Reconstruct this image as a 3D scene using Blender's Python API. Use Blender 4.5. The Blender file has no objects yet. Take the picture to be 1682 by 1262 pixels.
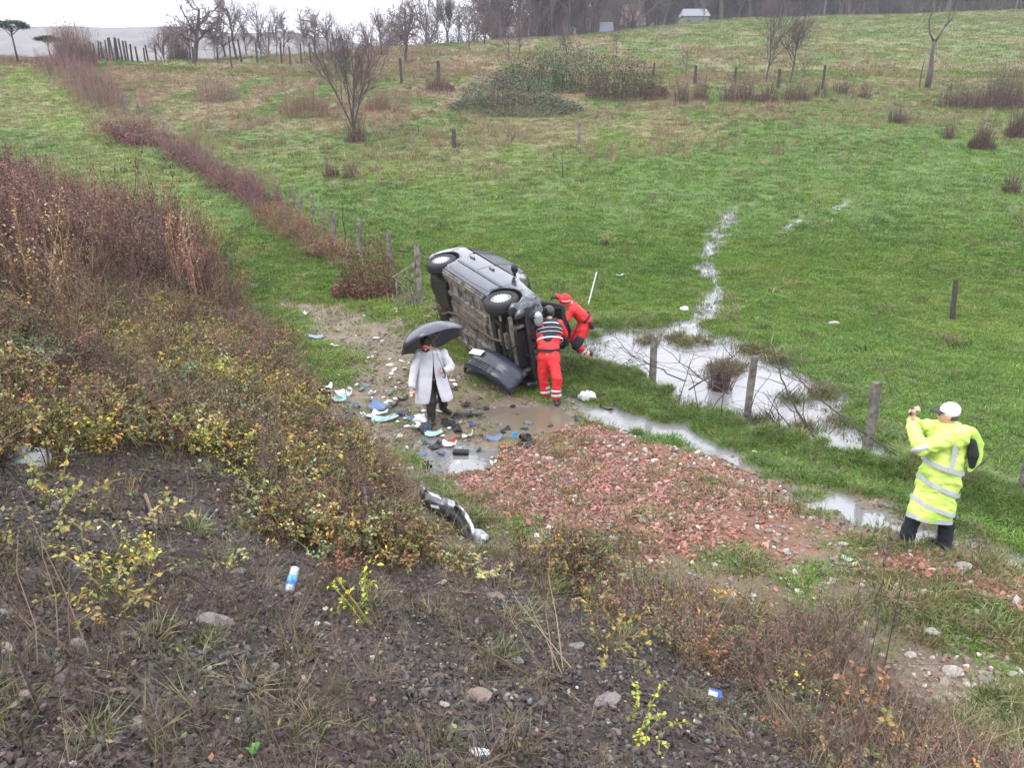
import bpy, bmesh, math, random
import numpy as np
from mathutils import Vector, Matrix, Euler

SC = bpy.context.scene
COL = SC.collection
random.seed(7)
RNG = np.random.default_rng(11)

# ------------------------------------------------------------------ camera
FPX = 1300.0; CX, CY = 841.0, 631.0
CAMZ = 5.0; PITCH = math.radians(19.5)
SP, CP = math.sin(PITCH), math.cos(PITCH)
cam_d = bpy.data.cameras.new('camera')
cam_d.sensor_fit = 'HORIZONTAL'; cam_d.sensor_width = 36.0
cam_d.lens = FPX / 1682.0 * 36.0
cam_d.clip_start = 0.05; cam_d.clip_end = 4000
cam = bpy.data.objects.new('camera', cam_d); COL.objects.link(cam)
cam.location = (0, 0, CAMZ); cam.rotation_euler = (math.pi / 2 - PITCH, 0, 0)
SC.camera = cam

# ------------------------------------------------------------------ overcast sky and soft sun
W = bpy.data.worlds.new('World'); SC.world = W; W.use_nodes = True
nt = W.node_tree; nt.nodes.clear()
sky = nt.nodes.new('ShaderNodeTexSky'); sky.sky_type = 'NISHITA'; sky.sun_disc = False
SUN_EL, SUN_ROT = math.radians(48), math.radians(235)
sky.sun_elevation = SUN_EL; sky.sun_rotation = SUN_ROT
sky.air_density = 1.0; sky.dust_density = 4.0; sky.ozone_density = 1.0
hs = nt.nodes.new('ShaderNodeHueSaturation'); hs.inputs['Saturation'].default_value = 0.25
mx = nt.nodes.new('ShaderNodeMix'); mx.data_type = 'RGBA'
mx.inputs[0].default_value = 0.88                      # cloud cover
mx.inputs[7].default_value = (16.2, 16.6, 18.3, 1)
bg = nt.nodes.new('ShaderNodeBackground'); bg.inputs['Strength'].default_value = 0.12
wo = nt.nodes.new('ShaderNodeOutputWorld')
nt.links.new(sky.outputs[0], hs.inputs['Color']); nt.links.new(hs.outputs[0], mx.inputs[6])
nt.links.new(mx.outputs[2], bg.inputs[0]); nt.links.new(bg.outputs[0], wo.inputs[0])
sun_d = bpy.data.lights.new('sun', 'SUN'); sun_d.energy = 1.3; sun_d.angle = math.radians(30)
sun_d.color = (1.0, 0.97, 0.93)
sun = bpy.data.objects.new('sun', sun_d); COL.objects.link(sun)
sdir = Vector((math.sin(SUN_ROT) * math.cos(SUN_EL), math.cos(SUN_ROT) * math.cos(SUN_EL), math.sin(SUN_EL)))
sun.rotation_euler = (-sdir).to_track_quat('-Z', 'Y').to_euler(); sun.location = (0, 0, 60)
vs = SC.view_settings
vs.view_transform = 'Standard'; vs.look = 'None'; vs.exposure = 0.55; vs.gamma = 1.0; vs.use_curve_mapping = False
SC.cycles.max_bounces = 5; SC.cycles.diffuse_bounces = 2; SC.cycles.glossy_bounces = 3
SC.cycles.transmission_bounces = 4; SC.cycles.transparent_max_bounces = 8; SC.cycles.volume_bounces = 1
SC.cycles.use_denoising = True
try: SC.cycles.denoiser = 'OPENIMAGEDENOISE'
except Exception: pass

# ------------------------------------------------------------------ noise
def vnoise(x, y, seed=0):
    xi = np.floor(x).astype(np.int64); yi = np.floor(y).astype(np.int64)
    fx = x - xi; fy = y - yi
    fx = fx * fx * (3 - 2 * fx); fy = fy * fy * (3 - 2 * fy)
    def h(a, b):
        n = (a * 374761393 + b * 668265263 + seed * 974634777) & 0x7fffffff
        n = ((n ^ (n >> 13)) * 1274126177) & 0x7fffffff
        n = n ^ (n >> 16)
        return (n & 0xffff) / 32767.5 - 1.0
    a = h(xi, yi); b = h(xi + 1, yi); c = h(xi, yi + 1); d = h(xi + 1, yi + 1)
    return (a * (1 - fx) + b * fx) * (1 - fy) + (c * (1 - fx) + d * fx) * fy
def fbm(x, y, seed=0, oct=4, gain=0.5):
    x = np.asarray(x, float); y = np.asarray(y, float)
    s = 0; a = 1.0; t = 0
    for k in range(oct):
        s = s + a * vnoise(x * 2 ** k + 17.3 * k, y * 2 ** k - 9.1 * k, seed + k); t += a; a *= gain
    return s / t
def sstep(a, b, v):
    t = np.clip((v - a) / (b - a), 0, 1); return t * t * (3 - 2 * t)

# ------------------------------------------------------------------ terrain shape
TOE = np.array([(40, -22), (14, -2.6), (4.1, 5.0), (-.3, 8.4), (-4.4, 15.0), (-8.2, 20.5), (-13.5, 24.5), (-22, 27.5), (-90, 34)], float)
def seg_dist(x, y, poly, closed=False):
    best = np.full(x.shape, 1e9)
    n = len(poly)
    for i in range(n if closed else n - 1):
        a = poly[i]; b = poly[(i + 1) % n]; d = b - a; L = max(d @ d, 1e-9)
        t = np.clip(((x - a[0]) * d[0] + (y - a[1]) * d[1]) / L, 0, 1)
        best = np.minimum(best, np.hypot(x - a[0] - t * d[0], y - a[1] - t * d[1]))
    return best
def inside(x, y, poly):
    r = np.zeros(x.shape, bool); n = len(poly)
    for i in range(n):
        x0, y0 = poly[i]; x1, y1 = poly[(i + 1) % n]
        if y0 == y1: continue
        c = ((y0 > y) != (y1 > y)) & (x < (x1 - x0) * (y - y0) / (y1 - y0) + x0)
        r ^= c
    return r
def sd(x, y, poly):
    poly = np.asarray(poly, float)
    d = seg_dist(x, y, poly, True)
    return np.where(inside(x, y, poly), d, -d)
TOE_AREA = np.vstack([TOE, [(-140, 34), (-140, -60), (40, -60)]])
def toe_s(x, y):
    x = np.asarray(x, float); y = np.asarray(y, float)
    d = seg_dist(x, y, TOE)
    return np.where(inside(x, y, TOE_AREA), d, -d)
def hill(x, y):
    u = y - 17.0
    up = lambda v: (np.sqrt(v * v + 16) + v) / 2
    z = 0.155 * up(u) - 0.0
    yc = np.clip(95 + x * 1.0, 66, 128)
    over = up(y - yc)
    fall = 0.155 + np.clip((30 - x) * 0.006, 0.0, 0.28)
    z = z - fall * over
    z = np.maximum(z, np.minimum(-22 + 0 * x, z + 100) * np.clip(-x / 60 + .3, 0, 1) + (1 - np.clip(-x / 60 + .3, 0, 1)) * z)
    z = z + 0.02 * np.maximum(0, x - 18) * sstep(20, 60, y)
    z = z + 0.5 * fbm(x * .05, y * .05, 3, 2) * sstep(22, 50, y)
    z = z + (.9 * sstep(-14, -38, x) + .75 * sstep(6, -16, x)) * sstep(34, 62, y)
    return z
def base(x, y):
    x = np.asarray(x, float); y = np.asarray(y, float)
    z = hill(x, y)
    s = toe_s(x, y)
    k = (np.sqrt(s * s + .12) + s) / 2                  # soft max(0, s)
    e = .47 * k
    cap = 3.35 - .95 * sstep(9, 21, y)
    z = np.where(z > cap, z, np.minimum(z + e, np.maximum(z, cap)))
    z = z + .2 * np.exp(-((x - 4.2) ** 2 + (y - 7.3) ** 2) / (2 * 1.5 ** 2))
    z = z + .22 * np.exp(-((x + 2.0) ** 2 + (y - 16.8) ** 2) / (2 * 1.3 ** 2))
    return z
def cam_ray(px, py):
    vx = (px - CX) / FPX; vy = (CY - py) / FPX
    return np.array([vx, CP + vy * SP, -SP + vy * CP])
_T = np.concatenate([np.arange(1, 40, .05), np.geomspace(40, 900, 900)])
def at(px, py):
    """the spot of ground whose picture falls at a given place: world x, y"""
    r = cam_ray(px, py)
    z = CAMZ + _T * r[2]; g = base(_T * r[0], _T * r[1])
    hit = np.nonzero(z < g)[0]
    if len(hit) == 0: k = int(np.argmin(z - g)); t = _T[k]
    else:
        k = hit[0]
        if k == 0: t = _T[0]
        else:
            a0 = z[k - 1] - g[k - 1]; a1 = z[k] - g[k]
            t = _T[k - 1] + (_T[k] - _T[k - 1]) * a0 / (a0 - a1)
    return float(t * r[0]), float(t * r[1])
def poly(*pts): return np.array([at(*p) for p in pts])
def height_to(P, py_top):
    """height of an upright thing at P whose top appears at row py_top"""
    x, y, z = P; vy = (CY - py_top) / FPX
    dz = z - CAMZ
    d = y * CP - dz * SP; Y = y * SP + dz * CP
    return (vy * d - Y) / (CP + vy * SP)
def depth(P): return P[1] * CP - (P[2] - CAMZ) * SP

# ------------------------------------------------------------------ ground regions
R_POOL = poly((957, 553), (1000, 541), (1080, 540), (1110, 532), (1150, 528), (1190, 552), (1250, 566), (1300, 600), (1375, 640), (1400, 690), (1445, 718), (1495, 752), (1440, 765), (1380, 757), (1290, 722), (1190, 690), (1110, 652), (1010, 612), (965, 600))
R_STREAM = poly((1085, 545), (1122, 518), (1150, 490), (1158, 462), (1138, 440), (1148, 405), (1180, 365), (1202, 340), (1212, 345), (1200, 375), (1182, 400), (1178, 430), (1196, 460), (1185, 485), (1165, 525), (1150, 548))
R_STREAM2 = poly((1248, 388), (1275, 375), (1300, 362), (1320, 352), (1322, 362), (1300, 374), (1262, 396))
R_STREAM3 = poly((1355, 345), (1380, 330), (1400, 322), (1402, 330), (1370, 350))
R_DITCH = poly((925, 640), (960, 648), (1020, 668), (1090, 688), (1150, 700), (1215, 730), (1270, 770), (1240, 785), (1170, 752), (1090, 722), (1000, 700), (930, 684))
R_PUD = poly((1312, 818), (1345, 800), (1395, 806), (1450, 838), (1500, 862), (1560, 880), (1682, 900), (1682, 935), (1560, 905), (1480, 880), (1405, 866), (1345, 842))
R_PUD2 = poly((790, 668), (850, 662), (925, 655), (950, 690), (900, 706), (850, 722), (815, 706))
R_PUD3 = poly((655, 748), (662, 720), (690, 708), (735, 715), (790, 720), (830, 745), (800, 770), (740, 780), (690, 782))
R_PUD4 = poly((535, 690), (548, 672), (580, 684), (575, 705), (550, 712))
R_MUD = poly((470, 500), (560, 500), (700, 545), (760, 600), (860, 640), (960, 650), (985, 680), (900, 712), (850, 760), (760, 800), (690, 800), (640, 750), (560, 715), (520, 640), (600, 590), (500, 545))
R_MUD2 = poly((1150, 735), (1240, 765), (1330, 800), (1420, 820), (1500, 848), (1600, 872), (1682, 895), (1682, 945), (1560, 915), (1420, 888), (1310, 845), (1180, 775))
R_RED = poly((730, 790), (830, 742), (880, 716), (960, 702), (1050, 715), (1130, 745), (1200, 775), (1290, 830), (1350, 880), (1330, 915), (1240, 928), (1130, 915), (1030, 890), (940, 880), (860, 872), (800, 850))
R_RED2 = poly((1330, 872), (1450, 905), (1560, 930), (1682, 945), (1682, 1010), (1600, 1000), (1450, 955), (1340, 925))
R_TRACK = poly((0, 106), (88, 106), (180, 200), (255, 262), (330, 325), (420, 395), (520, 465), (640, 545), (600, 590), (520, 600), (470, 500), (400, 425), (310, 350), (250, 290), (150, 240), (0, 190))
R_SOIL = poly((-200, 800), (60, 740), (250, 740), (330, 765), (430, 770), (440, 870), (560, 930), (760, 920), (860, 930), (960, 960), (1060, 1010), (1160, 1070), (1260, 1140), (1380, 1260), (1500, 1500), (700, 3000), (-600, 1600))
R_SIDE = poly((740, 930), (700, 800), (850, 735), (960, 700), (1100, 722), (1210, 765), (1310, 822), (1400, 862), (1560, 888), (1682, 920), (1900, 980), (1900, 1500), (1600, 1262), (1400, 1100), (1100, 990))
R_CLEAR = poly((420, 470), (480, 590), (505, 650), (530, 700), (580, 735), (640, 800), (670, 880), (740, 940), (830, 950), (920, 900), (820, 690), (600, 430))
R_PATH = poly((1300, 895), (1380, 905), (1480, 935), (1600, 985), (1682, 1040), (1682, 1130), (1600, 1060), (1500, 1020), (1400, 965), (1300, 930))
R_STONY = poly((1480, 1120), (1560, 1080), (1682, 1060), (1682, 1240), (1600, 1200))
FENCE_A = np.array([(1.2, 14.9), (2.62, 13.9), (5.3, 10.8), (6.74, 9.4), (10, 6.2)])

def regions(x, y):
    x = np.asarray(x, float); y = np.asarray(y, float)
    n1 = fbm(x * 1.3, y * 1.3, 21, 4); n2 = fbm(x * 4.5, y * 4.5, 31, 3); n3 = fbm(x * .25, y * .25, 41, 3)
    R = {}
    R['n1'], R['n2'], R['n3'] = n1, n2, n3
    wj = .22 * n1 + .14 * n2
    water = np.maximum.reduce([sd(x, y, R_POOL) + wj * 1.9 + .2 * fbm(x * 2.6, y * 2.6, 36, 3), sd(x, y, R_STREAM) + wj * 1.1 + .34 * fbm(x * 3.4, y * 2.6, 37, 3) - .05 + .05 * sstep(21, 15, y), sd(x, y, R_STREAM2) + wj * 1.2 - .14,
                               sd(x, y, R_STREAM3) + wj * 1.2 - .16, sd(x, y, R_DITCH) + wj - .12 + .22 * fbm(x * 2.4, y * 3.2, 38, 3), sd(x, y, R_PUD) + wj * 1.2 - .10 + .34 * fbm(x * 3.2, y * 4.2, 39, 3),
                               sd(x, y, R_PUD2) + wj * 1.2, sd(x, y, R_PUD3) + wj * 1.2 - .05 + .25 * fbm(x * 3.2, y * 4.2, 40, 3), sd(x, y, R_PUD4) + wj * .8])
    R['water'] = water
    R['mud'] = sstep(-.35, .35, np.maximum.reduce([sd(x, y, R_MUD), sd(x, y, R_PATH), sd(x, y, R_MUD2)]) + .5 * n1 + .35 * n2)
    R['red'] = sstep(-.35, .45, np.maximum(sd(x, y, R_RED), sd(x, y, R_RED2)) + .55 * n1 + .3 * n2)
    R['track'] = sstep(-.6, .6, sd(x, y, R_TRACK) + .8 * n1)
    R['stony'] = sstep(-.3, .3, sd(x, y, R_STONY) + .5 * n1)
    R['soil'] = sstep(-.25, .25, sd(x, y, R_SOIL) + .35 * n1 + .2 * n2)
    s = toe_s(x, y)
    R['s'] = s
    R['clear'] = sd(x, y, R_CLEAR) + .12 * n1
    R['emb'] = sstep(-.5, .3, s + .3 * n1)
    R['gravelside'] = sstep(-.3, .3, sd(x, y, R_SIDE) + .35 * n1 + .2 * n2)
    return R
def height(x, y, R=None):
    x = np.asarray(x, float); y = np.asarray(y, float)
    if R is None: R = regions(x, y)
    z = base(x, y)
    d = sstep(60, 20, y)
    z = z + .035 * fbm(x * .9, y * .9, 51, 3) + d * .018 * fbm(x * 3.1, y * 3.1, 52, 2)
    z = z + R['soil'] * (.10 * fbm(x * 1.1, y * 1.1, 61, 3) + .05 * fbm(x * 5, y * 5, 62, 3) + .035 * np.abs(fbm(x * 11, y * 11, 63, 2)))
    z = z + R['emb'] * (1 - R['soil']) * .12 * fbm(x * 1.0, y * 1.0, 71, 3)
    bund = np.exp(-(seg_dist(x + .22, y + .30, FENCE_A) / .38) ** 2)
    z = z + .20 * bund * (1 + .5 * R['n1'])
    z = z + R['red'] * (.05 + .03 * R['n2'])
    z = z + R['mud'] * (.0 + .06 * fbm(x * 2.2, y * 4, 81, 4))
    w = sstep(-.12, .12, R['water'])
    zb = base(x, y) - .085 - .03 * R['n2']
    z = z * (1 - w) + zb * w
    return z
def ground(px, py):
    x, y = at(px, py)
    return x, y, float(height(np.array([x]), np.array([y]))[0])
def gz(x, y): return float(height(np.array([float(x)]), np.array([float(y)]))[0])

# ------------------------------------------------------------------ materials
MATS = {}
def mat(name, color=(.5, .5, .5), rough=.7, metal=0.0, noise=0.0, nscale=20.0, bump=0.0, bscale=60.0, color2=None, spec=.5, coat=0.0, trans=0.0, ior=1.45, twosided=False):
    if name in MATS: return MATS[name]
    m = bpy.data.materials.new(name); m.use_nodes = True
    t = m.node_tree; b = t.nodes['Principled BSDF']
    b.inputs['Base Color'].default_value = (*color, 1); b.inputs['Roughness'].default_value = rough
    b.inputs['Metallic'].default_value = metal; b.inputs['IOR'].default_value = ior
    b.inputs['Specular IOR Level'].default_value = spec
    b.inputs['Coat Weight'].default_value = coat; b.inputs['Coat Roughness'].default_value = .08
    b.inputs['Transmission Weight'].default_value = trans
    tc = t.nodes.new('ShaderNodeTexCoord')
    if noise or color2:
        n = t.nodes.new('ShaderNodeTexNoise'); n.inputs['Scale'].default_value = nscale; n.inputs['Detail'].default_value = 5
        t.links.new(tc.outputs['Object'], n.inputs['Vector'])
        r = t.nodes.new('ShaderNodeValToRGB'); r.color_ramp.elements[0].position = .32; r.color_ramp.elements[1].position = .68
        c2 = color2 or color
        r.color_ramp.elements[0].color = (*[max(0, c * (1 - noise)) for c in color], 1)
        r.color_ramp.elements[1].color = (*[min(1, c * (1 + noise * .7)) for c in c2], 1)
        t.links.new(n.outputs['Fac'], r.inputs['Fac']); t.links.new(r.outputs['Color'], b.inputs['Base Color'])
    if bump:
        n2 = t.nodes.new('ShaderNodeTexNoise'); n2.inputs['Scale'].default_value = bscale; n2.inputs['Detail'].default_value = 4
        t.links.new(tc.outputs['Object'], n2.inputs['Vector'])
        bp = t.nodes.new('ShaderNodeBump'); bp.inputs['Strength'].default_value = bump; bp.inputs['Distance'].default_value = .02
        t.links.new(n2.outputs['Fac'], bp.inputs['Height']); t.links.new(bp.outputs['Normal'], b.inputs['Normal'])
    MATS[name] = m
    return m
def inst_mat(name, rough=.6, var=.35, spec=.35):
    """plant and stone colour: each scattered piece carries its own colour, varied again along the piece"""
    m = bpy.data.materials.new(name); m.use_nodes = True
    t = m.node_tree; b = t.nodes['Principled BSDF']
    b.inputs['Roughness'].default_value = rough; b.inputs['Specular IOR Level'].default_value = spec
    a = t.nodes.new('ShaderNodeAttribute'); a.attribute_type = 'INSTANCER'; a.attribute_name = 'col'
    g = t.nodes.new('ShaderNodeAttribute'); g.attribute_name = 'tone'; g.attribute_type = 'GEOMETRY'
    mul = t.nodes.new('ShaderNodeVectorMath'); mul.operation = 'MULTIPLY'
    t.links.new(a.outputs['Vector'], mul.inputs[0]); t.links.new(g.outputs['Vector'], mul.inputs[1])
    t.links.new(mul.outputs[0], b.inputs['Base Color'])
    MATS[name] = m
    return m

# ------------------------------------------------------------------ mesh tools
def mesh_from(name, V, F, tone=None, smooth=False, mats=None, mi=None):
    me = bpy.data.meshes.new(name)
    V = np.asarray(V, np.float32)
    if isinstance(F, np.ndarray) and F.ndim == 2:
        k = F.shape[1]; nf = len(F)
        me.vertices.add(len(V)); me.vertices.foreach_set('co', V.ravel())
        me.loops.add(nf * k); me.loops.foreach_set('vertex_index', F.astype(np.int32).ravel())
        me.polygons.add(nf); me.polygons.foreach_set('loop_start', np.arange(0, nf * k, k, dtype=np.int32))
        me.update(calc_edges=True)
    else:
        me.from_pydata([tuple(map(float, v)) for v in V], [], [tuple(f) for f in F]); me.update()
    if tone is not None:
        at_ = me.attributes.new('tone', 'FLOAT_VECTOR', 'POINT'); at_.data.foreach_set('vector', np.asarray(tone, np.float32).ravel())
    for m in (mats or []): me.materials.append(m)
    if mi is not None: me.polygons.foreach_set('material_index', np.asarray(mi, np.int32))
    if smooth: me.polygons.foreach_set('use_smooth', np.ones(len(me.polygons), bool))
    return me
class MB:
    def __init__(s): s.V = []; s.F = []; s.T = []; s.n = 0
    def add(s, V, F, tone=None):
        V = [tuple(map(float, v)) for v in V]
        s.V += V; s.F += [tuple(int(i) + s.n for i in f) for f in F]; s.n += len(V)
        if tone is None: tone = (1, 1, 1)
        s.T += ([tone] * len(V) if np.ndim(tone) == 1 else [tuple(map(float, t)) for t in tone])
    def box(s, c, size, rot=None):
        hx, hy, hz = [v / 2 for v in size]
        V = [Vector((a * hx, b * hy, d * hz)) for a in (-1, 1) for b in (-1, 1) for d in (-1, 1)]
        if rot is not None: V = [rot @ v for v in V]
        V = [v + Vector(c) for v in V]
        s.add(V, [(0, 1, 3, 2), (4, 6, 7, 5), (0, 4, 5, 1), (2, 3, 7, 6), (0, 2, 6, 4), (1, 5, 7, 3)])
    def tube(s, pts, radii, sides=6, tone=None, caps=True, squash=1.0):
        P = np.array(pts, float); n = len(P)
        radii = np.broadcast_to(np.asarray(radii, float), (n,)) if np.ndim(radii) < 1 or len(np.atleast_1d(radii)) != n else np.asarray(radii, float)
        T = np.gradient(P, axis=0); T /= np.linalg.norm(T, axis=1, keepdims=True) + 1e-9
        up = np.array([0, 0, 1.0]) if abs(T[0, 2]) < .9 else np.array([1.0, 0, 0])
        V = []
        u = np.cross(T[0], up); u /= np.linalg.norm(u)
        for i in range(n):
            u = u - T[i] * (u @ T[i]); u /= np.linalg.norm(u) + 1e-9
            w = np.cross(T[i], u)
            for k in range(sides):
                a = 2 * math.pi * k / sides
                V.append(P[i] + radii[i] * (math.cos(a) * u + squash * math.sin(a) * w))
        F = [(i * sides + k, i * sides + (k + 1) % sides, (i + 1) * sides + (k + 1) % sides, (i + 1) * sides + k) for i in range(n - 1) for k in range(sides)]
        if caps and sides > 2:
            F.append(tuple(range(sides - 1, -1, -1))); F.append(tuple((n - 1) * sides + k for k in range(sides)))
        s.add(V, F, tone)
    def cyl(s, a, b, r, sides=16, r2=None):
        s.tube([a, b], [r, r if r2 is None else r2], sides)
    def ell(s, c, r, seg=12, rings=8, rot=None):
        V = [(0, 0, r[2])]; F = []
        for i in range(1, rings):
            th = math.pi * i / rings
            for k in range(seg):
                ph = 2 * math.pi * k / seg
                V.append((r[0] * math.sin(th) * math.cos(ph), r[1] * math.sin(th) * math.sin(ph), r[2] * math.cos(th)))
        V.append((0, 0, -r[2])); last = len(V) - 1
        for k in range(seg): F.append((0, 1 + k, 1 + (k + 1) % seg))
        for i in range(rings - 2):
            for k in range(seg):
                a = 1 + i * seg; F.append((a + k, a + seg + k, a + seg + (k + 1) % seg, a + (k + 1) % seg))
        a = 1 + (rings - 2) * seg
        for k in range(seg): F.append((last, a + (k + 1) % seg, a + k))
        V = [Vector(v) for v in V]
        if rot is not None: V = [rot @ v for v in V]
        s.add([v + Vector(c) for v in V], F)
    def rings(s, R, closed=True, cap0=True, cap1=True):
        """loft through equal-length rings of points"""
        k = len(R[0]); V = [p for r in R for p in r]; F = []
        m = k if closed else k - 1
        for i in range(len(R) - 1):
            for j in range(m):
                F.append((i * k + j, i * k + (j + 1) % k, (i + 1) * k + (j + 1) % k, (i + 1) * k + j))
        if closed and cap0: F.append(tuple(range(k - 1, -1, -1)))
        if closed and cap1: F.append(tuple((len(R) - 1) * k + j for j in range(k)))
        s.add(V, F)
    def mesh(s, name, m=None, smooth=False, tone=False):
        return mesh_from(name, s.V, s.F, s.T if tone else None, smooth, [m] if m else None)
    def obj(s, name, m, parent=None, smooth=False, tone=False):
        return link(name, s.mesh(name, m, smooth, tone), parent)
def link(name, me, parent=None):
    o = bpy.data.objects.new(name, me); COL.objects.link(o)
    if parent: o.parent = parent
    return o
def tag(o, label=None, cat=None, group=None, kind=None):
    if label: o['label'] = label
    if cat: o['category'] = cat
    if group: o['group'] = group
    if kind: o['kind'] = kind
    return o
def empty(name, loc, label, cat, group=None, rz=0.0, s=1.0):
    o = bpy.data.objects.new(name, None); COL.objects.link(o); o.location = loc; o.rotation_euler = (0, 0, rz); o.scale = (s, s, s)
    o.empty_display_size = .1
    return tag(o, label, cat, group)
def copy_tree(o, parent=None):
    c = o.copy(); COL.objects.link(c); c.parent = parent
    for ch in [k for k in COL.objects if k.parent == o]: copy_tree(ch, c)
    return c

# ------------------------------------------------------------------ scattering for what nobody could count
def scatter(name, P, rotz, scl, col, sources, label, cat, tilt=.12, kind='stuff', align=None):
    n = len(P)
    me = bpy.data.meshes.new(name); me.vertices.add(n); me.vertices.foreach_set('co', np.asarray(P, np.float32).ravel())
    rot = np.zeros((n, 3), np.float32)
    if isinstance(tilt, tuple) and tilt[0] == 'any': rot[:] = RNG.uniform(-math.pi, math.pi, (n, 3))
    else: rot[:, 0] = RNG.normal(0, tilt, n); rot[:, 1] = RNG.normal(0, tilt, n)
    if rotz is not None: rot[:, 2] = rotz
    a = me.attributes.new('rot', 'FLOAT_VECTOR', 'POINT'); a.data.foreach_set('vector', rot.ravel())
    a = me.attributes.new('scl', 'FLOAT_VECTOR', 'POINT')
    scl = np.asarray(scl, np.float32)
    if scl.ndim == 1: scl = np.repeat(scl[:, None], 3, 1)
    a.data.foreach_set('vector', scl.ravel())
    a = me.attributes.new('col', 'FLOAT_VECTOR', 'POINT'); a.data.foreach_set('vector', np.asarray(col, np.float32).ravel())
    a = me.attributes.new('pick', 'INT', 'POINT'); a.data.foreach_set('value', RNG.integers(0, len(sources), n).astype(np.int32))
    o = link(name, me); tag(o, label, cat, None, kind)
    g = bpy.data.node_groups.new('scatter_' + name, 'GeometryNodeTree')
    g.interface.new_socket('Geometry', in_out='INPUT', socket_type='NodeSocketGeometry')
    g.interface.new_socket('Geometry', in_out='OUTPUT', socket_type='NodeSocketGeometry')
    N = g.nodes; L = g.links
    gi = N.new('NodeGroupInput'); go = N.new('NodeGroupOutput'); iop = N.new('GeometryNodeInstanceOnPoints')
    j = N.new('GeometryNodeJoinGeometry')
    for so in sources:
        oi = N.new('GeometryNodeObjectInfo'); oi.inputs['Object'].default_value = so; oi.inputs['As Instance'].default_value = True
        L.new(oi.outputs['Geometry'], j.inputs[0])
    def named(nm, ty):
        q = N.new('GeometryNodeInputNamedAttribute'); q.data_type = ty; q.inputs['Name'].default_value = nm; return q.outputs['Attribute']
    L.new(gi.outputs[0], iop.inputs['Points']); L.new(j.outputs[0], iop.inputs['Instance'])
    iop.inputs['Pick Instance'].default_value = True
    L.new(named('pick', 'INT'), iop.inputs['Instance Index'])
    e = N.new('FunctionNodeEulerToRotation'); L.new(named('rot', 'FLOAT_VECTOR'), e.inputs[0]); L.new(e.outputs[0], iop.inputs['Rotation'])
    L.new(named('scl', 'FLOAT_VECTOR'), iop.inputs['Scale'])
    L.new(iop.outputs[0], go.inputs[0])
    md = o.modifiers.new('scatter', 'NODES'); md.node_group = g
    return o
def source(name, me):                 # a piece that is only scattered, never placed itself
    return bpy.data.objects.new(name, me)
def sample(n, xr, yr, weight, near=0.0):
    """n random spots in a rectangle, kept with probability weight(x, y); near > 0 favours small y"""
    out = []; tot = 0
    while tot < n:
        m = max(n, 20000)
        x = RNG.uniform(*xr, m); y = RNG.uniform(*yr, m)
        if near: y = yr[0] + (yr[1] - yr[0]) * RNG.uniform(0, 1, m) ** near
        k = RNG.uniform(0, 1, m) < weight(x, y)
        vx = np.abs(x) < .70 * (y + 2.2) + 1.5         # nothing to grow far outside what the place shows
        k &= vx
        out.append(np.stack([x[k], y[k]], 1)); tot += k.sum()
        if len(out) > 60: break
    P = np.concatenate(out)[:n]
    return P[:, 0], P[:, 1]
def mixc(a, b, t): 
    t = np.clip(np.asarray(t, float), 0, 1)[:, None]
    return np.asarray(a, float)[None] * (1 - t) + np.asarray(b, float)[None] * t if np.ndim(a) == 1 else a * (1 - t) + np.asarray(b, float) * t
def jitter(c, amt=.2):
    n = len(c)
    return c * (1 + RNG.normal(0, amt, (n, 1))).clip(.35, 2) * (1 + RNG.normal(0, amt * .3, (n, 3))).clip(.6, 1.5)
# ================================================================== the ground sheet
def axis(dense_lo, dense_hi, step, lo, hi, grow=1.09):
    a = list(np.arange(dense_lo, dense_hi, step)); s = step; v = a[-1]
    while v < hi: s *= grow; v += s; a.append(v)
    s = step; v = a[0]; pre = []
    while v > lo: s *= grow; v -= s; pre.append(v)
    return np.array(pre[::-1] + a)
gx = axis(-9.5, 9.0, .075, -700, 700, 1.055); gy = axis(2.0, 20, .07, -80, 900, 1.035)
GX, GY = np.meshgrid(gx, gy)
Xf, Yf = GX.ravel(), GY.ravel()
RG = regions(Xf, Yf)
Zf = height(Xf, Yf, RG)
def C(*c): return np.array(c, float)
def blend(c, col, m): return c * (1 - m[:, None]) + col * m[:, None]
n1, n2, n3 = RG['n1'], RG['n2'], RG['n3']
nb = fbm(Xf * .12, Yf * .12, 91, 4); nc = fbm(Xf * .6, Yf * .3, 92, 4)
col = np.repeat(C(.085, .135, .035)[None], len(Xf), 0)
col = blend(col, C(.055, .105, .022), sstep(-.1, .6, n1) * .7)
col = blend(col, C(.15, .17, .06), sstep(.0, .6, nb + .3 * n1) * .5)
dry = sstep(32, 50, Yf + 7 * nb - .16 * np.maximum(Xf, 0)) * (1 - .45 * sstep(0, 30, Xf))
col = blend(col, C(.19, .155, .085), dry * sstep(-.45, .25, nc + .35 * n1))
col = blend(col, C(.15, .09, .06), dry * sstep(.15, .55, nc) * .6)
tr = RG['track']
col = blend(col, C(.13, .18, .04), tr); col = blend(col, C(.17, .13, .075), tr * sstep(.15, .6, n1) * .6)
gs = RG['gravelside']
col = blend(col, C(.135, .105, .065), gs); col = blend(col, C(.10, .12, .045), gs * sstep(.0, .35, -n1 + .3 * n2) * .85); col = blend(col, C(.19, .13, .10), gs * sstep(.1, .5, n2) * .6)
col = blend(col, C(.085, .06, .038), RG['emb'])
col = blend(col, C(.17, .13, .10), RG['stony'])
col = blend(col, C(.17, .125, .085), RG['mud'] * .95); col = blend(col, C(.09, .065, .045), RG['mud'] * sstep(.1, .5, n2) * .7)
col = blend(col, C(.07, .10, .035), RG['mud'] * sstep(.1, .45, -n1) * .6)
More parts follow.
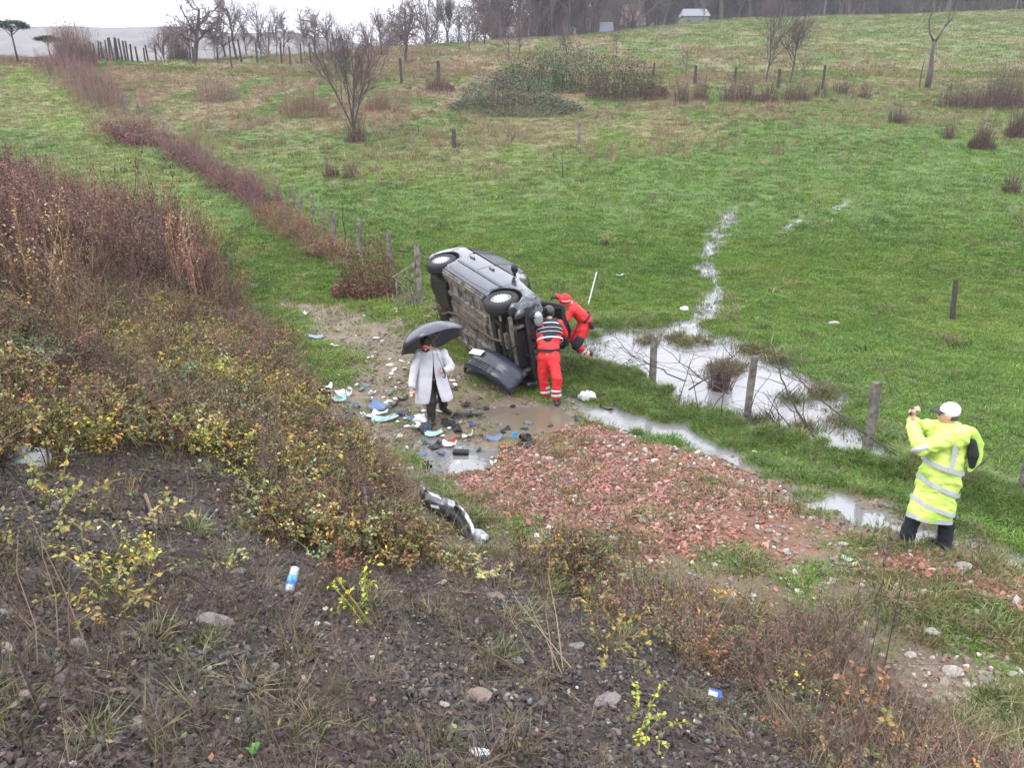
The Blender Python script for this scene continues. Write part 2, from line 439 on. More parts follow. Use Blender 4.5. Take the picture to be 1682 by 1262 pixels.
col = blend(col, C(.18, .088, .06), RG['red'] * .95); col = blend(col, C(.13, .10, .06), RG['red'] * sstep(.15, .45, n1) * .7)
col = blend(col, C(.045, .031, .023), RG['soil']); col = blend(col, C(.022, .017, .015), RG['soil'] * sstep(0, .5, n2))
col = blend(col, C(.075, .057, .05), RG['soil'] * sstep(.1, .6, fbm(Xf * 2, Yf * 2, 93, 3)))
wet = np.clip(RG['mud'] * .8 + RG['soil'] * .35 + sstep(-.35, .05, RG['water']), 0, 1)
col = blend(col, C(.17, .14, .10), sstep(-.06, .04, RG['water']))
col *= (1 + .12 * fbm(Xf * 9, Yf * 9, 94, 2))[:, None]
nx, ny = len(gx), len(gy)
idx = np.arange(nx * ny).reshape(ny, nx)
F = np.stack([idx[:-1, :-1], idx[:-1, 1:], idx[1:, 1:], idx[1:, :-1]], -1).reshape(-1, 4)
gm = bpy.data.materials.new('field_ground'); gm.use_nodes = True
t = gm.node_tree; b = t.nodes['Principled BSDF']
at1 = t.nodes.new('ShaderNodeAttribute'); at1.attribute_name = 'tint'
at2 = t.nodes.new('ShaderNodeAttribute'); at2.attribute_name = 'wet'
tc = t.nodes.new('ShaderNodeTexCoord')
nz = t.nodes.new('ShaderNodeTexNoise'); nz.inputs['Scale'].default_value = 22; nz.inputs['Detail'].default_value = 8; nz.inputs['Roughness'].default_value = .75
mr = t.nodes.new('ShaderNodeMapRange'); mr.inputs[1].default_value = .3; mr.inputs[2].default_value = .7; mr.inputs[3].default_value = .55; mr.inputs[4].default_value = 1.5
t.links.new(tc.outputs['Object'], nz.inputs['Vector']); t.links.new(nz.outputs['Fac'], mr.inputs[0])
nz2 = t.nodes.new('ShaderNodeTexNoise'); nz2.inputs['Scale'].default_value = 1.7; nz2.inputs['Detail'].default_value = 9; nz2.inputs['Roughness'].default_value = .7
mr2 = t.nodes.new('ShaderNodeMapRange'); mr2.inputs[1].default_value = .3; mr2.inputs[2].default_value = .7; mr2.inputs[3].default_value = .75; mr2.inputs[4].default_value = 1.25
t.links.new(tc.outputs['Object'], nz2.inputs['Vector']); t.links.new(nz2.outputs['Fac'], mr2.inputs[0])
mm = t.nodes.new('ShaderNodeMath'); mm.operation = 'MULTIPLY'; t.links.new(mr.outputs[0], mm.inputs[0]); t.links.new(mr2.outputs[0], mm.inputs[1])
vm = t.nodes.new('ShaderNodeVectorMath'); vm.operation = 'SCALE'
t.links.new(at1.outputs['Vector'], vm.inputs[0]); t.links.new(mm.outputs[0], vm.inputs['Scale']); t.links.new(vm.outputs[0], b.inputs['Base Color'])
rr = t.nodes.new('ShaderNodeMapRange'); rr.inputs[3].default_value = .95; rr.inputs[4].default_value = .38
t.links.new(at2.outputs['Fac'], rr.inputs[0]); t.links.new(rr.outputs[0], b.inputs['Roughness'])
b.inputs['Specular IOR Level'].default_value = .4
bp = t.nodes.new('ShaderNodeBump'); bp.inputs['Strength'].default_value = .7; bp.inputs['Distance'].default_value = .03
t.links.new(nz.outputs['Fac'], bp.inputs['Height']); t.links.new(bp.outputs['Normal'], b.inputs['Normal'])
me = mesh_from('ground', np.stack([Xf, Yf, Zf], 1), F, None, True, [gm])
a = me.attributes.new('tint', 'FLOAT_VECTOR', 'POINT'); a.data.foreach_set('vector', col.astype(np.float32).ravel())
a = me.attributes.new('wet', 'FLOAT', 'POINT'); a.data.foreach_set('value', wet.astype(np.float32))
tag(link('ground', me), kind='structure')

# ------------------------------------------------------------------ standing water
wm = bpy.data.materials.new('muddy_water'); wm.use_nodes = True
t = wm.node_tree; b = t.nodes['Principled BSDF']
b.inputs['Base Color'].default_value = (.18, .178, .175, 1); b.inputs['Roughness'].default_value = .05; b.inputs['IOR'].default_value = 1.54
b.inputs['Specular IOR Level'].default_value = .9
tc = t.nodes.new('ShaderNodeTexCoord'); nz = t.nodes.new('ShaderNodeTexNoise'); nz.inputs['Scale'].default_value = 9; nz.inputs['Detail'].default_value = 4
bp = t.nodes.new('ShaderNodeBump'); bp.inputs['Strength'].default_value = .25; bp.inputs['Distance'].default_value = .01
t.links.new(tc.outputs['Object'], nz.inputs['Vector']); t.links.new(nz.outputs['Fac'], bp.inputs['Height']); t.links.new(bp.outputs['Normal'], b.inputs['Normal'])
am = t.nodes.new('ShaderNodeAttribute'); am.attribute_name = 'murk'; cm = t.nodes.new('ShaderNodeMix'); cm.data_type = 'RGBA'
cm.inputs[6].default_value = (.18, .178, .175, 1); cm.inputs[7].default_value = (.15, .12, .08, 1); t.links.new(am.outputs['Fac'], cm.inputs[0]); t.links.new(cm.outputs[2], b.inputs['Base Color'])
io = t.nodes.new('ShaderNodeMapRange'); io.inputs[3].default_value = 1.54; io.inputs[4].default_value = 1.33; t.links.new(am.outputs['Fac'], io.inputs[0]); t.links.new(io.outputs[0], b.inputs['IOR'])
def water_sheet(name, polys, step=.12, pad=.45, drop=.035, level=False):
    A = np.vstack(polys); x0, y0 = A.min(0) - pad; x1, y1 = A.max(0) + pad
    xs = np.arange(x0, x1, step); ys = np.arange(y0, y1, step)
    X, Y = np.meshgrid(xs, ys); X = X.ravel(); Y = Y.ravel()
    m = np.maximum.reduce([sd(X, Y, p) for p in polys]) > -pad
    Z = (np.minimum(base(X, Y), hill(X, Y)) if level else base(X, Y)) - drop
    i = np.arange(len(X)).reshape(len(ys), len(xs)); mm_ = m.reshape(len(ys), len(xs))
    q = np.stack([i[:-1, :-1], i[:-1, 1:], i[1:, 1:], i[1:, :-1]], -1)
    ok = mm_[:-1, :-1] & mm_[:-1, 1:] & mm_[1:, 1:] & mm_[1:, :-1]
    q = q[ok]; used = np.unique(q); re = -np.ones(len(X), int); re[used] = np.arange(len(used))
    me = mesh_from(name, np.stack([X, Y, Z], 1)[used], re[q], None, True, [wm])
    mk = sstep(-.5, .6, sd(X, Y, R_PUD2) + .5 * fbm(X * 2, Y * 2, 23, 3))[used]; a_ = me.attributes.new('murk', 'FLOAT', 'POINT'); a_.data.foreach_set('value', mk.astype(np.float32))
    return tag(link(name, me), kind='structure')
water_sheet('flood_water', [R_POOL, R_STREAM, R_STREAM2, R_STREAM3])
water_sheet('ditch_water', [R_DITCH, R_PUD2, R_PUD3], drop=.045, level=True)
water_sheet('puddle_water', [R_PUD, R_PUD4])

# ------------------------------------------------------------------ hazy hills beyond the valley
def hills(name, y0, y1, ridge, colr, seed, x0=-900, x1=900):
    xs = np.linspace(x0, x1, 160); vs_ = np.linspace(0, 1, 30)
    X, V_ = np.meshgrid(xs, vs_); Y = y0 + (y1 - y0) * V_
    top = ridge(X) + 6 * fbm(X * .01, X * 0 + seed, seed, 4)
    Z = -26 + (top + 26) * np.sin(np.minimum(V_ * 1.35, 1.0) * math.pi / 2) + 2.5 * fbm(X * .04, Y * .04, seed + 1, 3)
    i = np.arange(X.size).reshape(X.shape); F = np.stack([i[:-1, :-1], i[:-1, 1:], i[1:, 1:], i[1:, :-1]], -1).reshape(-1, 4)
    o = link(name, mesh_from(name, np.stack([X.ravel(), Y.ravel(), Z.ravel()], 1), F, None, True, [mat('wooded_hill', colr, .95, noise=.35, nscale=.06, color2=(.10, .085, .07))]))
    return tag(o, kind='structure')
hills('hills', 420, 820, lambda X: 62 - 26 * sstep(-210, 0, X) - 20 * sstep(200, 500, X), (.075, .07, .06), 5)
hills('wooded_rise', 175, 420, lambda X: -24 + 70 * sstep(-18, 45, X) , (.065, .055, .05), 9, -300, 900)
# air between the camera and the far things
hz = MB(); hz.box((0, 480, 42), (1500, 1300, 190))
hm = bpy.data.materials.new('damp_air'); hm.use_nodes = True; t = hm.node_tree; t.nodes.clear()
pv = t.nodes.new('ShaderNodeVolumePrincipled'); pv.inputs['Color'].default_value = (.88, .89, 1.0, 1); pv.inputs['Density'].default_value = .0005
pv.inputs['Anisotropy'].default_value = 0.0
mo = t.nodes.new('ShaderNodeOutputMaterial'); t.links.new(pv.outputs[0], mo.inputs['Volume'])
tag(hz.obj('haze', hm), kind='stuff')
# ================================================================== ground cover
LEAFY = inst_mat('leafy_cover', .55)
STEMY = inst_mat('dry_stems', .8)
STONY = inst_mat('wet_stones', .5, spec=.5)
def tuft_mesh(name, n, h, spread, wid, bend, seed, m, var=.25, lean=.35):
    r = np.random.default_rng(seed); V = []; F = []; T = []
    for i in range(n):
        a = r.uniform(0, 2 * math.pi); d = spread * math.sqrt(r.uniform()); x, y = d * math.cos(a), d * math.sin(a)
        hh = h * r.uniform(.5, 1.15); la = a + r.normal(0, .6); ln = lean * r.uniform(.2, 1.3)
        dx, dy = math.cos(la) * ln, math.sin(la) * ln; wa = r.uniform(0, math.pi); wx, wy = math.cos(wa) * wid / 2, math.sin(wa) * wid / 2
        b = bend * r.uniform(.3, 1.4)
        p1 = (x + dx * hh * .5, y + dy * hh * .5, hh * .55); p2 = (x + dx * hh * (1 + b), y + dy * hh * (1 + b), hh * (1 - .35 * b))
        k = len(V)
        V += [(x - wx, y - wy, -.02), (x + wx, y + wy, -.02), (p1[0] + wx * .8, p1[1] + wy * .8, p1[2]), (p1[0] - wx * .8, p1[1] - wy * .8, p1[2]), p2]
        F += [(k, k + 1, k + 2, k + 3), (k + 3, k + 2, k + 4)]
        t = np.clip(r.normal(1, var), .4, 1.8) * np.array([r.uniform(.85, 1.2), 1, r.uniform(.8, 1.15)]); T += [t] * 5
    return mesh_from(name, V, F, T, False, [m])
def leaf(V, F, T, c, s, r, tone, droop=0.0):
    a = r.uniform(0, 2 * math.pi); el = r.normal(.1 - droop, .55)
    d = np.array([math.cos(a) * math.cos(el), math.sin(a) * math.cos(el), math.sin(el)])
    w = np.cross(d, [0, 0, 1.0]); w /= np.linalg.norm(w) + 1e-6; w = w * math.cos(r.uniform(-.6, .6)) + np.cross(w, d) * r.uniform(-.4, .4)
    c = np.array(c); k = len(V); f = np.cross(w, d) * .12 * s
    V += [c, c + d * s * .5 + w * s * .32 + f, c + d * s, c + d * s * .5 - w * s * .32 + f]
    F += [(k, k + 1, k + 2), (k, k + 2, k + 3)]; T += [tone] * 4
def spray_mesh(name, n_st, h, spread, nl, ls, seed, m, droop=.1, var=.3, hue=.25, stem=.004, stemtone=(.6, .5, .45)):
    r = np.random.default_rng(seed); V = []; F = []; T = []
    for i in range(n_st):
        a = r.uniform(0, 2 * math.pi); d0 = spread * .3 * r.uniform(); hh = h * r.uniform(.5, 1.2); out = spread * r.uniform(.2, 1)
        pts = []
        for q in np.linspace(0, 1, 5):
            pts.append(np.array([math.cos(a) * (d0 + out * q ** 1.3), math.sin(a) * (d0 + out * q ** 1.3), hh * math.sin(q * 1.9) / math.sin(1.5) if droop > .05 else hh * q]) + r.normal(0, .012, 3) * q)
        for j in range(4):
            p, q = pts[j], pts[j + 1]; w = np.array([-math.sin(a), math.cos(a), 0]) * stem; u = np.array([0, 0, stem])
            k = len(V); V += [p - w, p + w, q + w * .7, q - w * .7]; F += [(k, k + 1, k + 2, k + 3)]; T += [stemtone] * 4
        for j in range(nl):
            q = r.uniform(.15, 1) ** .8 * 4; b = min(int(q), 3); c = pts[b] + (pts[b + 1] - pts[b]) * (q - b)
            tone = np.clip(r.normal(1, var), .35, 2) * np.array([1 + r.normal(0, hue), 1, 1 + r.normal(0, hue)]).clip(.4, 1.8)
            leaf(V, F, T, c + r.normal(0, .012, 3), ls * r.uniform(.5, 1.25), r, tone, droop)
    return mesh_from(name, V, F, T, False, [m])
def stalk_mesh(name, n, h, spread, r0, twigs, seed, m, lean=.12, fluff=0, fls=.02):
    r = np.random.default_rng(seed); mb = MB()
    for i in range(n):
        a = r.uniform(0, 2 * math.pi); d = spread * math.sqrt(r.uniform()); p = np.array([d * math.cos(a), d * math.sin(a), -.03])
        hh = h * r.uniform(.55, 1.15); ln = np.array([r.normal(0, lean), r.normal(0, lean), 1.0]); tone = np.array([1, 1, 1]) * r.uniform(.55, 1.35) * np.array([r.uniform(.9, 1.15), 1, r.uniform(.85, 1.15)])
        pts = [p + ln * hh * q + np.array([r.normal(0, .02), r.normal(0, .02), 0]) * q for q in (0, .4, .75, 1)]
        mb.tube(pts, [r0, r0 * .8, r0 * .5, r0 * .25], 3, tone, caps=False)
        for j in range(twigs):
            q = r.uniform(.3, .97); c = pts[0] + (pts[3] - pts[0]) * q; ta = r.uniform(0, 6.28); L_ = hh * .28 * (1.15 - q) * r.uniform(.5, 1.4)
            e = c + np.array([math.cos(ta) * .55, math.sin(ta) * .55, .85]) * L_
            w = np.array([-math.sin(ta), math.cos(ta), 0]) * r0 * .45
            mb.add([c - w, c + w, e], [(0, 1, 2)], tone)
            for f in range(fluff):
                V = []; F = []; T = []; leaf(V, F, T, c + (e - c) * r.uniform(.3, 1), fls * r.uniform(.6, 1.3), r, tone * 1.1)
                mb.add(V, F, T)
    return mesh_from(name, mb.V, mb.F, mb.T, False, [m])
def stone_mesh(name, seed, flat=.65, sub=1, amp=.25, m=None):
    bm = bmesh.new(); bmesh.ops.create_icosphere(bm, subdivisions=sub, radius=1.0); r = np.random.default_rng(seed)
    n = r.normal(0, 1, (5, 3)); n /= np.linalg.norm(n, axis=1, keepdims=True); cut = r.uniform(.5, .85, 5)
    for v in bm.verts:
        p = np.array(v.co)
        for k in range(5):
            ex = p @ n[k] - cut[k]
            if ex > 0: p = p - n[k] * ex
        p = p * (1 + r.normal(0, amp * .25)); p[2] *= flat
        v.co = p * .5 * np.array([1.15, .85, 1])[[0, 1, 2]]
    me = bpy.data.meshes.new(name); bm.to_mesh(me); bm.free()
    a = me.attributes.new('tone', 'FLOAT_VECTOR', 'POINT'); tt = np.repeat(r.uniform(.9, 1.1, len(me.vertices))[:, None], 3, 1); a.data.foreach_set('vector', tt.astype(np.float32).ravel())
    me.materials.append(m or STONY)
    return me
def place3(x, y, dz=0.0):
    return np.stack([x, y, height(x, y) + dz], 1)
def choose(n, cols, probs, amt=.2):
    cols = np.array(cols, float); k = RNG.choice(len(cols), n, p=np.array(probs) / sum(probs)); return jitter(cols[k], amt)

TUFT = [source('grass_tuft', tuft_mesh('grass_tuft', 24, .055, .14, .010, .7, s, LEAFY, lean=1.1)) for s in (1, 2, 3)]
TUFTL = [source('grass_clump', tuft_mesh('grass_clump', 26, .16, .12, .010, .8, s, LEAFY, lean=.8)) for s in (4, 5)]
STRAW = [source('straw_clump', tuft_mesh('straw_clump', 26, .42, .14, .007, .5, s, STEMY, var=.35, lean=.6)) for s in (6, 7, 8)]

# short grass over meadow and track
def w_green(x, y):
    R = regions(x, y)
    w = (1 - R['soil']) * (1 - .93 * R['mud']) * (1 - .96 * R['red']) * (R['water'] < -.08) * (1 - R['emb']) * (1 - R['gravelside'] * np.where(R['n1'] > -.22, .985, .6)) * (1 - .8 * R['stony'])
    return w
def grass_cols(x, y):
    n = len(x); R = regions(x, y); big = fbm(x * .12, y * .12, 91, 4); m1 = fbm(x * .8, y * .8, 101, 3)
    c = np.repeat(C(.125, .23, .030)[None], n, 0)
    c = blend(c, C(.085, .175, .024), sstep(-.1, .5, m1) * .75)
    c = blend(c, C(.20, .265, .045), sstep(-.1, .4, big + .4 * R['n1']) * .6)
    c = blend(c, C(.17, .25, .045), R['track'] * .8)
    c = blend(c, C(.26, .22, .10), R['track'] * sstep(.1, .6, R['n1']) * .5)
    dr = sstep(32, 50, y + 7 * big - .16 * np.maximum(x, 0)) * (1 - .45 * sstep(0, 30, x))
    c = blend(c, C(.26, .205, .115), dr * sstep(-.45, .25, fbm(x * .6, y * .3, 92, 4) + .35 * R['n1']))
    k = RNG.uniform(0, 1, n) < .06; c[k] = (.26, .21, .12)
    return jitter(c, .16)
x, y = sample(64000, (-17, 20), (5.5, 27), lambda x, y: w_green(x, y) * sstep(28, 20, y), near=1.2)
scatter('meadow_grass', place3(x, y), RNG.uniform(0, 6.28, len(x)), RNG.uniform(.6, 1.25, len(x)), grass_cols(x, y), TUFT,
        'short wet green grass of the meadow and the farm track', 'grass', tilt=.1)
x, y = sample(60000, (-40, 48), (17, 62), lambda x, y: w_green(x, y) * sstep(17, 25, y), near=1.4)
scatter('hillside_grass', place3(x, y), RNG.uniform(0, 6.28, len(x)), np.stack([RNG.uniform(1.0, 2.2, len(x))] * 2 + [RNG.uniform(.9, 1.7, len(x))], 1), grass_cols(x, y), TUFT,
        'rougher grass climbing the hillside behind the meadow', 'grass', tilt=.1)
x, y = sample(30000, (-70, 110), (58, 130), lambda x, y: np.ones_like(x), near=1.0)
scatter('far_grass', place3(x, y), RNG.uniform(0, 6.28, len(x)), np.stack([RNG.uniform(2.5, 5, len(x))] * 2 + [RNG.uniform(1.2, 2.6, len(x))], 1), grass_cols(x, y), TUFT,
        'pale tufty grass near the crest of the hill', 'grass', tilt=.1)
# longer wet grass on the bund and round the water
def w_bund(x, y):
    R = regions(x, y); d = seg_dist(x, y, FENCE_A)
    return np.clip(np.exp(-(d / .7) ** 2) + np.exp(-((R['water'] + .3) / .18) ** 2) * .6 * (R['n1'] > -.1), 0, 1) * (R['water'] < -.04) * (1 - R['red']) * (R['s'] < 0) * (1 - .9 * R['mud']) * sstep(.6, 1.6, x) * (1 - .9 * R['gravelside'])
x, y = sample(9000, (-4, 10), (6, 18), w_bund)
c = choose(len(x), [(.09, .16, .03), (.14, .21, .045), (.06, .11, .022), (.17, .13, .07)], [4, 4, 2, 1.5])
scatter('bank_grass', place3(x, y), RNG.uniform(0, 6.28, len(x)), RNG.uniform(.35, .8, len(x)), c, TUFTL, 'long dark grass on the bank under the wire fence and round the flood', 'grass', tilt=.2)
# darker and browner weeds dotted over the meadow
x, y = sample(1500, (-16, 40), (14, 55), lambda x, y: w_green(x, y) * (fbm(x * .35, y * .35, 111, 3) > .05))
c = choose(len(x), [(.05, .09, .025), (.15, .10, .06), (.20, .17, .09)], [4, 2, 2])
scatter('meadow_weeds', place3(x, y), RNG.uniform(0, 6.28, len(x)), RNG.uniform(.6, 1.7, len(x)), c, TUFTL, 'darker weedy tufts dotted over the green meadow', 'weeds', tilt=.2)

# straw and dead weeds on the upper slope
R_THICK = poly((725, 195), (740, 140), (800, 110), (950, 95), (1090, 120), (1105, 170), (960, 190))
def w_dry(x, y):
    R = regions(x, y); dr = sstep(30, 44, y + 7 * fbm(x * .12, y * .12, 91, 4) - .25 * np.maximum(x, 0))
    return dr * (sd(x, y, R_THICK) < 0) * (fbm(x * .28, y * .28, 113, 3) > .05) * (1 - R['track']) * (1 - .7 * sstep(5, 35, x))
x, y = sample(6500, (-45, 60), (28, 80), w_dry)
c = choose(len(x), [(.27, .19, .12), (.20, .12, .09), (.16, .10, .09), (.24, .21, .12)], [4, 3, 2, 3])
scatter('dry_field_weeds', place3(x, y), RNG.uniform(0, 6.28, len(x)), RNG.uniform(.6, 1.3, len(x)), c, STRAW, 'tan and russet dead weeds across the upper slope', 'dry weeds', tilt=.2)

# ------------------------------------------------------------------ embankment scrub
BR = [source('bramble_spray', spray_mesh('bramble_spray', 8, .30, .34, 14, .040, s, LEAFY, var=.35, hue=.22)) for s in (11, 12, 13, 14)]
BRB = [source('broad_leaf_spray', spray_mesh('broad_leaf_spray', 6, .34, .30, 11, .052, s, LEAFY, var=.3, hue=.18)) for s in (15, 16)]
REED = [source('weed_stalks', stalk_mesh('weed_stalks', 12, 1.15, .22, .0045, 16, s, STEMY, fluff=2, fls=.028)) for s in (21, 22, 23)]
TWIG = [source('twig_tangle', stalk_mesh('twig_tangle', 9, .5, .16, .003, 8, s, STEMY, lean=.65)) for s in (24, 25)]
def scrub_cols(x, y):
    n = len(x); a = fbm(x * .55, y * .55, 121, 3); b_ = fbm(x * 1.4, y * 1.4, 122, 3); d = np.hypot(x, y)
    c = choose(n, [(.15, .085, .035), (.095, .055, .03), (.20, .16, .04), (.13, .14, .035)], [3, 3, 3, 2], .25)
    yel = sstep(-.12, .22, a + .25 * b_ - .02 * np.abs(y - 8.0)) 
    k = RNG.uniform(0, 1, n) < yel * .85; c[k] = choose(k.sum(), [(.42, .35, .04), (.30, .29, .045), (.16, .19, .04), (.44, .28, .04)], [3, 4, 4, 1])
    k = RNG.uniform(0, 1, n) < sstep(.1, .4, -a + .2 * b_) * .35; c[k] = choose(k.sum(), [(.075, .12, .05), (.11, .15, .07)], [1, 1])
    k = RNG.uniform(0, 1, n) < .05; c[k] = choose(k.sum(), [(.28, .10, .05), (.38, .24, .06)], [1, 1])
    return c
def w_scrub(x, y):
    R = regions(x, y); s = R['s'] + .5 * R['n1']
    return (s > .05) * (R['clear'] < 0) * (1 - .985 * R['soil']) * (1 - .85 * sstep(.6, 1.6, x))
x, y = sample(9500, (-22, 2.5), (3, 26), w_scrub, near=1.25)
scatter('bramble_scrub', place3(x, y), RNG.uniform(0, 6.28, len(x)), RNG.uniform(.55, 1.25, len(x)), scrub_cols(x, y), BR, 'tangled brown, olive and yellow brambles covering the roadside embankment', 'scrub', tilt=.25)
x, y = sample(1900, (-12, 1.5), (4, 14), lambda x, y: w_scrub(x, y) * (fbm(x * .7, y * .7, 131, 3) > -.02))
scatter('yellowing_leaves', place3(x, y), RNG.uniform(0, 6.28, len(x)), RNG.uniform(.5, 1.0, len(x)), choose(len(x), [(.34, .31, .10), (.25, .27, .10), (.18, .22, .10), (.36, .25, .07)], [4, 4, 3, .4]), BRB,
        'yellowing broad leaves among the brambles on the embankment', 'leaves', tilt=.25)
x, y = sample(4800, (-20, 3), (3, 24), w_scrub, near=1.2)
scatter('scrub_twigs', place3(x, y), RNG.uniform(0, 6.28, len(x)), RNG.uniform(.6, 1.4, len(x)), choose(len(x), [(.12, .075, .05), (.20, .145, .085), (.06, .042, .035)], [3, 2, 3]), TWIG, 'bare brown twigs and dead stems through the scrub', 'twigs', tilt=.3)
x, y = sample(2600, (-20, 2), (4, 24), lambda x, y: w_scrub(x, y) * (fbm(x * .5, y * .5, 133, 3) > -.05))
scatter('scrub_dry_grass', place3(x, y), RNG.uniform(0, 6.28, len(x)), RNG.uniform(.5, 1.0, len(x)), choose(len(x), [(.26, .21, .11), (.18, .17, .07), (.15, .10, .06)], [3, 3, 2]), STRAW, 'straw coloured dry grass among the embankment scrub', 'dry grass', tilt=.3)
# tall purple-brown weeds at the far end of the embankment
R_REED = poly((-420, 250), (-100, 240), (60, 250), (180, 262), (262, 318), (330, 400), (385, 470), (380, 520), (300, 500), (180, 470), (60, 470), (-420, 480))
def w_reed(x, y): return sstep(-2.2, 1.6, sd(x, y, R_REED) + 1.8 * fbm(x * .6, y * .6, 141, 3)) * sstep(-.45, .35, fbm(x * .9, y * .9, 142, 3)) * (regions(x, y)['s'] > -.3)
x, y = sample(1900, (-30, -2), (6, 30), w_reed)
cc = choose(len(x), [(.135, .075, .062), (.18, .10, .07), (.085, .052, .048), (.25, .16, .09)], [5, 4, 3, 3])
sc_ = RNG.uniform(.3, 1.3, len(x)) * (1 + .45 * fbm(x * 1.1, y * 1.1, 144, 3)) * (.9 + .42 * sstep(-3, -9, x))
scatter('tall_dead_weeds', place3(x, y), RNG.uniform(0, 6.28, len(x)), sc_, cc, REED, 'tall purple-brown dead weeds on the far left of the embankment', 'dead weeds', tilt=.2)
x, y = sample(260, (-16, -1), (7, 22), lambda x, y: w_scrub(x, y))
scatter('scattered_stalks', place3(x, y), RNG.uniform(0, 6.28, len(x)), RNG.uniform(.35, .75, len(x)), choose(len(x), [(.13, .08, .07), (.2, .13, .08)], [1, 1]), REED, 'single dead stalks standing out of the brambles', 'dead weeds', tilt=.15)

# strip of crimson and russet weeds along the old fence
def strip(name, pts, wid, n, cols, probs, src, smin, smax, label, cat='weeds', tilt=.15):
    P = np.array([at(*p) for p in pts]); L_ = np.hypot(*np.diff(P, axis=0).T); k = RNG.choice(len(L_), n, p=L_ / L_.sum()); t_ = RNG.uniform(0, 1, n)
    x = P[k, 0] + (P[k + 1, 0] - P[k, 0]) * t_ + RNG.normal(0, wid, n); y = P[k, 1] + (P[k + 1, 1] - P[k, 1]) * t_ + RNG.normal(0, wid, n)
    return scatter(name, place3(x, y), RNG.uniform(0, 6.28, n), RNG.uniform(smin, smax, n), choose(n, cols, probs), src, label, cat, tilt=tilt)
strip('crimson_weeds', [(285, 248), (340, 282), (400, 315), (440, 340)], .34, 480, [(.22, .07, .075), (.16, .08, .075), (.15, .11, .07), (.12, .12, .06)], [3, 3, 3, 2], BR, .55, 1.1, 'crimson bramble leaves beside the lower fence posts')
strip('crimson_weeds', [(190, 215), (240, 240)], .55, 200, [(.21, .08, .08), (.17, .09, .075), (.15, .11, .08)], [3, 3, 3], BR, .9, 1.6, 'patch of reddish brambles where the fence climbs the hill')
strip('crimson_stalks', [(282, 248), (340, 280), (400, 312), (450, 350)], .4, 110, [(.15, .09, .085), (.19, .10, .085)], [1, 1], REED, .45, .8, 'dead stalks above the crimson brambles')
strip('russet_weeds', [(440, 348), (480, 376), (530, 415), (556, 432)], .30, 300, [(.24, .12, .075), (.19, .12, .075), (.22, .19, .09)], [3, 3, 2], TWIG + BR[:1], .6, 1.3, 'russet weeds at the foot of the fence before the gate')
strip('fence_dry_weeds', [(60, 106), (110, 120), (150, 150), (190, 190), (240, 225), (290, 240)], .85, 900, [(.25, .16, .115), (.20, .14, .11), (.31, .23, .15), (.20, .19, .09)], [4, 3, 3, 2], STRAW, .5, 1.05, 'pinkish brown dry weeds along the fence up the hill')
strip('fence_stalk_weeds', [(100, 110), (150, 150), (200, 190)], .8, 110, [(.17, .11, .10), (.22, .13, .1)], [1, 1], REED, .8, 1.3, 'dead stalks along the fence up the hill')

# ------------------------------------------------------------------ foreground slope: clods, gravel, litter
PEB = [source('pebble', stone_mesh('pebble', s)) for s in range(31, 37)]
def w_soil(x, y): return regions(x, y)['soil'] * (y < 11)
def wedge(x, y): return (np.abs(x) < .68 * (y + .6) + .4)
x, y = sample(52000, (-6.5, 5.5), (1.6, 9), lambda x, y: w_soil(x, y) * wedge(x, y), near=1.6)
c = choose(len(x), [(.048, .035, .030), (.07, .054, .047), (.028, .021, .019), (.13, .105, .095), (.32, .30, .28)], [7, 5, 5, 1.3, .22], .28)
s_ = np.exp(RNG.normal(math.log(.022), .5, len(x))).clip(.009, .07)
P = place3(x, y); P[:, 2] += s_ * .1
scatter('dark_gravel', P, RNG.uniform(0, 6.28, len(x)), s_, c, PEB, 'dark wet gravel and clods on the slope in front', 'gravel', tilt=.6)
x, y = sample(2600, (-6.5, 5.5), (1.6, 9), lambda x, y: np.maximum(w_soil(x, y), .0) * wedge(x, y) * (.3 + (fbm(x * 1.2, y * 1.2, 151, 3) > .1)), near=1.4)
scatter('slope_litter', place3(x, y), RNG.uniform(0, 6.28, len(x)), RNG.uniform(.15, .45, len(x)), choose(len(x), [(.13, .10, .075), (.07, .055, .045), (.24, .19, .12)], [4, 4, 2]), TWIG, 'small dead stems and rootlets lying over the dark soil', 'twigs', tilt=1.0)
x, y = sample(900, (-6, 5), (1.8, 9), lambda x, y: w_soil(x, y) * wedge(x, y) * (fbm(x * 1.4, y * 1.4, 153, 3) > .0), near=1.3)
scatter('slope_green', place3(x, y), RNG.uniform(0, 6.28, len(x)), RNG.uniform(.3, .8, len(x)), choose(len(x), [(.12, .14, .05), (.17, .15, .07), (.09, .07, .045)], [2, 2, 3]), TUFT + TUFTL, 'sparse weeds sprouting in the dark soil', 'weeds', tilt=.3)
def dead_leaf_mesh(seed):
    r = np.random.default_rng(seed); V = []; F = []; T = []
    leaf(V, F, T, (0, 0, 0), 1.0, r, (1, 1, 1)); V = np.array(V); V[:, 2] *= .3; V[:, 2] += .1
    return mesh_from('fallen_leaf', V, F, T, False, [LEAFY])
DL = [source('fallen_leaf', dead_leaf_mesh(s)) for s in range(41, 46)]
x, y = sample(3600, (-7, 6), (1.7, 11), lambda x, y: ((regions(x, y)['s'] > -1.5) * wedge(x, y)).astype(float), near=1.5)
scatter('fallen_leaves', place3(x, y, .02), RNG.uniform(0, 6.28, len(x)), RNG.uniform(.02, .05, len(x)), choose(len(x), [(.13, .085, .05), (.30, .27, .09), (.24, .17, .10), (.22, .22, .12), (.35, .16, .08)], [5, 1, 3, 1.5, .4]), DL, 'fallen leaves scattered over the embankment', 'fallen leaves', tilt=.5)

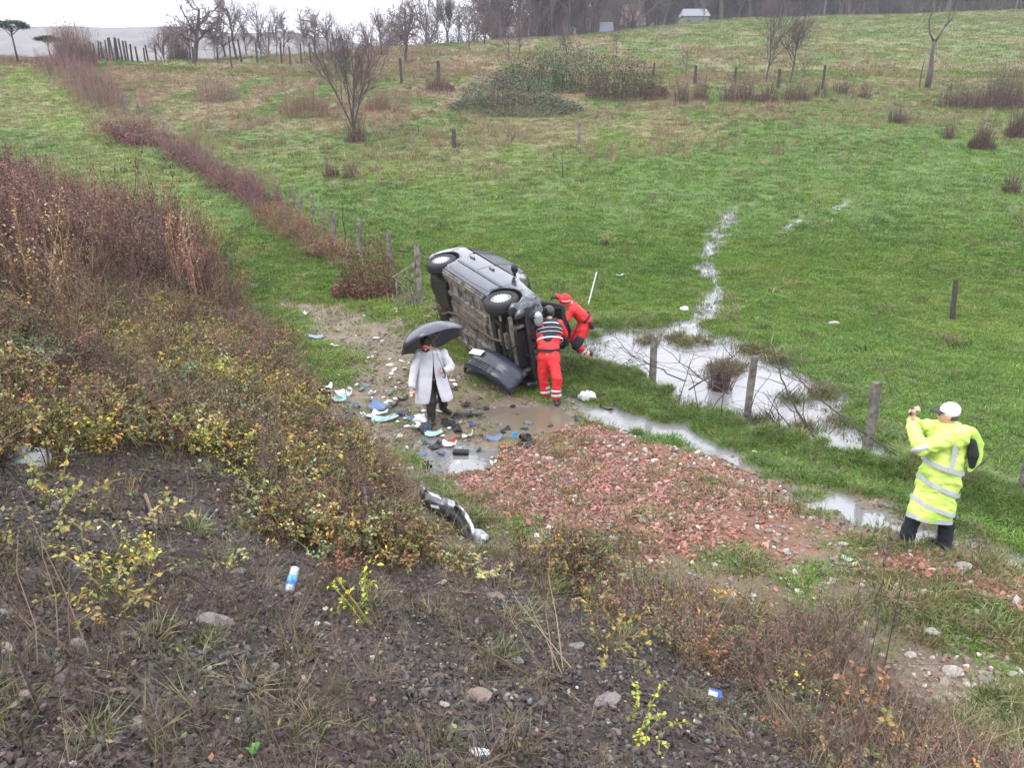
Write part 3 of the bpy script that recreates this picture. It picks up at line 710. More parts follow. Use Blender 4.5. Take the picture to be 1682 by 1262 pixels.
# crushed red tile
x, y = sample(20000, (-2.5, 9), (4.5, 13.5), lambda x, y: np.clip(regions(x, y)['red'] * sstep(-.45, .15, .25 - .09 * (x - 1.2) + fbm(x * 1.1, y * 1.1, 155, 4))  + .05 * regions(x, y)['gravelside'], 0, 1) * (regions(x, y)['water'] < 0))
c = choose(len(x), [(.25, .10, .065), (.29, .135, .09), (.17, .07, .048), (.34, .23, .17), (.12, .085, .055)], [5, 4, 5, .7, 4], .22)
s_ = np.exp(RNG.normal(math.log(.036), .55, len(x))).clip(.012, .12)
scatter('crushed_red_tile', place3(x, y, .008), RNG.uniform(0, 6.28, len(x)), np.stack([s_, s_ * .8, s_ * .6], 1), c, PEB, 'crushed red brick and tile spread over the track', 'rubble', tilt=.5)
# grass tufts through the tile
x, y = sample(1500, (-2, 8), (3.5, 12.5), lambda x, y: np.clip(regions(x, y)['gravelside'] - .85 * regions(x, y)['red'], 0, 1) * (fbm(x * 1.2, y * 1.2, 161, 3) > .12) * (regions(x, y)['water'] < -.1))
scatter('track_side_grass', place3(x, y), RNG.uniform(0, 6.28, len(x)), RNG.uniform(.5, 1.1, len(x)), choose(len(x), [(.10, .15, .04), (.16, .17, .06), (.20, .16, .08)], [3, 3, 3]), TUFT + TUFTL, 'thin grass growing through the rubble and stones', 'grass', tilt=.2)
# pale stones
def w_pale(x, y):
    R = regions(x, y); return np.clip(R['stony'] * .8 + .22 * R['gravelside'] + .3 * sstep(0, .3, sd(x, y, R_PATH)) + .06 * R['mud'] + .10 * R['red'], 0, 1) * (R['water'] < .02) * (1 - R['soil'])
x, y = sample(3000, (-6, 9), (3, 19), w_pale)
s_ = np.exp(RNG.normal(math.log(.045), .45, len(x))).clip(.02, .13)
scatter('pale_stones', place3(x, y, .005), RNG.uniform(0, 6.28, len(x)), s_, choose(len(x), [(.36, .33, .28), (.26, .22, .18), (.20, .155, .13), (.5, .47, .42)], [2, 4, 4, .6]), PEB, 'pale pebbles and small stones along the track edge', 'stones', tilt=.4)
# mud clods
x, y = sample(2200, (-6, 6), (8, 19), lambda x, y: regions(x, y)['mud'] * (fbm(x * 1.5, y * 1.5, 171, 3) > .0))
scatter('mud_clods', place3(x, y), RNG.uniform(0, 6.28, len(x)), RNG.uniform(.02, .10, len(x)), choose(len(x), [(.12, .09, .065), (.17, .135, .10), (.08, .06, .045)], [3, 3, 2]), PEB, 'clods of churned mud round the puddles', 'mud', tilt=.4)
# toe of the slope, lower right: straw, dead stems and weeds
R_STRAW = poly((850, 925), (960, 945), (1080, 985), (1200, 1015), (1320, 1030), (1420, 1060), (1480, 1150), (1580, 1230), (1682, 1300), (1760, 1450), (1500, 1500), (1330, 1262), (1230, 1150), (1120, 1085), (1000, 1010), (900, 960))
def w_straw(x, y): return (sd(x, y, R_STRAW) + .25 * fbm(x * 1.7, y * 1.7, 181, 3) > 0) * 1.0
x, y = sample(600, (-1.5, 8), (1.5, 9), lambda x, y: w_straw(x, y) * sstep(-.3, .2, fbm(x * 1.6, y * 1.6, 183, 3)))
far = sstep(3.0, 6.5, y)
scatter('straw_grass', place3(x, y), RNG.uniform(0, 6.28, len(x)), RNG.uniform(.2, .55, len(x)) * (.8 + .2 * far), choose(len(x), [(.38, .30, .19), (.25, .17, .115), (.25, .25, .11), (.17, .12, .09)], [4, 3, 3.5, 2]), STRAW, 'brown and straw coloured grass at the foot of the slope', 'dry grass', tilt=.75)
x, y = sample(620, (-1.5, 8), (1.5, 8.5), w_straw)
scatter('slope_foot_twigs', place3(x, y), RNG.uniform(0, 6.28, len(x)), RNG.uniform(.4, .85, len(x)), choose(len(x), [(.17, .11, .085), (.26, .19, .14), (.09, .065, .058)], [3, 3, 2]), TWIG, 'dark dead stems tangled at the foot of the slope', 'twigs', tilt=.4)

x, y = sample(420, (-1.5, 7), (1.8, 8), w_straw)
scatter('slope_foot_leaves', place3(x, y), RNG.uniform(0, 6.28, len(x)), RNG.uniform(.35, .8, len(x)), choose(len(x), [(.13, .085, .06), (.17, .16, .07), (.22, .13, .08)], [3, 2, 2]), BR, 'withered leaves among the dead stems at the foot of the slope', 'leaves', tilt=.4)
# grassy islets in the flood
px_ = [(1112, 553), (1120, 560), (1225, 572), (1232, 575), (1285, 592), (1278, 588), (1184, 612), (1200, 606), (1352, 640), (1350, 648), (1375, 690), (1300, 655), (1060, 560), (1250, 690), (1150, 560), (1320, 700), (1210, 600), (1175, 600)]
X_, Y_ = [], []
for a, b_ in px_:
    wx, wy = at(a, b_); X_.append(wx + RNG.normal(0, .13, 26)); Y_.append(wy + RNG.normal(0, .12, 26))
x, y = np.concatenate(X_), np.concatenate(Y_); P = np.stack([x, y, base(x, y) - .03], 1)
scatter('islet_grass', P, RNG.uniform(0, 6.28, len(x)), RNG.uniform(.7, 1.3, len(x)), choose(len(x), [(.15, .13, .06), (.09, .13, .04), (.13, .09, .06)], [3, 3, 2]), TUFT + TUFTL, 'grassy islets and drowned tufts in the flood water', 'grass', tilt=.3)
x, y = sample(1000, (1, 11), (9, 30), lambda x, y: (regions(x, y)['water'] > -.1) * (regions(x, y)['water'] < .35) * (np.maximum(sd(x, y, R_POOL), sd(x, y, R_STREAM)) > -.3))
scatter('shore_grass', np.stack([x, y, base(x, y) - .04], 1), RNG.uniform(0, 6.28, len(x)), RNG.uniform(.5, 1.2, len(x)), choose(len(x), [(.12, .14, .05), (.09, .14, .04)], [2, 3]), TUFT, 'thin grass standing in the shallow edge of the flood', 'grass', tilt=.3)
# ================================================================== trees, bushes, fences
BARK = mat('grey_bark', (.085, .07, .065), .9, noise=.35, nscale=6, bump=.5, bscale=30)
TWIGM = mat('bare_twigs', (.115, .085, .082), .9, noise=.3, nscale=2)
DARKTWIG = mat('dark_twigs', (.05, .04, .036), .85, noise=.4, nscale=8)
POSTM = mat('weathered_post', (.11, .095, .08), .9, noise=.45, nscale=9, bump=.6, bscale=45, color2=(.17, .15, .13))
POSTD = mat('dark_stake', (.055, .045, .042), .9, noise=.4, nscale=9)
WIREM = mat('rusty_wire', (.12, .09, .075), .6, metal=.5)

def pt(px, py, d):
    r = cam_ray(px, py); return Vector((d * r[0], d * r[1], CAMZ + d * r[2]))
def grow(mt, mc, p, d, L_, r0, lvl, R, depth_, spread, upright, kids, wob=.16, crown_from=1, start=.3):
    n = 5 if lvl < 2 else 3; pts = [p]; q = p; dd = d / np.linalg.norm(d)
    for i in range(n):
        dd = dd + R.normal(0, wob, 3) * (1 if lvl else .5); dd[2] += upright * (.12 if lvl else .05); dd /= np.linalg.norm(dd); q = q + dd * L_ / n; pts.append(q)
    rr = np.linspace(r0, r0 * (.45 if lvl < depth_ else .25), n + 1)
    (mt if lvl < crown_from else mc).tube(pts, rr, [7, 5, 3, 3, 3][lvl], caps=False)
    if lvl >= depth_: return
    for i in range(kids[lvl]):
        t_ = start + (1 - start) * (i + R.uniform(0, .9)) / kids[lvl] if lvl == 0 else R.uniform(.15, 1)
        t_ = min(t_, .99); k = int(t_ * n); c = pts[k] + (pts[k + 1] - pts[k]) * (t_ * n - k)
        ax = pts[k + 1] - pts[k]; ax /= np.linalg.norm(ax); a = R.uniform(0, 6.28) + i * 2.4
        u = np.cross(ax, [0.3, .2, 1]); u /= np.linalg.norm(u) + 1e-6; w = np.cross(ax, u); sp = spread * R.uniform(.6, 1.25)
        nd = ax * math.cos(sp) + (u * math.cos(a) + w * math.sin(a)) * math.sin(sp)
        grow(mt, mc, c, nd, L_ * R.uniform(.42, .72) * (1.1 - .35 * t_ if lvl == 0 else 1), rr[k] * .6, lvl + 1, R, depth_, spread, upright, kids, wob, crown_from)
def tree_meshes(seed, kids=(9, 6, 5, 3), spread=.75, upright=.5, trunk_r=.022, start=.3, depth_=4, trunkL=.62, wob=.16, multi=1):
    R = np.random.default_rng(seed); mt, mc = MB(), MB()
    for m in range(multi):
        a = 2 * math.pi * m / multi + R.uniform(0, 1)
        d = np.array([0, 0, 1.0]) if multi == 1 else np.array([math.cos(a) * .42, math.sin(a) * .42, 1.0])
        if multi > 1: p = np.array([0, 0, .12])
        else: p = np.array([0, 0, -.02])
        grow(mt, mc, p, d, trunkL * R.uniform(.85, 1.1), trunk_r * (1 if multi == 1 else .55), 0, R, depth_, spread, upright, kids, wob, 1, start)
    if multi > 1: mt.tube([(0, 0, -.02), (.004, 0, .07), (0, .003, .17)], [trunk_r * 1.15, trunk_r, trunk_r * .9], 7, caps=False)
    H = float(np.percentile([v[2] for v in mc.V], 97))
    mt.V = [(a / H, b / H, c / H) for a, b, c in mt.V]; mc.V = [(a / H, b / H, c / H) for a, b, c in mc.V]
    return mt.mesh('trunk', BARK, True), mc.mesh('crown', TWIGM)
TREES = {
    'apple': tree_meshes(1, kids=(10, 7, 6, 4), spread=1.0, upright=.25, trunk_r=.022, start=.3, trunkL=.5, wob=.22),
    'round': tree_meshes(2, kids=(10, 7, 6, 4), spread=.75, upright=.55, trunk_r=.016, start=.25, trunkL=.6),
    'tall': tree_meshes(3, kids=(15, 6, 5, 3), spread=.72, upright=.6, trunk_r=.012, start=.22, trunkL=.8, wob=.14),
    'fan': tree_meshes(4, kids=(9, 7, 6, 3), spread=.7, upright=.6, trunk_r=.015, start=.35, trunkL=.5),
    'thin': tree_meshes(5, kids=(12, 6, 4, 3), spread=.7, upright=.6, trunk_r=.009, start=.15, trunkL=.8, wob=.12),
    'vase': tree_meshes(6, kids=(8, 6, 6, 3), spread=.6, upright=.5, trunk_r=.022, start=.2, trunkL=.7, multi=5, wob=.15),
    'broom': tree_meshes(8, kids=(10, 8, 6, 3), spread=.6, upright=.7, trunk_r=.018, start=.2, trunkL=.35, multi=4),
}
def tree(kind, px, pyb, pyt, label, group=None, wide=1.0, rz=None, name='bare_tree', cat='tree', back=0.0, maxh=None):
    x, y = at(px, pyb)
    if back: k = 1 + back / math.hypot(x, y); x *= k; y *= k
    if group == G: pyt -= 14
    z = gz(x, y); h = max(.6, height_to((x, y, z), pyt))
    if maxh: h = min(h, maxh)
    rz = RNG.uniform(0, 6.28) if rz is None else rz
    t_ = empty(name, (x, y, z - .05), label, cat, group, rz)
    a, b = TREES[kind]
    o1 = link('trunk', a, t_); o2 = link('crown', b, t_)
    o1.scale = o2.scale = (h * wide, h * wide, h)
    return t_
G = 'bare trees along the crest of the hill'
ORD = ['first', 'second', 'third', 'fourth', 'fifth', 'sixth', 'seventh', 'eighth', 'ninth', 'tenth', 'eleventh', 'twelfth', 'thirteenth', 'fourteenth', 'fifteenth', 'sixteenth', 'seventeenth', 'eighteenth', 'nineteenth', 'twentieth']
tree('apple', 320, 101, 0, 'spreading bare fruit tree on the crest, leftmost of the big trees', G, 1.25, 2.0, back=0)
tree('vase', 582, 232, 22, 'isolated bare multi-stemmed tree standing alone on the slope above the car', None, .74, .6)
tree('apple', 665, 104, 14, 'bare tree with pale trunk on the near side of the crest', G, .85, 1)
tree('broom', 735, 60, 3, 'dense broom-shaped bare tree rising alone on the skyline', G, .9)
tree('fan', 390, 98, -18, 'tall bare tree behind the vineyard stakes, right of the fruit tree', G, .85)
tree('tall', 430, 96, -6, 'upright bare tree on the crest with feathery crown', G, .9)
tree('tall', 455, 94, 4, 'narrow grey bare tree between two others on the crest', G, .8)
tree('tall', 500, 92, 12, 'slim bare tree on the crest just left of the isolated tree', G, .8)
tree('round', 540, 88, 20, 'rounded bare tree on the crest behind the isolated tree', G, .9)
tree('fan', 628, 90, 16, 'leaning bare tree on the crest beside the pale trunked one', G, .8)
tree('thin', 705, 62, 18, 'thin bare tree on the skyline left of the broom-shaped tree', G, 1.1)
tree('fan', 770, 78, 20, 'low forked bare tree on the crest right of the broom-shaped tree', G, .9)
tree('apple', 795, 72, 28, 'small crooked bare tree right of the broom-shaped tree', G, .9)
tree('thin', 836, 100, -22, 'tall spindly tree rising from the left of the bramble thicket', None, 1.2)
tree('tall', 852, 100, -5, 'second spindly tree rising from behind the bramble thicket', None, .8)
tree('round', 932, 90, 40, 'small round bare fruit tree behind the bramble thicket', None, 1.0)
tree('thin', 1012, 98, 38, 'thin leafless sapling behind the brown end of the thicket', None, 1.0)
tree('thin', 1127, 122, 62, 'faint thin sapling in the field right of the thicket', None, 1.1)
tree('tall', 1258, 135, -12, 'tall bare tree with dark straight trunk in the middle field hedge', None, .95, .4)
tree('fan', 1297, 136, 5, 'pale bare tree with spreading limbs beside the dark straight one', None, .8)
tree('thin', 1322, 128, 82, 'little sapling to the right of the paired field trees', None, 1.1)
tree('thin', 905, 44, -25, 'dark tall trunk on the crest in front of the far wood', G, .6)
tree('tall', 1155, 32, -5, 'small dark tree on the upper field edge before the white houses', G, .8)
tree('tall', 1388, 24, -40, 'dark trunk on the top right field edge', G, .7)
tree('tall', 1396, 24, -45, 'second dark trunk on the top right field edge', G, .6)
for i in range(20):
    px = 262 + i * 29 + RNG.uniform(-7, 7); yb = 100 - 30 * (px - 262) / 600
    tree(['fan', 'tall', 'round', 'thin', 'apple'][i % 5], px, yb + 6, yb - RNG.uniform(48, 92), f'hazy bare tree of the back row on the crest, {ORD[i]} from its left end', 'back row of bare trees on the crest', RNG.uniform(.75, 1.1), back=RNG.uniform(4, 12), maxh=9)
# dead tree with two limbs
x, y, z = ground(1523, 144); h = height_to((x, y, z), 30)
t_ = empty('dead_tree', (x, y, z), 'dead two-limbed tree with a broken stub at its foot on the right', 'tree')
mb = MB(); s = h / 1.0
def sc3(pts): return [(a * s, b * s, c * s) for a, b, c in pts]
mb.tube(sc3([(0, 0, -.02), (.01, 0, .25), (0, .02, .5), (-.01, 0, .68)]), [.05 * s, .04 * s, .025 * s, .028 * s], 7)
mb.obj('trunk', BARK, t_, True)
for L_ in ([(0, 0, .66), (-.10, 0, .80), (-.13, .02, .98), (-.10, .0, 1.15), (-.12, 0, 1.4)], [(0, 0, .66), (.08, 0, .82), (.15, 0, .95), (.17, .02, 1.12), (.14, 0, 1.4)], [(.12, 0, .9), (.22, .03, 1.0), (.26, 0, 1.2)]):
    mb = MB(); mb.tube(sc3(L_), [.022 * s] + [.012 * s] * (len(L_) - 2) + [.004 * s], 5); mb.obj('limb', BARK, t_, True)
mb = MB(); mb.tube(sc3([(-.12, 0, -.02), (-.13, 0, .2), (-.11, 0, .42)]), [.014 * s, .012 * s, .006 * s], 5); mb.obj('stub', BARK, t_)

# umbrella pines
def pine(px, pyb, pyt, cw, label, seed, flat=.34):
    x, y, z = ground(px, pyb); h = height_to((x, y, z), pyt); dm = depth((x, y, z)); R = np.random.default_rng(seed)
    t_ = empty('pine_tree', (x, y, z), label, 'pine tree', 'umbrella pines on the crest')
    mb = MB(); mb.tube([(0, 0, -.1), (-.10 * h * .2, 0, h * .4), (-.12 * h * .3, 0, h * .8)], [.03 * h, .02 * h, .014 * h], 6)
    rw = cw / FPX * dm / 2
    for k in range(9):
        a = R.uniform(0, 6.28); mb.tube([(-.03 * h, 0, h * R.uniform(.55, .7)), (rw * .4 * math.cos(a), rw * .4 * math.sin(a), h * .76), (rw * .8 * math.cos(a), rw * .8 * math.sin(a), h * .82)], [.011 * h, .007 * h, .004 * h], 4)
    mb.obj('trunk', mat('pine_bark', (.07, .055, .05), .9), t_, True)
    V, F, T = [], [], []
    hubs = [(R.uniform(-1, 1), R.uniform(-1, 1)) for _ in range(26)]
    for k in range(5200):
        hx, hy = hubs[k % 26]; r_ = math.hypot(hx, hy)
        if r_ > 1: hx, hy = hx / r_ * .9, hy / r_ * .9; r_ = .9
        c = np.array([hx * rw * .85, hy * rw * .85, h * (.80 + .13 * (1 - r_ * r_))]) + R.normal(0, 1, 3) * np.array([.15 * rw, .15 * rw, .032 * h])
        leaf(V, F, T, c, .07 * rw * R.uniform(.6, 1.4), R, np.clip(R.normal(1, .35), .3, 1.9) * np.array([1, 1, 1.0]))
    V, F = V, F
    m = bpy.data.materials.get('pine_needles') or tone_mat('pine_needles', (.04, .075, .035))
    link('crown', mesh_from('pine_crown', V, F, T, False, [m]), t_)
def tone_mat(name, color, rough=.65):
    m = bpy.data.materials.new(name); m.use_nodes = True; t = m.node_tree; b = t.nodes['Principled BSDF']
    b.inputs['Roughness'].default_value = rough; b.inputs['Specular IOR Level'].default_value = .3
    g = t.nodes.new('ShaderNodeAttribute'); g.attribute_name = 'tone'
    mul = t.nodes.new('ShaderNodeVectorMath'); mul.operation = 'MULTIPLY'; mul.inputs[1].default_value = color
    t.links.new(g.outputs['Vector'], mul.inputs[0]); t.links.new(mul.outputs[0], b.inputs['Base Color'])
    return m
pine(30, 102, 28, 56, 'tall umbrella pine with flat dark crown at the far left skyline', 1)
pine(84, 98, 57, 40, 'smaller umbrella pine half hidden behind the reddish bush on the skyline', 2)

# bushes and thickets
def bush(px, pyb, w_px, pyt, label, palette, n_leaf=2500, n_stem=160, leafs=.06, group=None, name='bush', cat='bush', deep=.8, upright=.6, seed=None, lump=3, offs=0.0):
    """an uneven mound of stems and leaves"""
    R = np.random.default_rng(seed if seed is not None else int(px * 7 + pyb)); x, y, z = ground(px, pyb)
    dm = depth((x, y, z)); w = w_px / FPX * dm / 2; dp = w * deep; h = max(.25, height_to((x, y + dp * .3, z), pyt) * 1.45)
    t_ = empty(name, (x, y + dp * .6, gz(x, y + dp * .6)), label, cat, group)
    def zof(a, b_): return gz(x + a, y + dp * .6 + b_) - gz(x, y + dp * .6)
    lumps = [(R.uniform(-.75, .75), R.uniform(-.6, .6), R.uniform(.3, .6), R.uniform(.55, 1.0)) for _ in range(lump * 3)]
    def top(a, b_):
        r2 = a * a + b_ * b_; e = math.sqrt(max(0, 1 - r2)); m_ = .22
        for la, lb, lr, lh in lumps: m_ = max(m_, lh * math.exp(-((a - la) ** 2 + (b_ - lb) ** 2) / (lr * lr)))
        return h * m_ * e ** .6
    mb = MB(); tilt_ = zof(w, 0) - zof(-w, 0); ty = zof(0, dp) - zof(0, -dp)
    def g0(a, b_): return tilt_ * a / 2 + ty * b_ / 2
    for i in range(n_stem):
        a = R.uniform(-.95, .95); b_ = R.uniform(-.95, .95)
        if a * a + b_ * b_ > 1: continue
        hh = top(a, b_) * R.uniform(.45, 1.25); z0 = g0(a, b_); pc = np.array(palette[R.integers(0, len(palette))][0]) * R.uniform(.6, 1.2)
        o = R.normal(0, .42, 2) * (1.3 - upright)
        mb.tube([(a * w, b_ * dp, z0 - .05), (a * w + o[0] * hh * .4, b_ * dp + o[1] * hh * .4, z0 + hh * .5), (a * w + o[0] * hh, b_ * dp + o[1] * hh, z0 + hh)], [.010, .006, .002], 3, tuple(pc), caps=False)
        for q in range(7):
            s0 = R.uniform(.3, .95); c = np.array([a * w + o[0] * hh * s0, b_ * dp + o[1] * hh * s0, z0 + hh * s0]); e = c + R.normal(0, 1, 3) * np.array([.12, .12, .1]) * (hh + .3) + np.array([0, 0, .1])
            mb.add([c, c + np.array([.006, .006, 0]), e], [(0, 1, 2)], tuple(pc))
    mb.obj('stems', bpy.data.materials.get('bush_leaves') or tone_mat('bush_leaves', (1, 1, 1)), t_, tone=True)
    if n_leaf:
        V, F, T = [], [], []; pal = np.array([p[0] for p in palette], float); pr = np.array([p[1] for p in palette], float); pr /= pr.sum()
        for i in range(n_leaf):
            a = R.uniform(-1, 1); b_ = R.uniform(-1, 1)
            if a * a + b_ * b_ > 1: continue
            tt = top(a, b_); s0 = R.uniform(0, 1) ** .45
            bias = .5 + .5 * float(fbm(a * 2.0 + px, b_ * 2.0, 7, 2)); k = R.choice(len(pal), p=pr) if R.uniform() < .5 else min(int(bias * len(pal)), len(pal) - 1)
            leaf(V, F, T, (a * w, b_ * dp, g0(a, b_) + tt * s0 + R.normal(0, .02)), leafs * R.uniform(.5, 1.3), R, pal[k] * np.clip(R.normal(1, .28), .4, 1.8))
        link('leaves', mesh_from('leaves', V, F, T, False, [bpy.data.materials.get('bush_leaves') or tone_mat('bush_leaves', (1, 1, 1))]), t_)
    return t_
tone_mat('bush_stems', (.13, .095, .085))
GRN = [((.06, .10, .05), 3), ((.10, .14, .08), 2), ((.14, .16, .10), 2)]
DGN = [((.025, .045, .025), 3), ((.045, .07, .035), 2), ((.06, .055, .04), 1)]
BRN = [((.10, .06, .05), 3), ((.15, .085, .07), 2), ((.075, .055, .048), 2)]
RBR = [((.16, .07, .055), 3), ((.24, .10, .07), 2), ((.11, .07, .055), 2), ((.2, .17, .08), .6)]
bush(848, 188, 225, 128, 'low grey-green bramble mound on the near side of the hillside thicket', [((.10, .07, .055), 1.4), ((.13, .15, .10), 3), ((.09, .13, .075), 3)], 13000, 300, .11, name='bramble_thicket', cat='bramble', deep=.6, offs=1)
bush(905, 150, 200, 84, 'dark green heap of brambles at the back of the hillside thicket', DGN, 12000, 300, .11, name='bramble_thicket', cat='bramble', deep=.6)
bush(1035, 165, 140, 98, 'brown leafless end of the hillside thicket on its right', BRN + DGN[:1], 8000, 420, .10, name='bramble_thicket', cat='bramble', deep=.7)
bush(598, 490, 115, 408, 'reddish brown bush beside the broken wooden gate', RBR, 5200, 140, .062, deep=.5)
bush(1618, 180, 150, 118, 'large dark bare bush at the right edge of the field', BRN, 2200, 700, .07, deep=.5, upright=.8)
bush(1668, 175, 90, 92, 'tall bare bush against the right edge, behind the large dark one', BRN, 1500, 500, .07, deep=.6, upright=.8)
bush(1618, 246, 46, 203, 'round dark bush standing alone on the right of the meadow', BRN, 900, 420, .05, upright=.9)
bush(1675, 228, 40, 165, 'bare bush cut by the right edge of the photo above the meadow', BRN, 500, 260, .06, upright=.8)
bush(1480, 203, 36, 162, 'loose brown weed bush left of the big dark bush', BRN, 500, 200, .05, upright=.8)
bush(1557, 228, 22, 192, 'thin brown shrub between the weed bush and the round dark bush', BRN, 160, 90, .04, upright=.8)
bush(1665, 318, 30, 276, 'small brown shrub at the right edge halfway down the meadow', BRN, 200, 110, .04, upright=.8)
bush(1218, 168, 66, 118, 'brown bush around the field post left of the paired trees', BRN, 1300, 300, .06, upright=.7)
bush(1262, 168, 40, 132, 'brown undergrowth at the foot of the dark straight tree', BRN, 800, 200, .06, upright=.7)
bush(1310, 166, 52, 124, 'brown undergrowth at the foot of the pale spreading tree', BRN, 900, 220, .06, upright=.7)
bush(1348, 160, 34, 134, 'brown weeds round the field post right of the paired trees', BRN, 400, 140, .05, upright=.7)
bush(1120, 172, 24, 124, 'dark narrow bush just right of the thicket', DGN + BRN, 500, 150, .05, upright=.9)
bush(1152, 165, 30, 130, 'brown bush between the narrow dark bush and the first field post', BRN, 400, 150, .05, upright=.8)
bush(1390, 155, 40, 120, 'straggly brown bush in the field right of the hedge', BRN, 400, 140, .05, upright=.8)
bush(1422, 162, 26, 132, 'small brown bush right of the straggly one', BRN, 300, 100, .05, upright=.8)
bush(582, 235, 40, 190, 'brown undergrowth round the foot of the isolated tree', BRN, 300, 160, .05, upright=.9)
bush(543, 292, 32, 256, 'reddish weed clump in the meadow below the isolated tree', BRN, 220, 90, .045, group='twin weed clumps in the meadow', upright=.8)
bush(574, 294, 26, 262, 'smaller weed clump just right of the reddish one', BRN, 180, 70, .045, group='twin weed clumps in the meadow', upright=.8)
bush(1155, 480, 0.1 + 20, 455, 'tiny brown shrub by the stream', BRN, 60, 40, .03) if False else None
bush(115, 112, 70, 26, 'reddish bare bush rising at the top of the farm track', [((.17, .10, .09), 2), ((.21, .13, .11), 2)], 2600, 900, .09, deep=.8, upright=.8)
bush(165, 92, 60, 70, 'low brown hedge under the skyline stakes', BRN, 1400, 300, .08, upright=.7)
bush(290, 96, 40, 45, 'rusty brown bush under the spreading fruit tree', BRN, 900, 400, .07, upright=.8)
bush(495, 192, 90, 152, 'tan reed clump on the slope left of the isolated tree', [((.25, .17, .11), 2), ((.2, .13, .09), 2)], 1800, 500, .07, upright=.85)
bush(620, 182, 44, 150, 'tan reed clump on the slope right of the isolated tree', [((.25, .17, .11), 2), ((.2, .13, .09), 2)], 900, 260, .07, upright=.85)
bush(722, 150, 50, 116, 'brown bush at the foot of two field posts left of the thicket', BRN, 900, 240, .07, upright=.7)
bush(350, 168, 80, 128, 'pinkish dry weeds on the slope right of the hill fence', [((.24, .15, .12), 2), ((.18, .11, .1), 1)], 1100, 300, .07, upright=.85)
bush(1185, 640, 40, 592, 'dead brown weed clump standing in the flood water by the fence', BRN, 350, 160, .03, name='weed_clump', cat='weed clump', upright=.7)

# ------------------------------------------------------------------ fences
def post_mesh(h, w, seed, m, name='post', square=True, lean=(0, 0)):
    R = np.random.default_rng(seed); mb = MB(); n = 8 if not square else 4; rings = []
    for t_ in np.linspace(0, 1, 7):
        rr = w / 2 * (1.12 - .18 * t_) * (1 if not square else 1.25)
        rings.append([Vector((rr * (1 + R.normal(0, .05)) * math.cos(2 * math.pi * (k + .5) / n) + lean[0] * t_ * h + R.normal(0, .004), rr * math.sin(2 * math.pi * (k + .5) / n) * (1 + R.normal(0, .05)) + lean[1] * t_ * h, -.25 + (h + .25) * t_ + (R.normal(0, .015) if t_ == 1 else 0))) for k in range(n)])
    mb.rings(rings); return mb.mesh(name, m)
def fence(name, label, posts, wdef, m, wires=2, group=None, wire_r=.004, round_=False):
    """posts: (px, top row, base row[, width])"""
    P = []
    for q in posts:
        x, y, z = ground(q[0], q[2]); P.append((x, y, z, max(.4, height_to((x, y, z), q[1])), q[3] if len(q) > 3 else wdef))
    root = empty(name, P[0][:3], label, 'fence', group); R = np.random.default_rng(len(P))
    o0 = Vector(P[0][:3])
    for k, p in enumerate(P):
        o = link('post', post_mesh(p[3], p[4] * .85, k + 3, m, square=not round_, lean=(R.normal(0, .03), R.normal(0, .03))), root); o.location = Vector(p[:3]) - o0
        o.rotation_euler = (0, 0, R.uniform(-.5, .5))
    for wv in range(wires):
        mb = MB()
        for a, b_ in zip(P[:-1], P[1:]):
            fr = .88 - .35 * wv; A = Vector((a[0], a[1], a[2] + a[3] * fr)) - o0; B_ = Vector((b_[0], b_[1], b_[2] + b_[3] * fr)) - o0
            M_ = (A + B_) / 2 - Vector((0, 0, .04 + .03 * R.uniform())); mb.tube([A, (A + M_) / 2 - Vector((0, 0, .015)), M_, (M_ + B_) / 2 - Vector((0, 0, .015)), B_], [wire_r] * 5, 4, caps=False)
            if wire_r <= .004 and (A - B_).length < 4:
                for q in range(10):
                    c = A + (B_ - A) * ((q + .5) / 10) - Vector((0, 0, .04)); mb.add([c - Vector((.012, 0, .012)), c + Vector((.012, 0, .016)), c + Vector((.010, 0, .02))], [(0, 1, 2)])
        mb.obj('wire', WIREM, root)
    return root
fence('wire_fence', 'sagging barbed wire fence on grey posts between the flood and the ditch', [(1071, 553, 636), (1225, 585, 690, .13), (1423, 627, 752, .135), (1676, 685, 826, .14)], .12, POSTM)
fence('wire_fence', 'old wire fence of uneven posts climbing the hill beside the farm track',
      [(641, 378, 440), (590, 362, 424), (550, 345, 408), (535, 340, 385), (515, 322, 356), (495, 322, 358), (484, 305, 340, .09), (458, 301, 330), (270, 198, 219), (246, 182, 203), (227, 167, 190), (208, 152, 188, .26), (195, 144, 170), (182, 134, 160), (169, 126, 146), (157, 117, 137)], .13, POSTM, wires=1, wire_r=.005)
fence('stake_fence', 'close row of dark stakes on the skyline left of the fruit tree', [(145, 72, 92), (151, 68, 92), (157, 70, 92), (163, 66, 94), (168, 68, 92), (175, 65, 92), (181, 62, 92), (186, 60, 92), (191, 61, 92), (195, 62, 93), (201, 63, 94), (206, 66, 94), (210, 67, 93), (216, 72, 93), (226, 76, 93)], .13, POSTD, wires=0)
fence('vineyard_fence', 'wide-spaced thin stakes in front of the bare trees on the crest', [(237, 78, 90), (243, 74, 91), (257, 73, 100), (318, 76, 104), (358, 77, 103), (381, 60, 112, .12), (397, 64, 102), (423, 68, 103), (463, 70, 105), (478, 76, 108), (495, 70, 104), (511, 68, 103), (545, 68, 100), (565, 76, 98)], .13, POSTD, wires=1, wire_r=.012)
fence('field_fence', 'leaning posts crossing the hillside either side of the thicket', [(595, 90, 122), (660, 96, 138, .2), (721, 99, 138, .22), (1073, 103, 124), (1141, 107, 138, .2), (1207, 109, 130), (1278, 113, 145), (1350, 106, 148, .18)], .18, POSTD, wires=0)
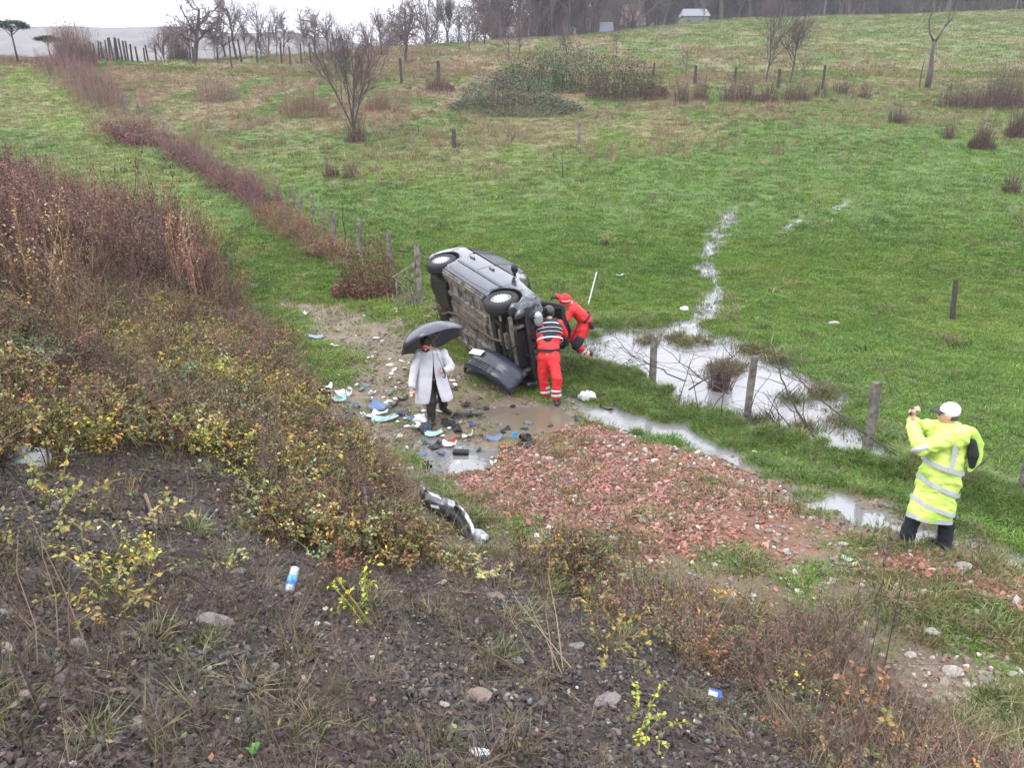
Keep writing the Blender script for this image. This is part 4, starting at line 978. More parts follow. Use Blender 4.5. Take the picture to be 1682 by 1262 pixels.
fence('upper_fence', 'distant fence on the top right edge of the field', [(1380, 5, 24), (1440, 3, 21), (1490, 2, 20), (1535, 2, 19), (1582, 2, 18), (1632, 2, 17), (1676, 2, 16)], .2, POSTD, wires=2, wire_r=.02)
def lone(px, pt_, pb, w, label, m=POSTM, lean=(0, 0), name='wooden_post'):
    x, y, z = ground(px, pb); h = height_to((x, y, z), pt_); o = link(name, post_mesh(h, w, int(px), m, name, lean=lean)); o.location = (x, y, z); tag(o, label, 'post'); return o
lone(746, 212, 243, .20, 'short dark stump of a post alone on the meadow above the car', POSTD)
lp = lone(951, 202, 236, .17, 'lone grey post with a pale cap in the upper meadow')
lone(1566, 460, 524, .09, 'split leaning stake standing alone in the right meadow', POSTD, (-.12, 0), 'leaning_stake')
for px, a, b_, l_ in ((687, 196, 222, 'thin dry stick upright in the meadow right of the isolated tree'), (923, 240, 292, 'thin dry stalk upright in the middle of the meadow'), (567, 342, 405, 'crooked dark stick between two fence posts beside the track')):
    x, y, z = ground(px, b_); h = height_to((x, y, z), a); mb = MB(); mb.tube([(0, 0, -.05), (.03, 0, h * .35), (-.02, 0, h * .7), (.02, 0, h)], [.022, .018, .014, .007], 5); o = mb.obj('dry_stick', DARKTWIG); o.location = (x, y, z); tag(o, l_, 'stick')

# broken gate by the rear of the car
gx0, gy0, gz0 = ground(690, 500); gd = depth((gx0, gy0, gz0))
root = empty('broken_gate', (gx0, gy0, gz0), 'collapsed wooden gate hanging off its post behind the car', 'gate')
def gpiece(nm, pts, r, m=POSTM, sides=5):
    mb = MB(); mb.tube([pt(a, b_, gd + d_) - Vector((gx0, gy0, gz0)) for a, b_, d_ in pts], [r] * len(pts), sides); return mb.obj(nm, m, root)
gpiece('post', [(684, 402, 0), (687, 450, 0), (690, 508, 0)], .065)
for pts, r in ((((644, 456, -.4), (680, 434, 0)), .022), (((648, 457, -.4), (687, 494, 0)), .024), (((651, 460, -.4), (654, 520, -.4)), .024), (((660, 472, -.3), (668, 512, -.3)), .02), (((680, 426, -.05), (675, 475, -.1), (682, 500, -.1)), .028), (((668, 445, -.2), (672, 505, -.2)), .018), (((658, 452, -.25), (690, 470, 0)), .018)):
    gpiece('rail', pts, r)
gpiece('hinge_branch', [(652, 411, -.1), (662, 413, 0), (671, 413, 0), (677, 407, 0), (688, 409, 0), (699, 419, 0)], .02, DARKTWIG)

# fallen branches caught on the wire fence
def branch(pts, r, label, seed, twigs=7, d0=12.6):
    R = np.random.default_rng(seed); P = [pt(a, b_, d_) for a, b_, d_ in pts]
    o0 = P[0].copy(); mb = MB()
    fine = []
    for a, b_ in zip(P[:-1], P[1:]):
        for q in (0, .33, .66): fine.append(a.lerp(b_, q) + Vector(R.normal(0, .012, 3)))
    fine.append(P[-1]); n = len(fine)
    mb.tube([v - o0 for v in fine], np.linspace(r, r * .35, n), 5)
    for k in range(twigs):
        i = R.integers(1, n); c = fine[i] - o0; L_ = R.uniform(.15, .6); a = R.uniform(0, 6.28)
        e = c + Vector((math.cos(a) * L_, math.sin(a) * L_ * .4, L_ * R.uniform(-.1, .7))); m_ = c.lerp(e, .5) + Vector(R.normal(0, .04, 3))
        mb.tube([c, m_, e], [r * .4, r * .25, r * .12], 3, caps=False)
    o = mb.obj('bare_branch', DARKTWIG); o.location = o0; tag(o, label, 'branch', 'fallen branches along the wire fence')
branch([(1346, 728, 12.0), (1318, 690, 12.2), (1295, 648, 12.5), (1281, 607, 12.7), (1263, 562, 13)], .022, 'thickest dark branch leaning up out of the flood between two posts', 1)
branch([(1504, 768, 11), (1411, 706, 11.6), (1332, 644, 12.3), (1286, 597, 12.6)], .018, 'long bare branch reaching under the tallest post towards the man in yellow', 2, 5)
branch([(1123, 626, 13.2), (1086, 607, 13.5), (1035, 583, 14), (1002, 546, 14.4)], .013, 'thin arching branch left of the first fence post', 3)
branch([(1197, 649, 12.8), (1132, 607, 13.3), (1086, 570, 13.8)], .013, 'thin branch crossing between the first two posts', 4)
branch([(1132, 640, 12.9), (1179, 611, 13), (1218, 573, 13)], .015, 'branch sloping up to the top of the middle post', 5)
branch([(1170, 671, 12.6), (1197, 639, 12.8), (1221, 609, 12.8)], .012, 'short branch leaning on the middle post', 6, 4)
branch([(1307, 710, 12.2), (1281, 681, 12.3), (1253, 643, 12.5)], .012, 'short branch right of the middle post dipping to the water', 7, 4)
branch([(1342, 724, 12), (1318, 683, 12.2), (1321, 653, 12.2), (1343, 624, 12.3)], .012, 'hooked branch standing in the water', 8, 4)
branch([(1579, 790, 9.8), (1625, 751, 10), (1684, 721, 10.4)], .011, 'thin branch behind the man in yellow reaching to the right edge', 9, 4)
branch([(1465, 646, 12.6), (1452, 612, 12.8), (1438, 582, 13)], .009, 'faint upright twig right of the tall post', 10, 3)
branch([(1519, 674, 12), (1503, 632, 12.2), (1487, 592, 12.4)], .009, 'faint upright twig above the photographer', 11, 3)
for k in range(8):
    a = 1085 + 34 * k + RNG.uniform(-8, 8); yb = 655 + 10 * k; s_ = RNG.uniform(-70, 70)
    branch([(a, yb, 13 - .12 * k), (a + s_ * .4, yb - 48, 13 - .12 * k), (a + s_ * 1.1, yb - RNG.uniform(70, 90), 13.1 - .12 * k)], .010, ORD[k] + ' of the thin arching bramble canes over the flood, counted from the first fence post', 60 + k, 6)
for k in range(9):
    a = 965 + 11 * k + RNG.uniform(-3, 3); branch([(a, RNG.uniform(598, 625), 14.2), (a + RNG.uniform(-10, 30), RNG.uniform(580, 600), 14.2), (a + RNG.uniform(-20, 60), RNG.uniform(550, 590), 14.2)], .007, ORD[k] + ' thin bramble stem from the car in the tangle left of the first fence post', 30 + k, 9)
# ================================================================== the overturned car
PAINT = mat('wet_silver_paint', (.05, .056, .066), .24, metal=.4, coat=.8, noise=.12, nscale=3)
DARKP = mat('dark_blue_plastic', (.022, .028, .042), .35, spec=.5, coat=.2, noise=.3, nscale=8)
BLACKP = mat('black_plastic', (.012, .012, .013), .45)
RUBBER = mat('tyre_rubber', (.018, .018, .019), .75, bump=.4, bscale=60)
GLASS = mat('tinted_window', (.008, .010, .014), .22, spec=.2)
UNDER = mat('dirty_underseal', (.05, .042, .035), .6, noise=.6, nscale=7, color2=(.19, .17, .145), bump=.4, bscale=18)
STEEL = mat('scuffed_steel', (.30, .28, .25), .45, metal=.7, noise=.5, nscale=9)
RUST = mat('rusty_exhaust', (.10, .07, .05), .65, metal=.4, noise=.5, nscale=12)
HUB = mat('silver_hubcap', (.50, .51, .52), .35, metal=.4)
CAR = empty('crashed_car', (0, 0, 0), 'silver hatchback lying on its side at the fence, muddy underside exposed', 'car')
Fh = Vector((.488, -.873, 0)).normalized(); tl = math.radians(-6.0)
Fw = (Fh * math.cos(tl) + Vector((0, 0, math.sin(tl)))).normalized()
Uw = (Vector((0, 0, 1)) - Fw * Fw.z).normalized(); Rw = Fw.cross(-Uw)
rollf = math.radians(-13)                                    # leans a little towards its roof
Uw, Rw = (Uw * math.cos(rollf) + Rw * math.sin(rollf)), (Rw * math.cos(rollf) - Uw * math.sin(rollf))
M3 = Matrix((Fw, -Uw, Rw)).transposed()
anchor = Vector((-.20, 13.62, 1.80)); loc0 = anchor - M3 @ Vector((1.27, -.86, .31))
CAR.matrix_world = Matrix.Translation(loc0) @ M3.to_4x4()
ST = np.array([  # x, bottom, half width, belt, top, roof half width
    (-1.98, .46, .66, .72, .78, .60), (-1.93, .26, .76, .92, 1.02, .62), (-1.80, .22, .82, .95, 1.27, .60), (-1.45, .20, .86, .95, 1.40, .66), (-.8, .20, .87, .94, 1.45, .69),
    (-.1, .20, .87, .92, 1.46, .69), (.35, .20, .87, .91, 1.40, .67), (.80, .20, .87, .92, 1.12, .66), (1.05, .20, .86, .90, .985, .72), (1.5, .22, .84, .85, .90, .70), (1.80, .26, .80, .74, .78, .66), (1.90, .30, .74, .62, .66, .62)])
def stn(x): return [float(np.interp(x, ST[:, 0], ST[:, i])) for i in range(1, 6)]
def side_y(x, z):
    b_, w, be, tp, rw = stn(x)
    zs = [b_, b_ + .12, .5, be, max(tp - .06, be + .01), tp]; ws = [w * .92, w * .985, w, w * .975, rw, rw * .9]
    return float(np.interp(z, zs, ws))
body = MB(); rings = []
R5 = np.random.default_rng(5)
for x in np.concatenate([np.linspace(-1.98, 1.2, 34), np.linspace(1.27, 1.9, 12)]):
    b_, w, be, tp, rw = stn(x)
    half = [(.0, b_), (.5, b_), (w * .92, b_), (w * .985, b_ + .12), (w, .5), (w * .99, (.5 + be) / 2), (w * .975, be), ((w * .975 + rw) / 2 + .01, (be + tp) / 2), (rw, tp - .06), (rw * .88, tp - .012), (rw * .5, tp + .004), (0, tp + .01)]
    cr = max(0, (x - 1.25)) * .14
    ring = [Vector((x + R5.normal(0, cr * .5), -a + R5.normal(0, cr * .6), z + R5.normal(0, cr * .6))) for a, z in half] + [Vector((x + R5.normal(0, cr * .5), a, z)) for a, z in half[-2:0:-1]]
    rings.append(ring)
body.rings(rings)
shell = body.obj('body', PAINT, None, True)
cut = MB()
for xx in (1.27, -1.27):
    cut.cyl((xx, -.95, .33), (xx, -.58, .33), .365, 28); cut.cyl((xx, .95, .33), (xx, .58, .33), .365, 28)
cut.box((1.62, 0, .18), (.66, 1.3, .5))
cutter = cut.obj('cutter', BLACKP)
md = shell.modifiers.new('b', 'BOOLEAN'); md.operation = 'DIFFERENCE'; md.object = cutter; md.solver = 'EXACT'; md.use_self = True
bpy.context.view_layer.update(); dg = bpy.context.evaluated_depsgraph_get()
bm_ = bpy.data.meshes.new_from_object(shell.evaluated_get(dg)); bm_.name = 'body'
shell.modifiers.clear(); shell.data = bm_
bpy.data.objects.remove(cutter)
# arches and the cut engine bay are dark inside
if len(shell.data.materials) < 2: shell.data.materials.append(BLACKP)
for p in shell.data.polygons:
    c = p.center
    dark = any(abs(math.hypot(c.x - xx, c.z - .33) - .36) < .03 and abs(p.normal.y) < .5 for xx in (1.27, -1.27)) or (abs(c.y) < .66 and abs(c.y) > .55 and abs(p.normal.y) > .9 and c.z < .75 and (abs(c.x - 1.27) < .4 or abs(c.x + 1.27) < .4)) or (c.x > 1.25 and c.z < .45 and abs(c.y) < .66)
    if dark: p.material_index = 1
    elif c.z < .24 and p.normal.z < -.6: p.material_index = 1
shell.parent = CAR
def cpart(nm, mb, m, smooth=False, label=None, parent=None):
    o = mb.obj(nm, m, parent or CAR, smooth)
    if label: o['label'] = label
    return o
def side_panel(nm, bottom, top, m, off=.020, n=8, rows=5, side=-1, label=None):
    """patch of the car's flank between two lines given as (x0,z0,x1,z1)"""
    mb = MB(); V = []; 
    for i in range(n + 1):
        for j in range(rows + 1):
            a = i / n; b_ = j / rows
            x = (bottom[0] * (1 - a) + bottom[2] * a) * (1 - b_) + (top[0] * (1 - a) + top[2] * a) * b_
            z = (bottom[1] * (1 - a) + bottom[3] * a) * (1 - b_) + (top[1] * (1 - a) + top[3] * a) * b_
            V.append((x, side * (side_y(x, z) + off), z))
    q = rows + 1; mb.add(V, [(i * q + j, i * q + j + 1, (i + 1) * q + j + 1, (i + 1) * q + j) for i in range(n) for j in range(rows)])
    return cpart(nm, mb, m, True, label)
for sd_ in (-1, 1):
    side_panel('window', (-.12, .965, .66, .965), (-.12, 1.36, .26, 1.335), GLASS, side=sd_)
    side_panel('window', (-1.02, .975, -.20, .965), (-1.08, 1.345, -.20, 1.365), GLASS, side=sd_)
    side_panel('window', (-1.50, .99, -1.10, .98), (-1.42, 1.25, -1.15, 1.33), GLASS, side=sd_, n=4)
    side_panel('window_trim', (-.20, .95, -.12, .95), (-.20, 1.38, -.12, 1.38), BLACKP, off=.023, n=2, side=sd_)
    side_panel('window_trim', (-1.10, .95, -1.02, .95), (-1.15, 1.36, -1.08, 1.36), BLACKP, off=.023, n=2, side=sd_)
    side_panel('rubbing_strip', (-.90, .50, .90, .50), (-.90, .56, .90, .56), DARKP, off=.012, n=12, rows=1, side=sd_)
def seam(pts, r=.006, side=-1):
    mb = MB(); mb.tube([(x, side * (side_y(x, z) + .001), z) for x, z in pts], [r] * len(pts), 4); return cpart('door_seam', mb, BLACKP)
seam([(-.15, .26), (-.15, .5), (-.15, .75), (-.15, .94)]); seam([(.86, .34), (.92, .5), (.92, .75), (.84, .92)]); seam([(-.86, .72), (-1.02, .85), (-1.06, .95)]); seam([(-.15, .26), (.3, .26), (.84, .28)]); seam([(-.15, .26), (-.5, .26), (-.84, .3)])
for x in (.02, -.80):
    mb = MB(); mb.box((x, -(side_y(x, .80) + .018), .80), (.17, .03, .035)); cpart('door_handle', mb, PAINT)
mb = MB(); mb.ell((.62, -.98, .98), (.07, .10, .065)); mb.box((.62, -.90, .965), (.05, .1, .04)); cpart('door_mirror', mb, BLACKP, True)
mb = MB(); mb.cyl((-1.55, -(side_y(-1.55, .78) + .004), .78), (-1.55, -(side_y(-1.55, .78) + .010), .78), .075, 16); cpart('fuel_flap', mb, PAINT)
# windscreen and rear screen, sunroof
def top_panel(nm, x0, x1, w0, w1, m, n=6):
    V = []; mb = MB()
    for i in range(n + 1):
        a = i / n; x = x0 + (x1 - x0) * a; tp = stn(x)[3]; w = w0 + (w1 - w0) * a
        for j in range(5):
            u = -1 + j / 2; V.append((x, u * w, tp + .022 - .012 * abs(u) ** 2 - (.0 if abs(u) < 1 else .01)))
    mb.add(V, [(i * 5 + j, i * 5 + j + 1, (i + 1) * 5 + j + 1, (i + 1) * 5 + j) for i in range(n) for j in range(4)]); return cpart(nm, mb, m, True)
top_panel('windscreen', .42, 1.0, .54, .62, GLASS); top_panel('rear_window', -1.90, -1.52, .50, .54, GLASS)
side_panel('tail_light', (-1.93, .74, -1.80, .74), (-1.90, 1.0, -1.80, 1.05), mat('red_lamp', (.30, .015, .012), .2), n=2, off=.01)
for z0 in (.30,):
    mb = MB(); mb.box((-1.985, 0, .42), (.08, 1.35, .24)); cpart('rear_bumper', mb, DARKP)
# wheels
def wheel(x, y, z, sgn, r=.31, label=None):
    w = empty('wheel', (0, 0, 0), None, None); w.parent = CAR; w.location = (x, y, z)
    if label: w['label'] = label
    mb = MB(); prof = [(.19, .0), (.285, .002), (.312, .03), (.318, .07), (.318, .14), (.312, .18), (.285, .205), (.19, .21)]; n = 40
    V = []; 
    for k in range(n):
        a = 2 * math.pi * k / n
        for rr, yy in prof: V.append((rr * math.cos(a), -sgn * yy, rr * math.sin(a)))
    q = len(prof); mb.add(V, [(k * q + j, k * q + (j + 1) % q, ((k + 1) % n) * q + (j + 1) % q, ((k + 1) % n) * q + j) for k in range(n) for j in range(q)])
    mb.obj('tyre', RUBBER, w, True)
    mb = MB(); V = []; n = 48; pr = [(.0, -.006), (.05, -.004), (.10, .004), (.19, .012), (.232, .002), (.242, .012)]
    for k in range(n):
        a = 2 * math.pi * k / n
        for rr, yy in pr: V.append((rr * math.cos(a), -sgn * yy, rr * math.sin(a)))
    q = len(pr); mb.add(V, [(k * q + j, k * q + j + 1, ((k + 1) % n) * q + j + 1, ((k + 1) % n) * q + j) for k in range(n) for j in range(q - 1)])
    mb.obj('hubcap', HUB, w, True)
    mb = MB()
    for k in range(18):                                     # dark slots between the hubcap spokes
        a = 2 * math.pi * k / 18; c, s = math.cos(a), math.sin(a)
        V = [(r_ * c - h_ * s, sgn * .0016 - sgn * yy, r_ * s + h_ * c) for r_, h_, yy in ((.115, -.006, .004), (.115, .006, .004), (.198, .016, .010), (.198, -.016, .010))]
        mb.add(V, [(0, 1, 2, 3)])
    mb.obj('hubcap_slots', mat('slot_dark', (.035, .035, .04), .6), w)
    return w
wheel(1.27, -.845, .31, -1); wheel(-1.27, -.845, .31, -1); wheel(1.27, .845, .31, 1); wheel(-1.27, .845, .31, 1)
# underside
def upart(nm, m, f, smooth=False, label=None):
    mb = MB(); f(mb); return cpart(nm, mb, m, smooth, label)
def f(mb):
    mb.box((-.05, 0, .185), (1.75, 1.56, .03)); mb.box((-1.65, 0, .24), (.5, 1.2, .03)); mb.box((.95, 0, .2), (.3, 1.1, .05))
upart('floor_pan', UNDER, f)
for yy in (-.70, .70): upart('sill_rail', UNDER, lambda mb: mb.box((-.05, yy, .165), (1.72, .09, .05)))
for yy in (-.36, .36): upart('floor_rail', UNDER, lambda mb: (mb.box((-.05, yy, .150), (1.9, .075, .055)),))
for k, xx in enumerate((-.62, -.30, .02, .34, .62)):
    for yy in (-.53, .53): upart('floor_rib', UNDER, lambda mb: mb.box((xx, yy, .163), (.055, .23, .03)))
upart('heat_shield', STEEL, lambda mb: mb.box((-.05, .0, .158), (1.6, .34, .03)))
upart('exhaust_pipe', RUST, lambda mb: mb.tube([(1.35, -.05, .16), (1.0, .02, .13), (.4, .03, .125), (-.5, .05, .125), (-1.0, .18, .14), (-1.3, .35, .20), (-1.5, .42, .19)], [.032] * 7, 10), True)
def f(mb):
    mb.ell((.25, .03, .125), (.26, .085, .06)); 
upart('catalyst', RUST, f, True)
def f(mb): mb.ell((-1.66, .42, .25), (.20, .20, .08), 16, 10); mb.cyl((-1.9, .45, .2), (-2.03, .45, .2), .028, 8)
upart('silencer', RUST, f, True)
upart('spare_wheel_well', BLACKP, lambda mb: mb.cyl((-1.62, -.12, .28), (-1.62, -.12, .20), .28, 24, .25))
def f(mb): mb.box((-.95, -.25, .155), (.42, .62, .10)); mb.box((-.95, -.25, .10), (.36, .5, .02))
upart('fuel_tank', BLACKP, f)
def f(mb): mb.tube([(-1.27, -.74, .30), (-1.22, -.55, .22), (-1.15, -.4, .19), (-1.15, .4, .19), (-1.22, .55, .22), (-1.27, .74, .30)], [.045] * 6, 8); mb.tube([(-1.27, -.66, .30), (-.85, -.62, .21)], [.035, .03], 6); mb.tube([(-1.27, .66, .30), (-.85, .62, .21)], [.035, .03], 6)
upart('rear_axle', BLACKP, f)
for yy in (-.56, .56):
    upart('coil_spring', STEEL, lambda mb: mb.tube([(-1.18 + .055 * math.cos(a), yy + .055 * math.sin(a), .2 + a * .009) for a in np.linspace(0, 25, 60)], [.009] * 60, 5))
    upart('shock_absorber', BLACKP, lambda mb: mb.tube([(-1.38, yy * 1.08, .24), (-1.42, yy, .62)], [.028, .022], 8))
def f(mb):
    mb.box((1.10, 0, .18), (.16, 1.0, .07)); mb.box((1.42, 0, .17), (.10, .9, .06))
    for yy in (-.42, .42): mb.box((1.26, yy, .175), (.42, .09, .06))
upart('subframe', BLACKP, f)
for yy in (-1, 1):
    upart('control_arm', STEEL, lambda mb: (mb.tube([(1.12, yy * .42, .19), (1.27, yy * .74, .22)], [.028, .022], 6), mb.tube([(1.38, yy * .42, .19), (1.27, yy * .74, .22)], [.028, .022], 6)))
    upart('drive_shaft', STEEL, lambda mb: (mb.tube([(1.27, yy * .25, .30), (1.27, yy * .76, .31)], [.018, .018], 8), mb.ell((1.27, yy * .68, .31), (.05, .06, .05)), mb.ell((1.27, yy * .3, .30), (.05, .06, .05))))
    upart('front_strut', BLACKP, lambda mb: mb.tube([(1.27, yy * .72, .32), (1.25, yy * .6, .75)], [.032, .05], 8))
    upart('brake_disc', RUST, lambda mb: mb.cyl((1.27, yy * .70, .31), (1.27, yy * .715, .31), .13, 20))
def f(mb):
    mb.box((1.42, -.16, .36), (.42, .46, .30)); mb.ell((1.38, .22, .30), (.16, .20, .15)); mb.box((1.5, -.1, .5), (.3, .5, .2)); mb.cyl((1.45, -.45, .34), (1.45, -.38, .34), .09, 16); mb.cyl((1.55, -.42, .46), (1.55, -.38, .46), .06, 12)
upart('engine', mat('oily_engine', (.055, .05, .045), .5, metal=.3, noise=.6, nscale=14), f)
upart('oil_sump', STEEL, lambda mb: mb.box((1.40, -.12, .185), (.30, .30, .07)))
def f(mb):
    mb.box((1.74, 0, .42), (.045, .66, .38)); 
    for k in range(22): mb.box((1.765, -.32 + k * .0305, .42), (.006, .006, .36))
upart('radiator', BLACKP, f)
def f(mb): mb.box((1.70, 0, .215), (.07, 1.3, .05)); mb.box((1.78, 0, .64), (.07, 1.25, .05)); mb.box((1.76, -.44, .42), (.05, .05, .42)); mb.box((1.76, .44, .42), (.05, .05, .42))
upart('front_crossmember', STEEL, f)
upart('battery_tray', UNDER, lambda mb: (mb.box((1.58, -.50, .62), (.26, .20, .18), Euler((.2, .3, .2)).to_matrix()), mb.box((1.66, -.62, .52), (.16, .12, .20), Euler((.4, .1, .5)).to_matrix())), label='muddy brown box torn loose beside the front wheel')
for k in range(12):
    a = np.array([R5.uniform(1.3, 1.75), R5.uniform(-.6, .5), R5.uniform(.3, .7)])
    upart('hose', BLACKP, lambda mb: mb.tube([a, a + R5.normal(0, .10, 3), a + R5.normal(0, .16, 3) + [.08, 0, 0], a + R5.normal(0, .2, 3) + [.1, 0, 0]], [.014] * 4, 6), True)
# crumpled front wing and headlamp bowl
def f(mb):
    V = []; n, m_ = 9, 6
    for i in range(n):
        for j in range(m_):
            x = 1.55 + .33 * i / (n - 1); z = .70 + .18 * j / (m_ - 1) - .12 * (i / (n - 1)) ** 2
            V.append((x + R5.normal(0, .008), -(.80 - .20 * (i / (n - 1)) ** 2) + R5.normal(0, .016), z + R5.normal(0, .008)))
    mb.add(V, [(i * m_ + j, i * m_ + j + 1, (i + 1) * m_ + j + 1, (i + 1) * m_ + j) for i in range(n - 1) for j in range(m_ - 1)])
upart('crumpled_wing', PAINT, f)
upart('bulkhead', BLACKP, lambda mb: (mb.box((1.22, 0, .45), (.05, 1.2, .5)), mb.box((1.55, .0, .72), (.6, 1.25, .06)), mb.box((1.6, .35, .42), (.3, .4, .3)), mb.box((1.62, .1, .30), (.18, .9, .12))))
upart('headlamp', mat('lamp_glass', (.35, .37, .4), .12, metal=.3, coat=1), lambda mb: mb.ell((1.90, -.52, .66), (.06, .15, .09)), True)
# the bonnet, thrown open
bh = empty('bonnet', (0, 0, 0), None, None); bh.parent = CAR; bh.location = (.92, 0, .98); bh['label'] = 'dark bonnet thrown open, standing beside the rescuers'
bh.rotation_euler = (0, math.radians(-52), 0)
mb = MB(); V = []; n, m_ = 12, 9
for s_ in (0, 1):
    for i in range(n):
        for j in range(m_):
            u = j / (m_ - 1) * 2 - 1; x = .74 * i / (n - 1) * (1 - .16 * u * u) + .03 * math.sin(5 * u); V.append((x, .13 + u * (.60 - .14 * i / (n - 1)), .03 * (1 - u * u) - .05 * (i / (n - 1)) ** 3 - .02 * s_ + .012 * math.sin(9 * x + 5 * u)))
q = n * m_; Fc = []
for i in range(n - 1):
    for j in range(m_ - 1):
        a = i * m_ + j; Fc += [(a, a + m_, a + m_ + 1, a + 1), (q + a, q + a + 1, q + a + m_ + 1, q + a + m_)]
for j in range(m_ - 1): Fc += [(j, j + 1, q + j + 1, q + j), ((n - 1) * m_ + j, q + (n - 1) * m_ + j, q + (n - 1) * m_ + j + 1, (n - 1) * m_ + j + 1)]
for i in range(n - 1): Fc += [(i * m_, q + i * m_, q + (i + 1) * m_, (i + 1) * m_), (i * m_ + m_ - 1, (i + 1) * m_ + m_ - 1, q + (i + 1) * m_ + m_ - 1, q + i * m_ + m_ - 1)]
mb.add(V, Fc); mb.obj('skin', BLACKP, bh, True)
mb = MB()
for yy in (-.5, 0, .5): mb.box((.36, .13 + yy * .8, -.035), (.62, .06, .025))
for xx in (.08, .38, .66): mb.box((xx, .13, -.038), (.06, .85, .022))
mb.obj('inner_ribs', mat('bonnet_ribs', (.05, .05, .055), .5), bh)

# ------------------------------------------------------------------ torn-off front bumper on the mud
def bumper(name, label, loc, rz, tilt, L_=1.55, arc=.42, hh=.34, m=DARKP):
    root = empty(name, loc, label, 'bumper'); root.rotation_euler = (tilt[0], tilt[1], rz)
    mb = MB(); rings = []
    prof = [(.0, 0.0), (.045, .05), (.055, .12), (.02, .15), (.045, .18), (.05, .27), (.01, .34), (-.04, .36), (-.03, .33), (.015, .26), (.0, .18), (-.01, .12), (.01, .05), (-.03, .01)]
    for i in range(25):
        t_ = i / 24 * 2 - 1; x = t_ * L_ / 2 * (1 - .10 * t_ * t_); y0 = arc * (abs(t_) ** 2.6)
        nx_, ny_ = (2.6 * arc * abs(t_) ** 1.6 * (1 if t_ > 0 else -1)) / (L_ / 2), -1.0; l_ = math.hypot(nx_, ny_)
        rings.append([Vector((x + nx_ / l_ * a, y0 + ny_ / l_ * a, z * hh / .36)) for a, z in prof])
    mb.rings(rings); mb.obj('bumper_skin', m, root, True)
    return root
bA = Vector(ground(756, 606)); bB = Vector(ground(852, 660)); bC = (bA + bB) / 2
bp_ = bumper('front_bumper', 'dark blue front bumper with a blank pale plate lying in the mud by the car', (bC.x - .22, bC.y - .12, bC.z + .30), math.atan2(bB.y - bA.y, bB.x - bA.x), (math.radians(-52), 0, 0), 1.66, .36, .52)
for r_ in range(4):
    mb = MB()
    for k in range(-6, 7):
        t_ = k / 13; mb.box((t_ * 1.5, .40 * abs(t_ * 2) ** 2.6 - .058, .06 + .045 * r_), (.085, .012, .022), Euler((0, 0, t_ * .35)).to_matrix())
    mb.obj('grille_slots', mat('slot_black', (.006, .006, .007), .7), bp_)
mb = MB(); mb.box((-.34, -.024, .335), (.52, .012, .12), Euler((.0, 0, -.24)).to_matrix()); mb.obj('number_plate', mat('blank_plate', (.62, .64, .66), .4), bp_)
for t_ in (-.8, .8):
    mb = MB(); mb.cyl((t_ * .70, .40 * .56 * 1.0 - .085, .10), (t_ * .70, .40 * .56 - .05, .10), .045, 14); mb.obj('fog_lamp_hole', mat('slot_black'), bp_)
# silver fragment in the weeds
ax, ay, az = ground(765, 852)
fr = empty('bumper_fragment', (ax, ay, az + .22), 'curved silver bumper fragment with black inner side caught in the weeds', 'bumper piece')
SILV = mat('scraped_silver', (.55, .57, .60), .3, metal=.5, noise=.3, nscale=12)
dfr = depth((ax, ay, az + .3)) - .35
def P_(a, b_, dd=0): return pt(a, b_, dfr + dd) - Vector((ax, ay, az + .22))
top_ = [(690, 800, .5), (694, 816, .45), (720, 826, .35), (745, 836, .2), (762, 850, .1), (772, 868, 0), (776, 884, -.1), (790, 886, -.2), (802, 897, -.3)]
fine = [];
for a, b_ in zip(top_[:-1], top_[1:]):
    for q in (0, .5): fine.append(tuple(a[i] * (1 - q) + b_[i] * q for i in range(3)))
fine.append(top_[-1])
mb = MB(); V = []
for k, (a, b_, dd) in enumerate(fine):
    p0 = P_(a, b_, dd); wdt = .06 if k > 10 else .035; V += [p0 + Vector((.01, .03, .05 + wdt)), p0 + Vector((.05, -.02, .04)), p0 + Vector((.03, -.03, -.05)), p0 + Vector((-.02, .0, -.05))]
mb.add(V, [(k * 4 + j, k * 4 + (j + 1) % 4, k * 4 + 4 + (j + 1) % 4, k * 4 + 4 + j) for k in range(len(fine) - 1) for j in range(4)])
mb.obj('silver_rim', SILV, fr, True)
mb = MB(); V = []
for k, (a, b_, dd) in enumerate(fine[3:13]):
    p0 = P_(a, b_, dd); V += [p0 + Vector((-.01, -.03, .01)), p0 + Vector((-.08, -.05, -.15)), p0 + Vector((-.15, -.04, -.13)), p0 + Vector((-.07, -.02, .0))]
mb.add(V, [(k * 4 + j, k * 4 + (j + 1) % 4, k * 4 + 4 + (j + 1) % 4, k * 4 + 4 + j) for k in range(9) for j in range(4)])
mb.obj('black_inner', BLACKP, fr, True)
mb = MB(); mb.add([P_(707, 829, .3), P_(721, 832, .25), P_(722, 837, .25), P_(708, 834, .3)], [(0, 1, 2, 3)]); mb.obj('sticker', mat('white_sticker', (.7, .7, .72), .5), fr)
mb = MB(); V = [P_(754, 880, .0), P_(764, 884, -.05), P_(776, 868, 0), P_(768, 862, .05), P_(788, 884, -.15), P_(800, 898, -.3), P_(796, 900, -.3)]
mb.add([P_(750, 885, .05), P_(757, 889, 0), P_(770, 880, -.05), P_(764, 868, 0)], [(0, 1, 2, 3)]); mb.add([P_(776, 868, 0), P_(786, 876, -.1), P_(804, 900, -.3), P_(794, 902, -.3), P_(780, 886, -.1)], [(0, 1, 2, 3, 4)])
mb.obj('torn_flap', SILV, fr)
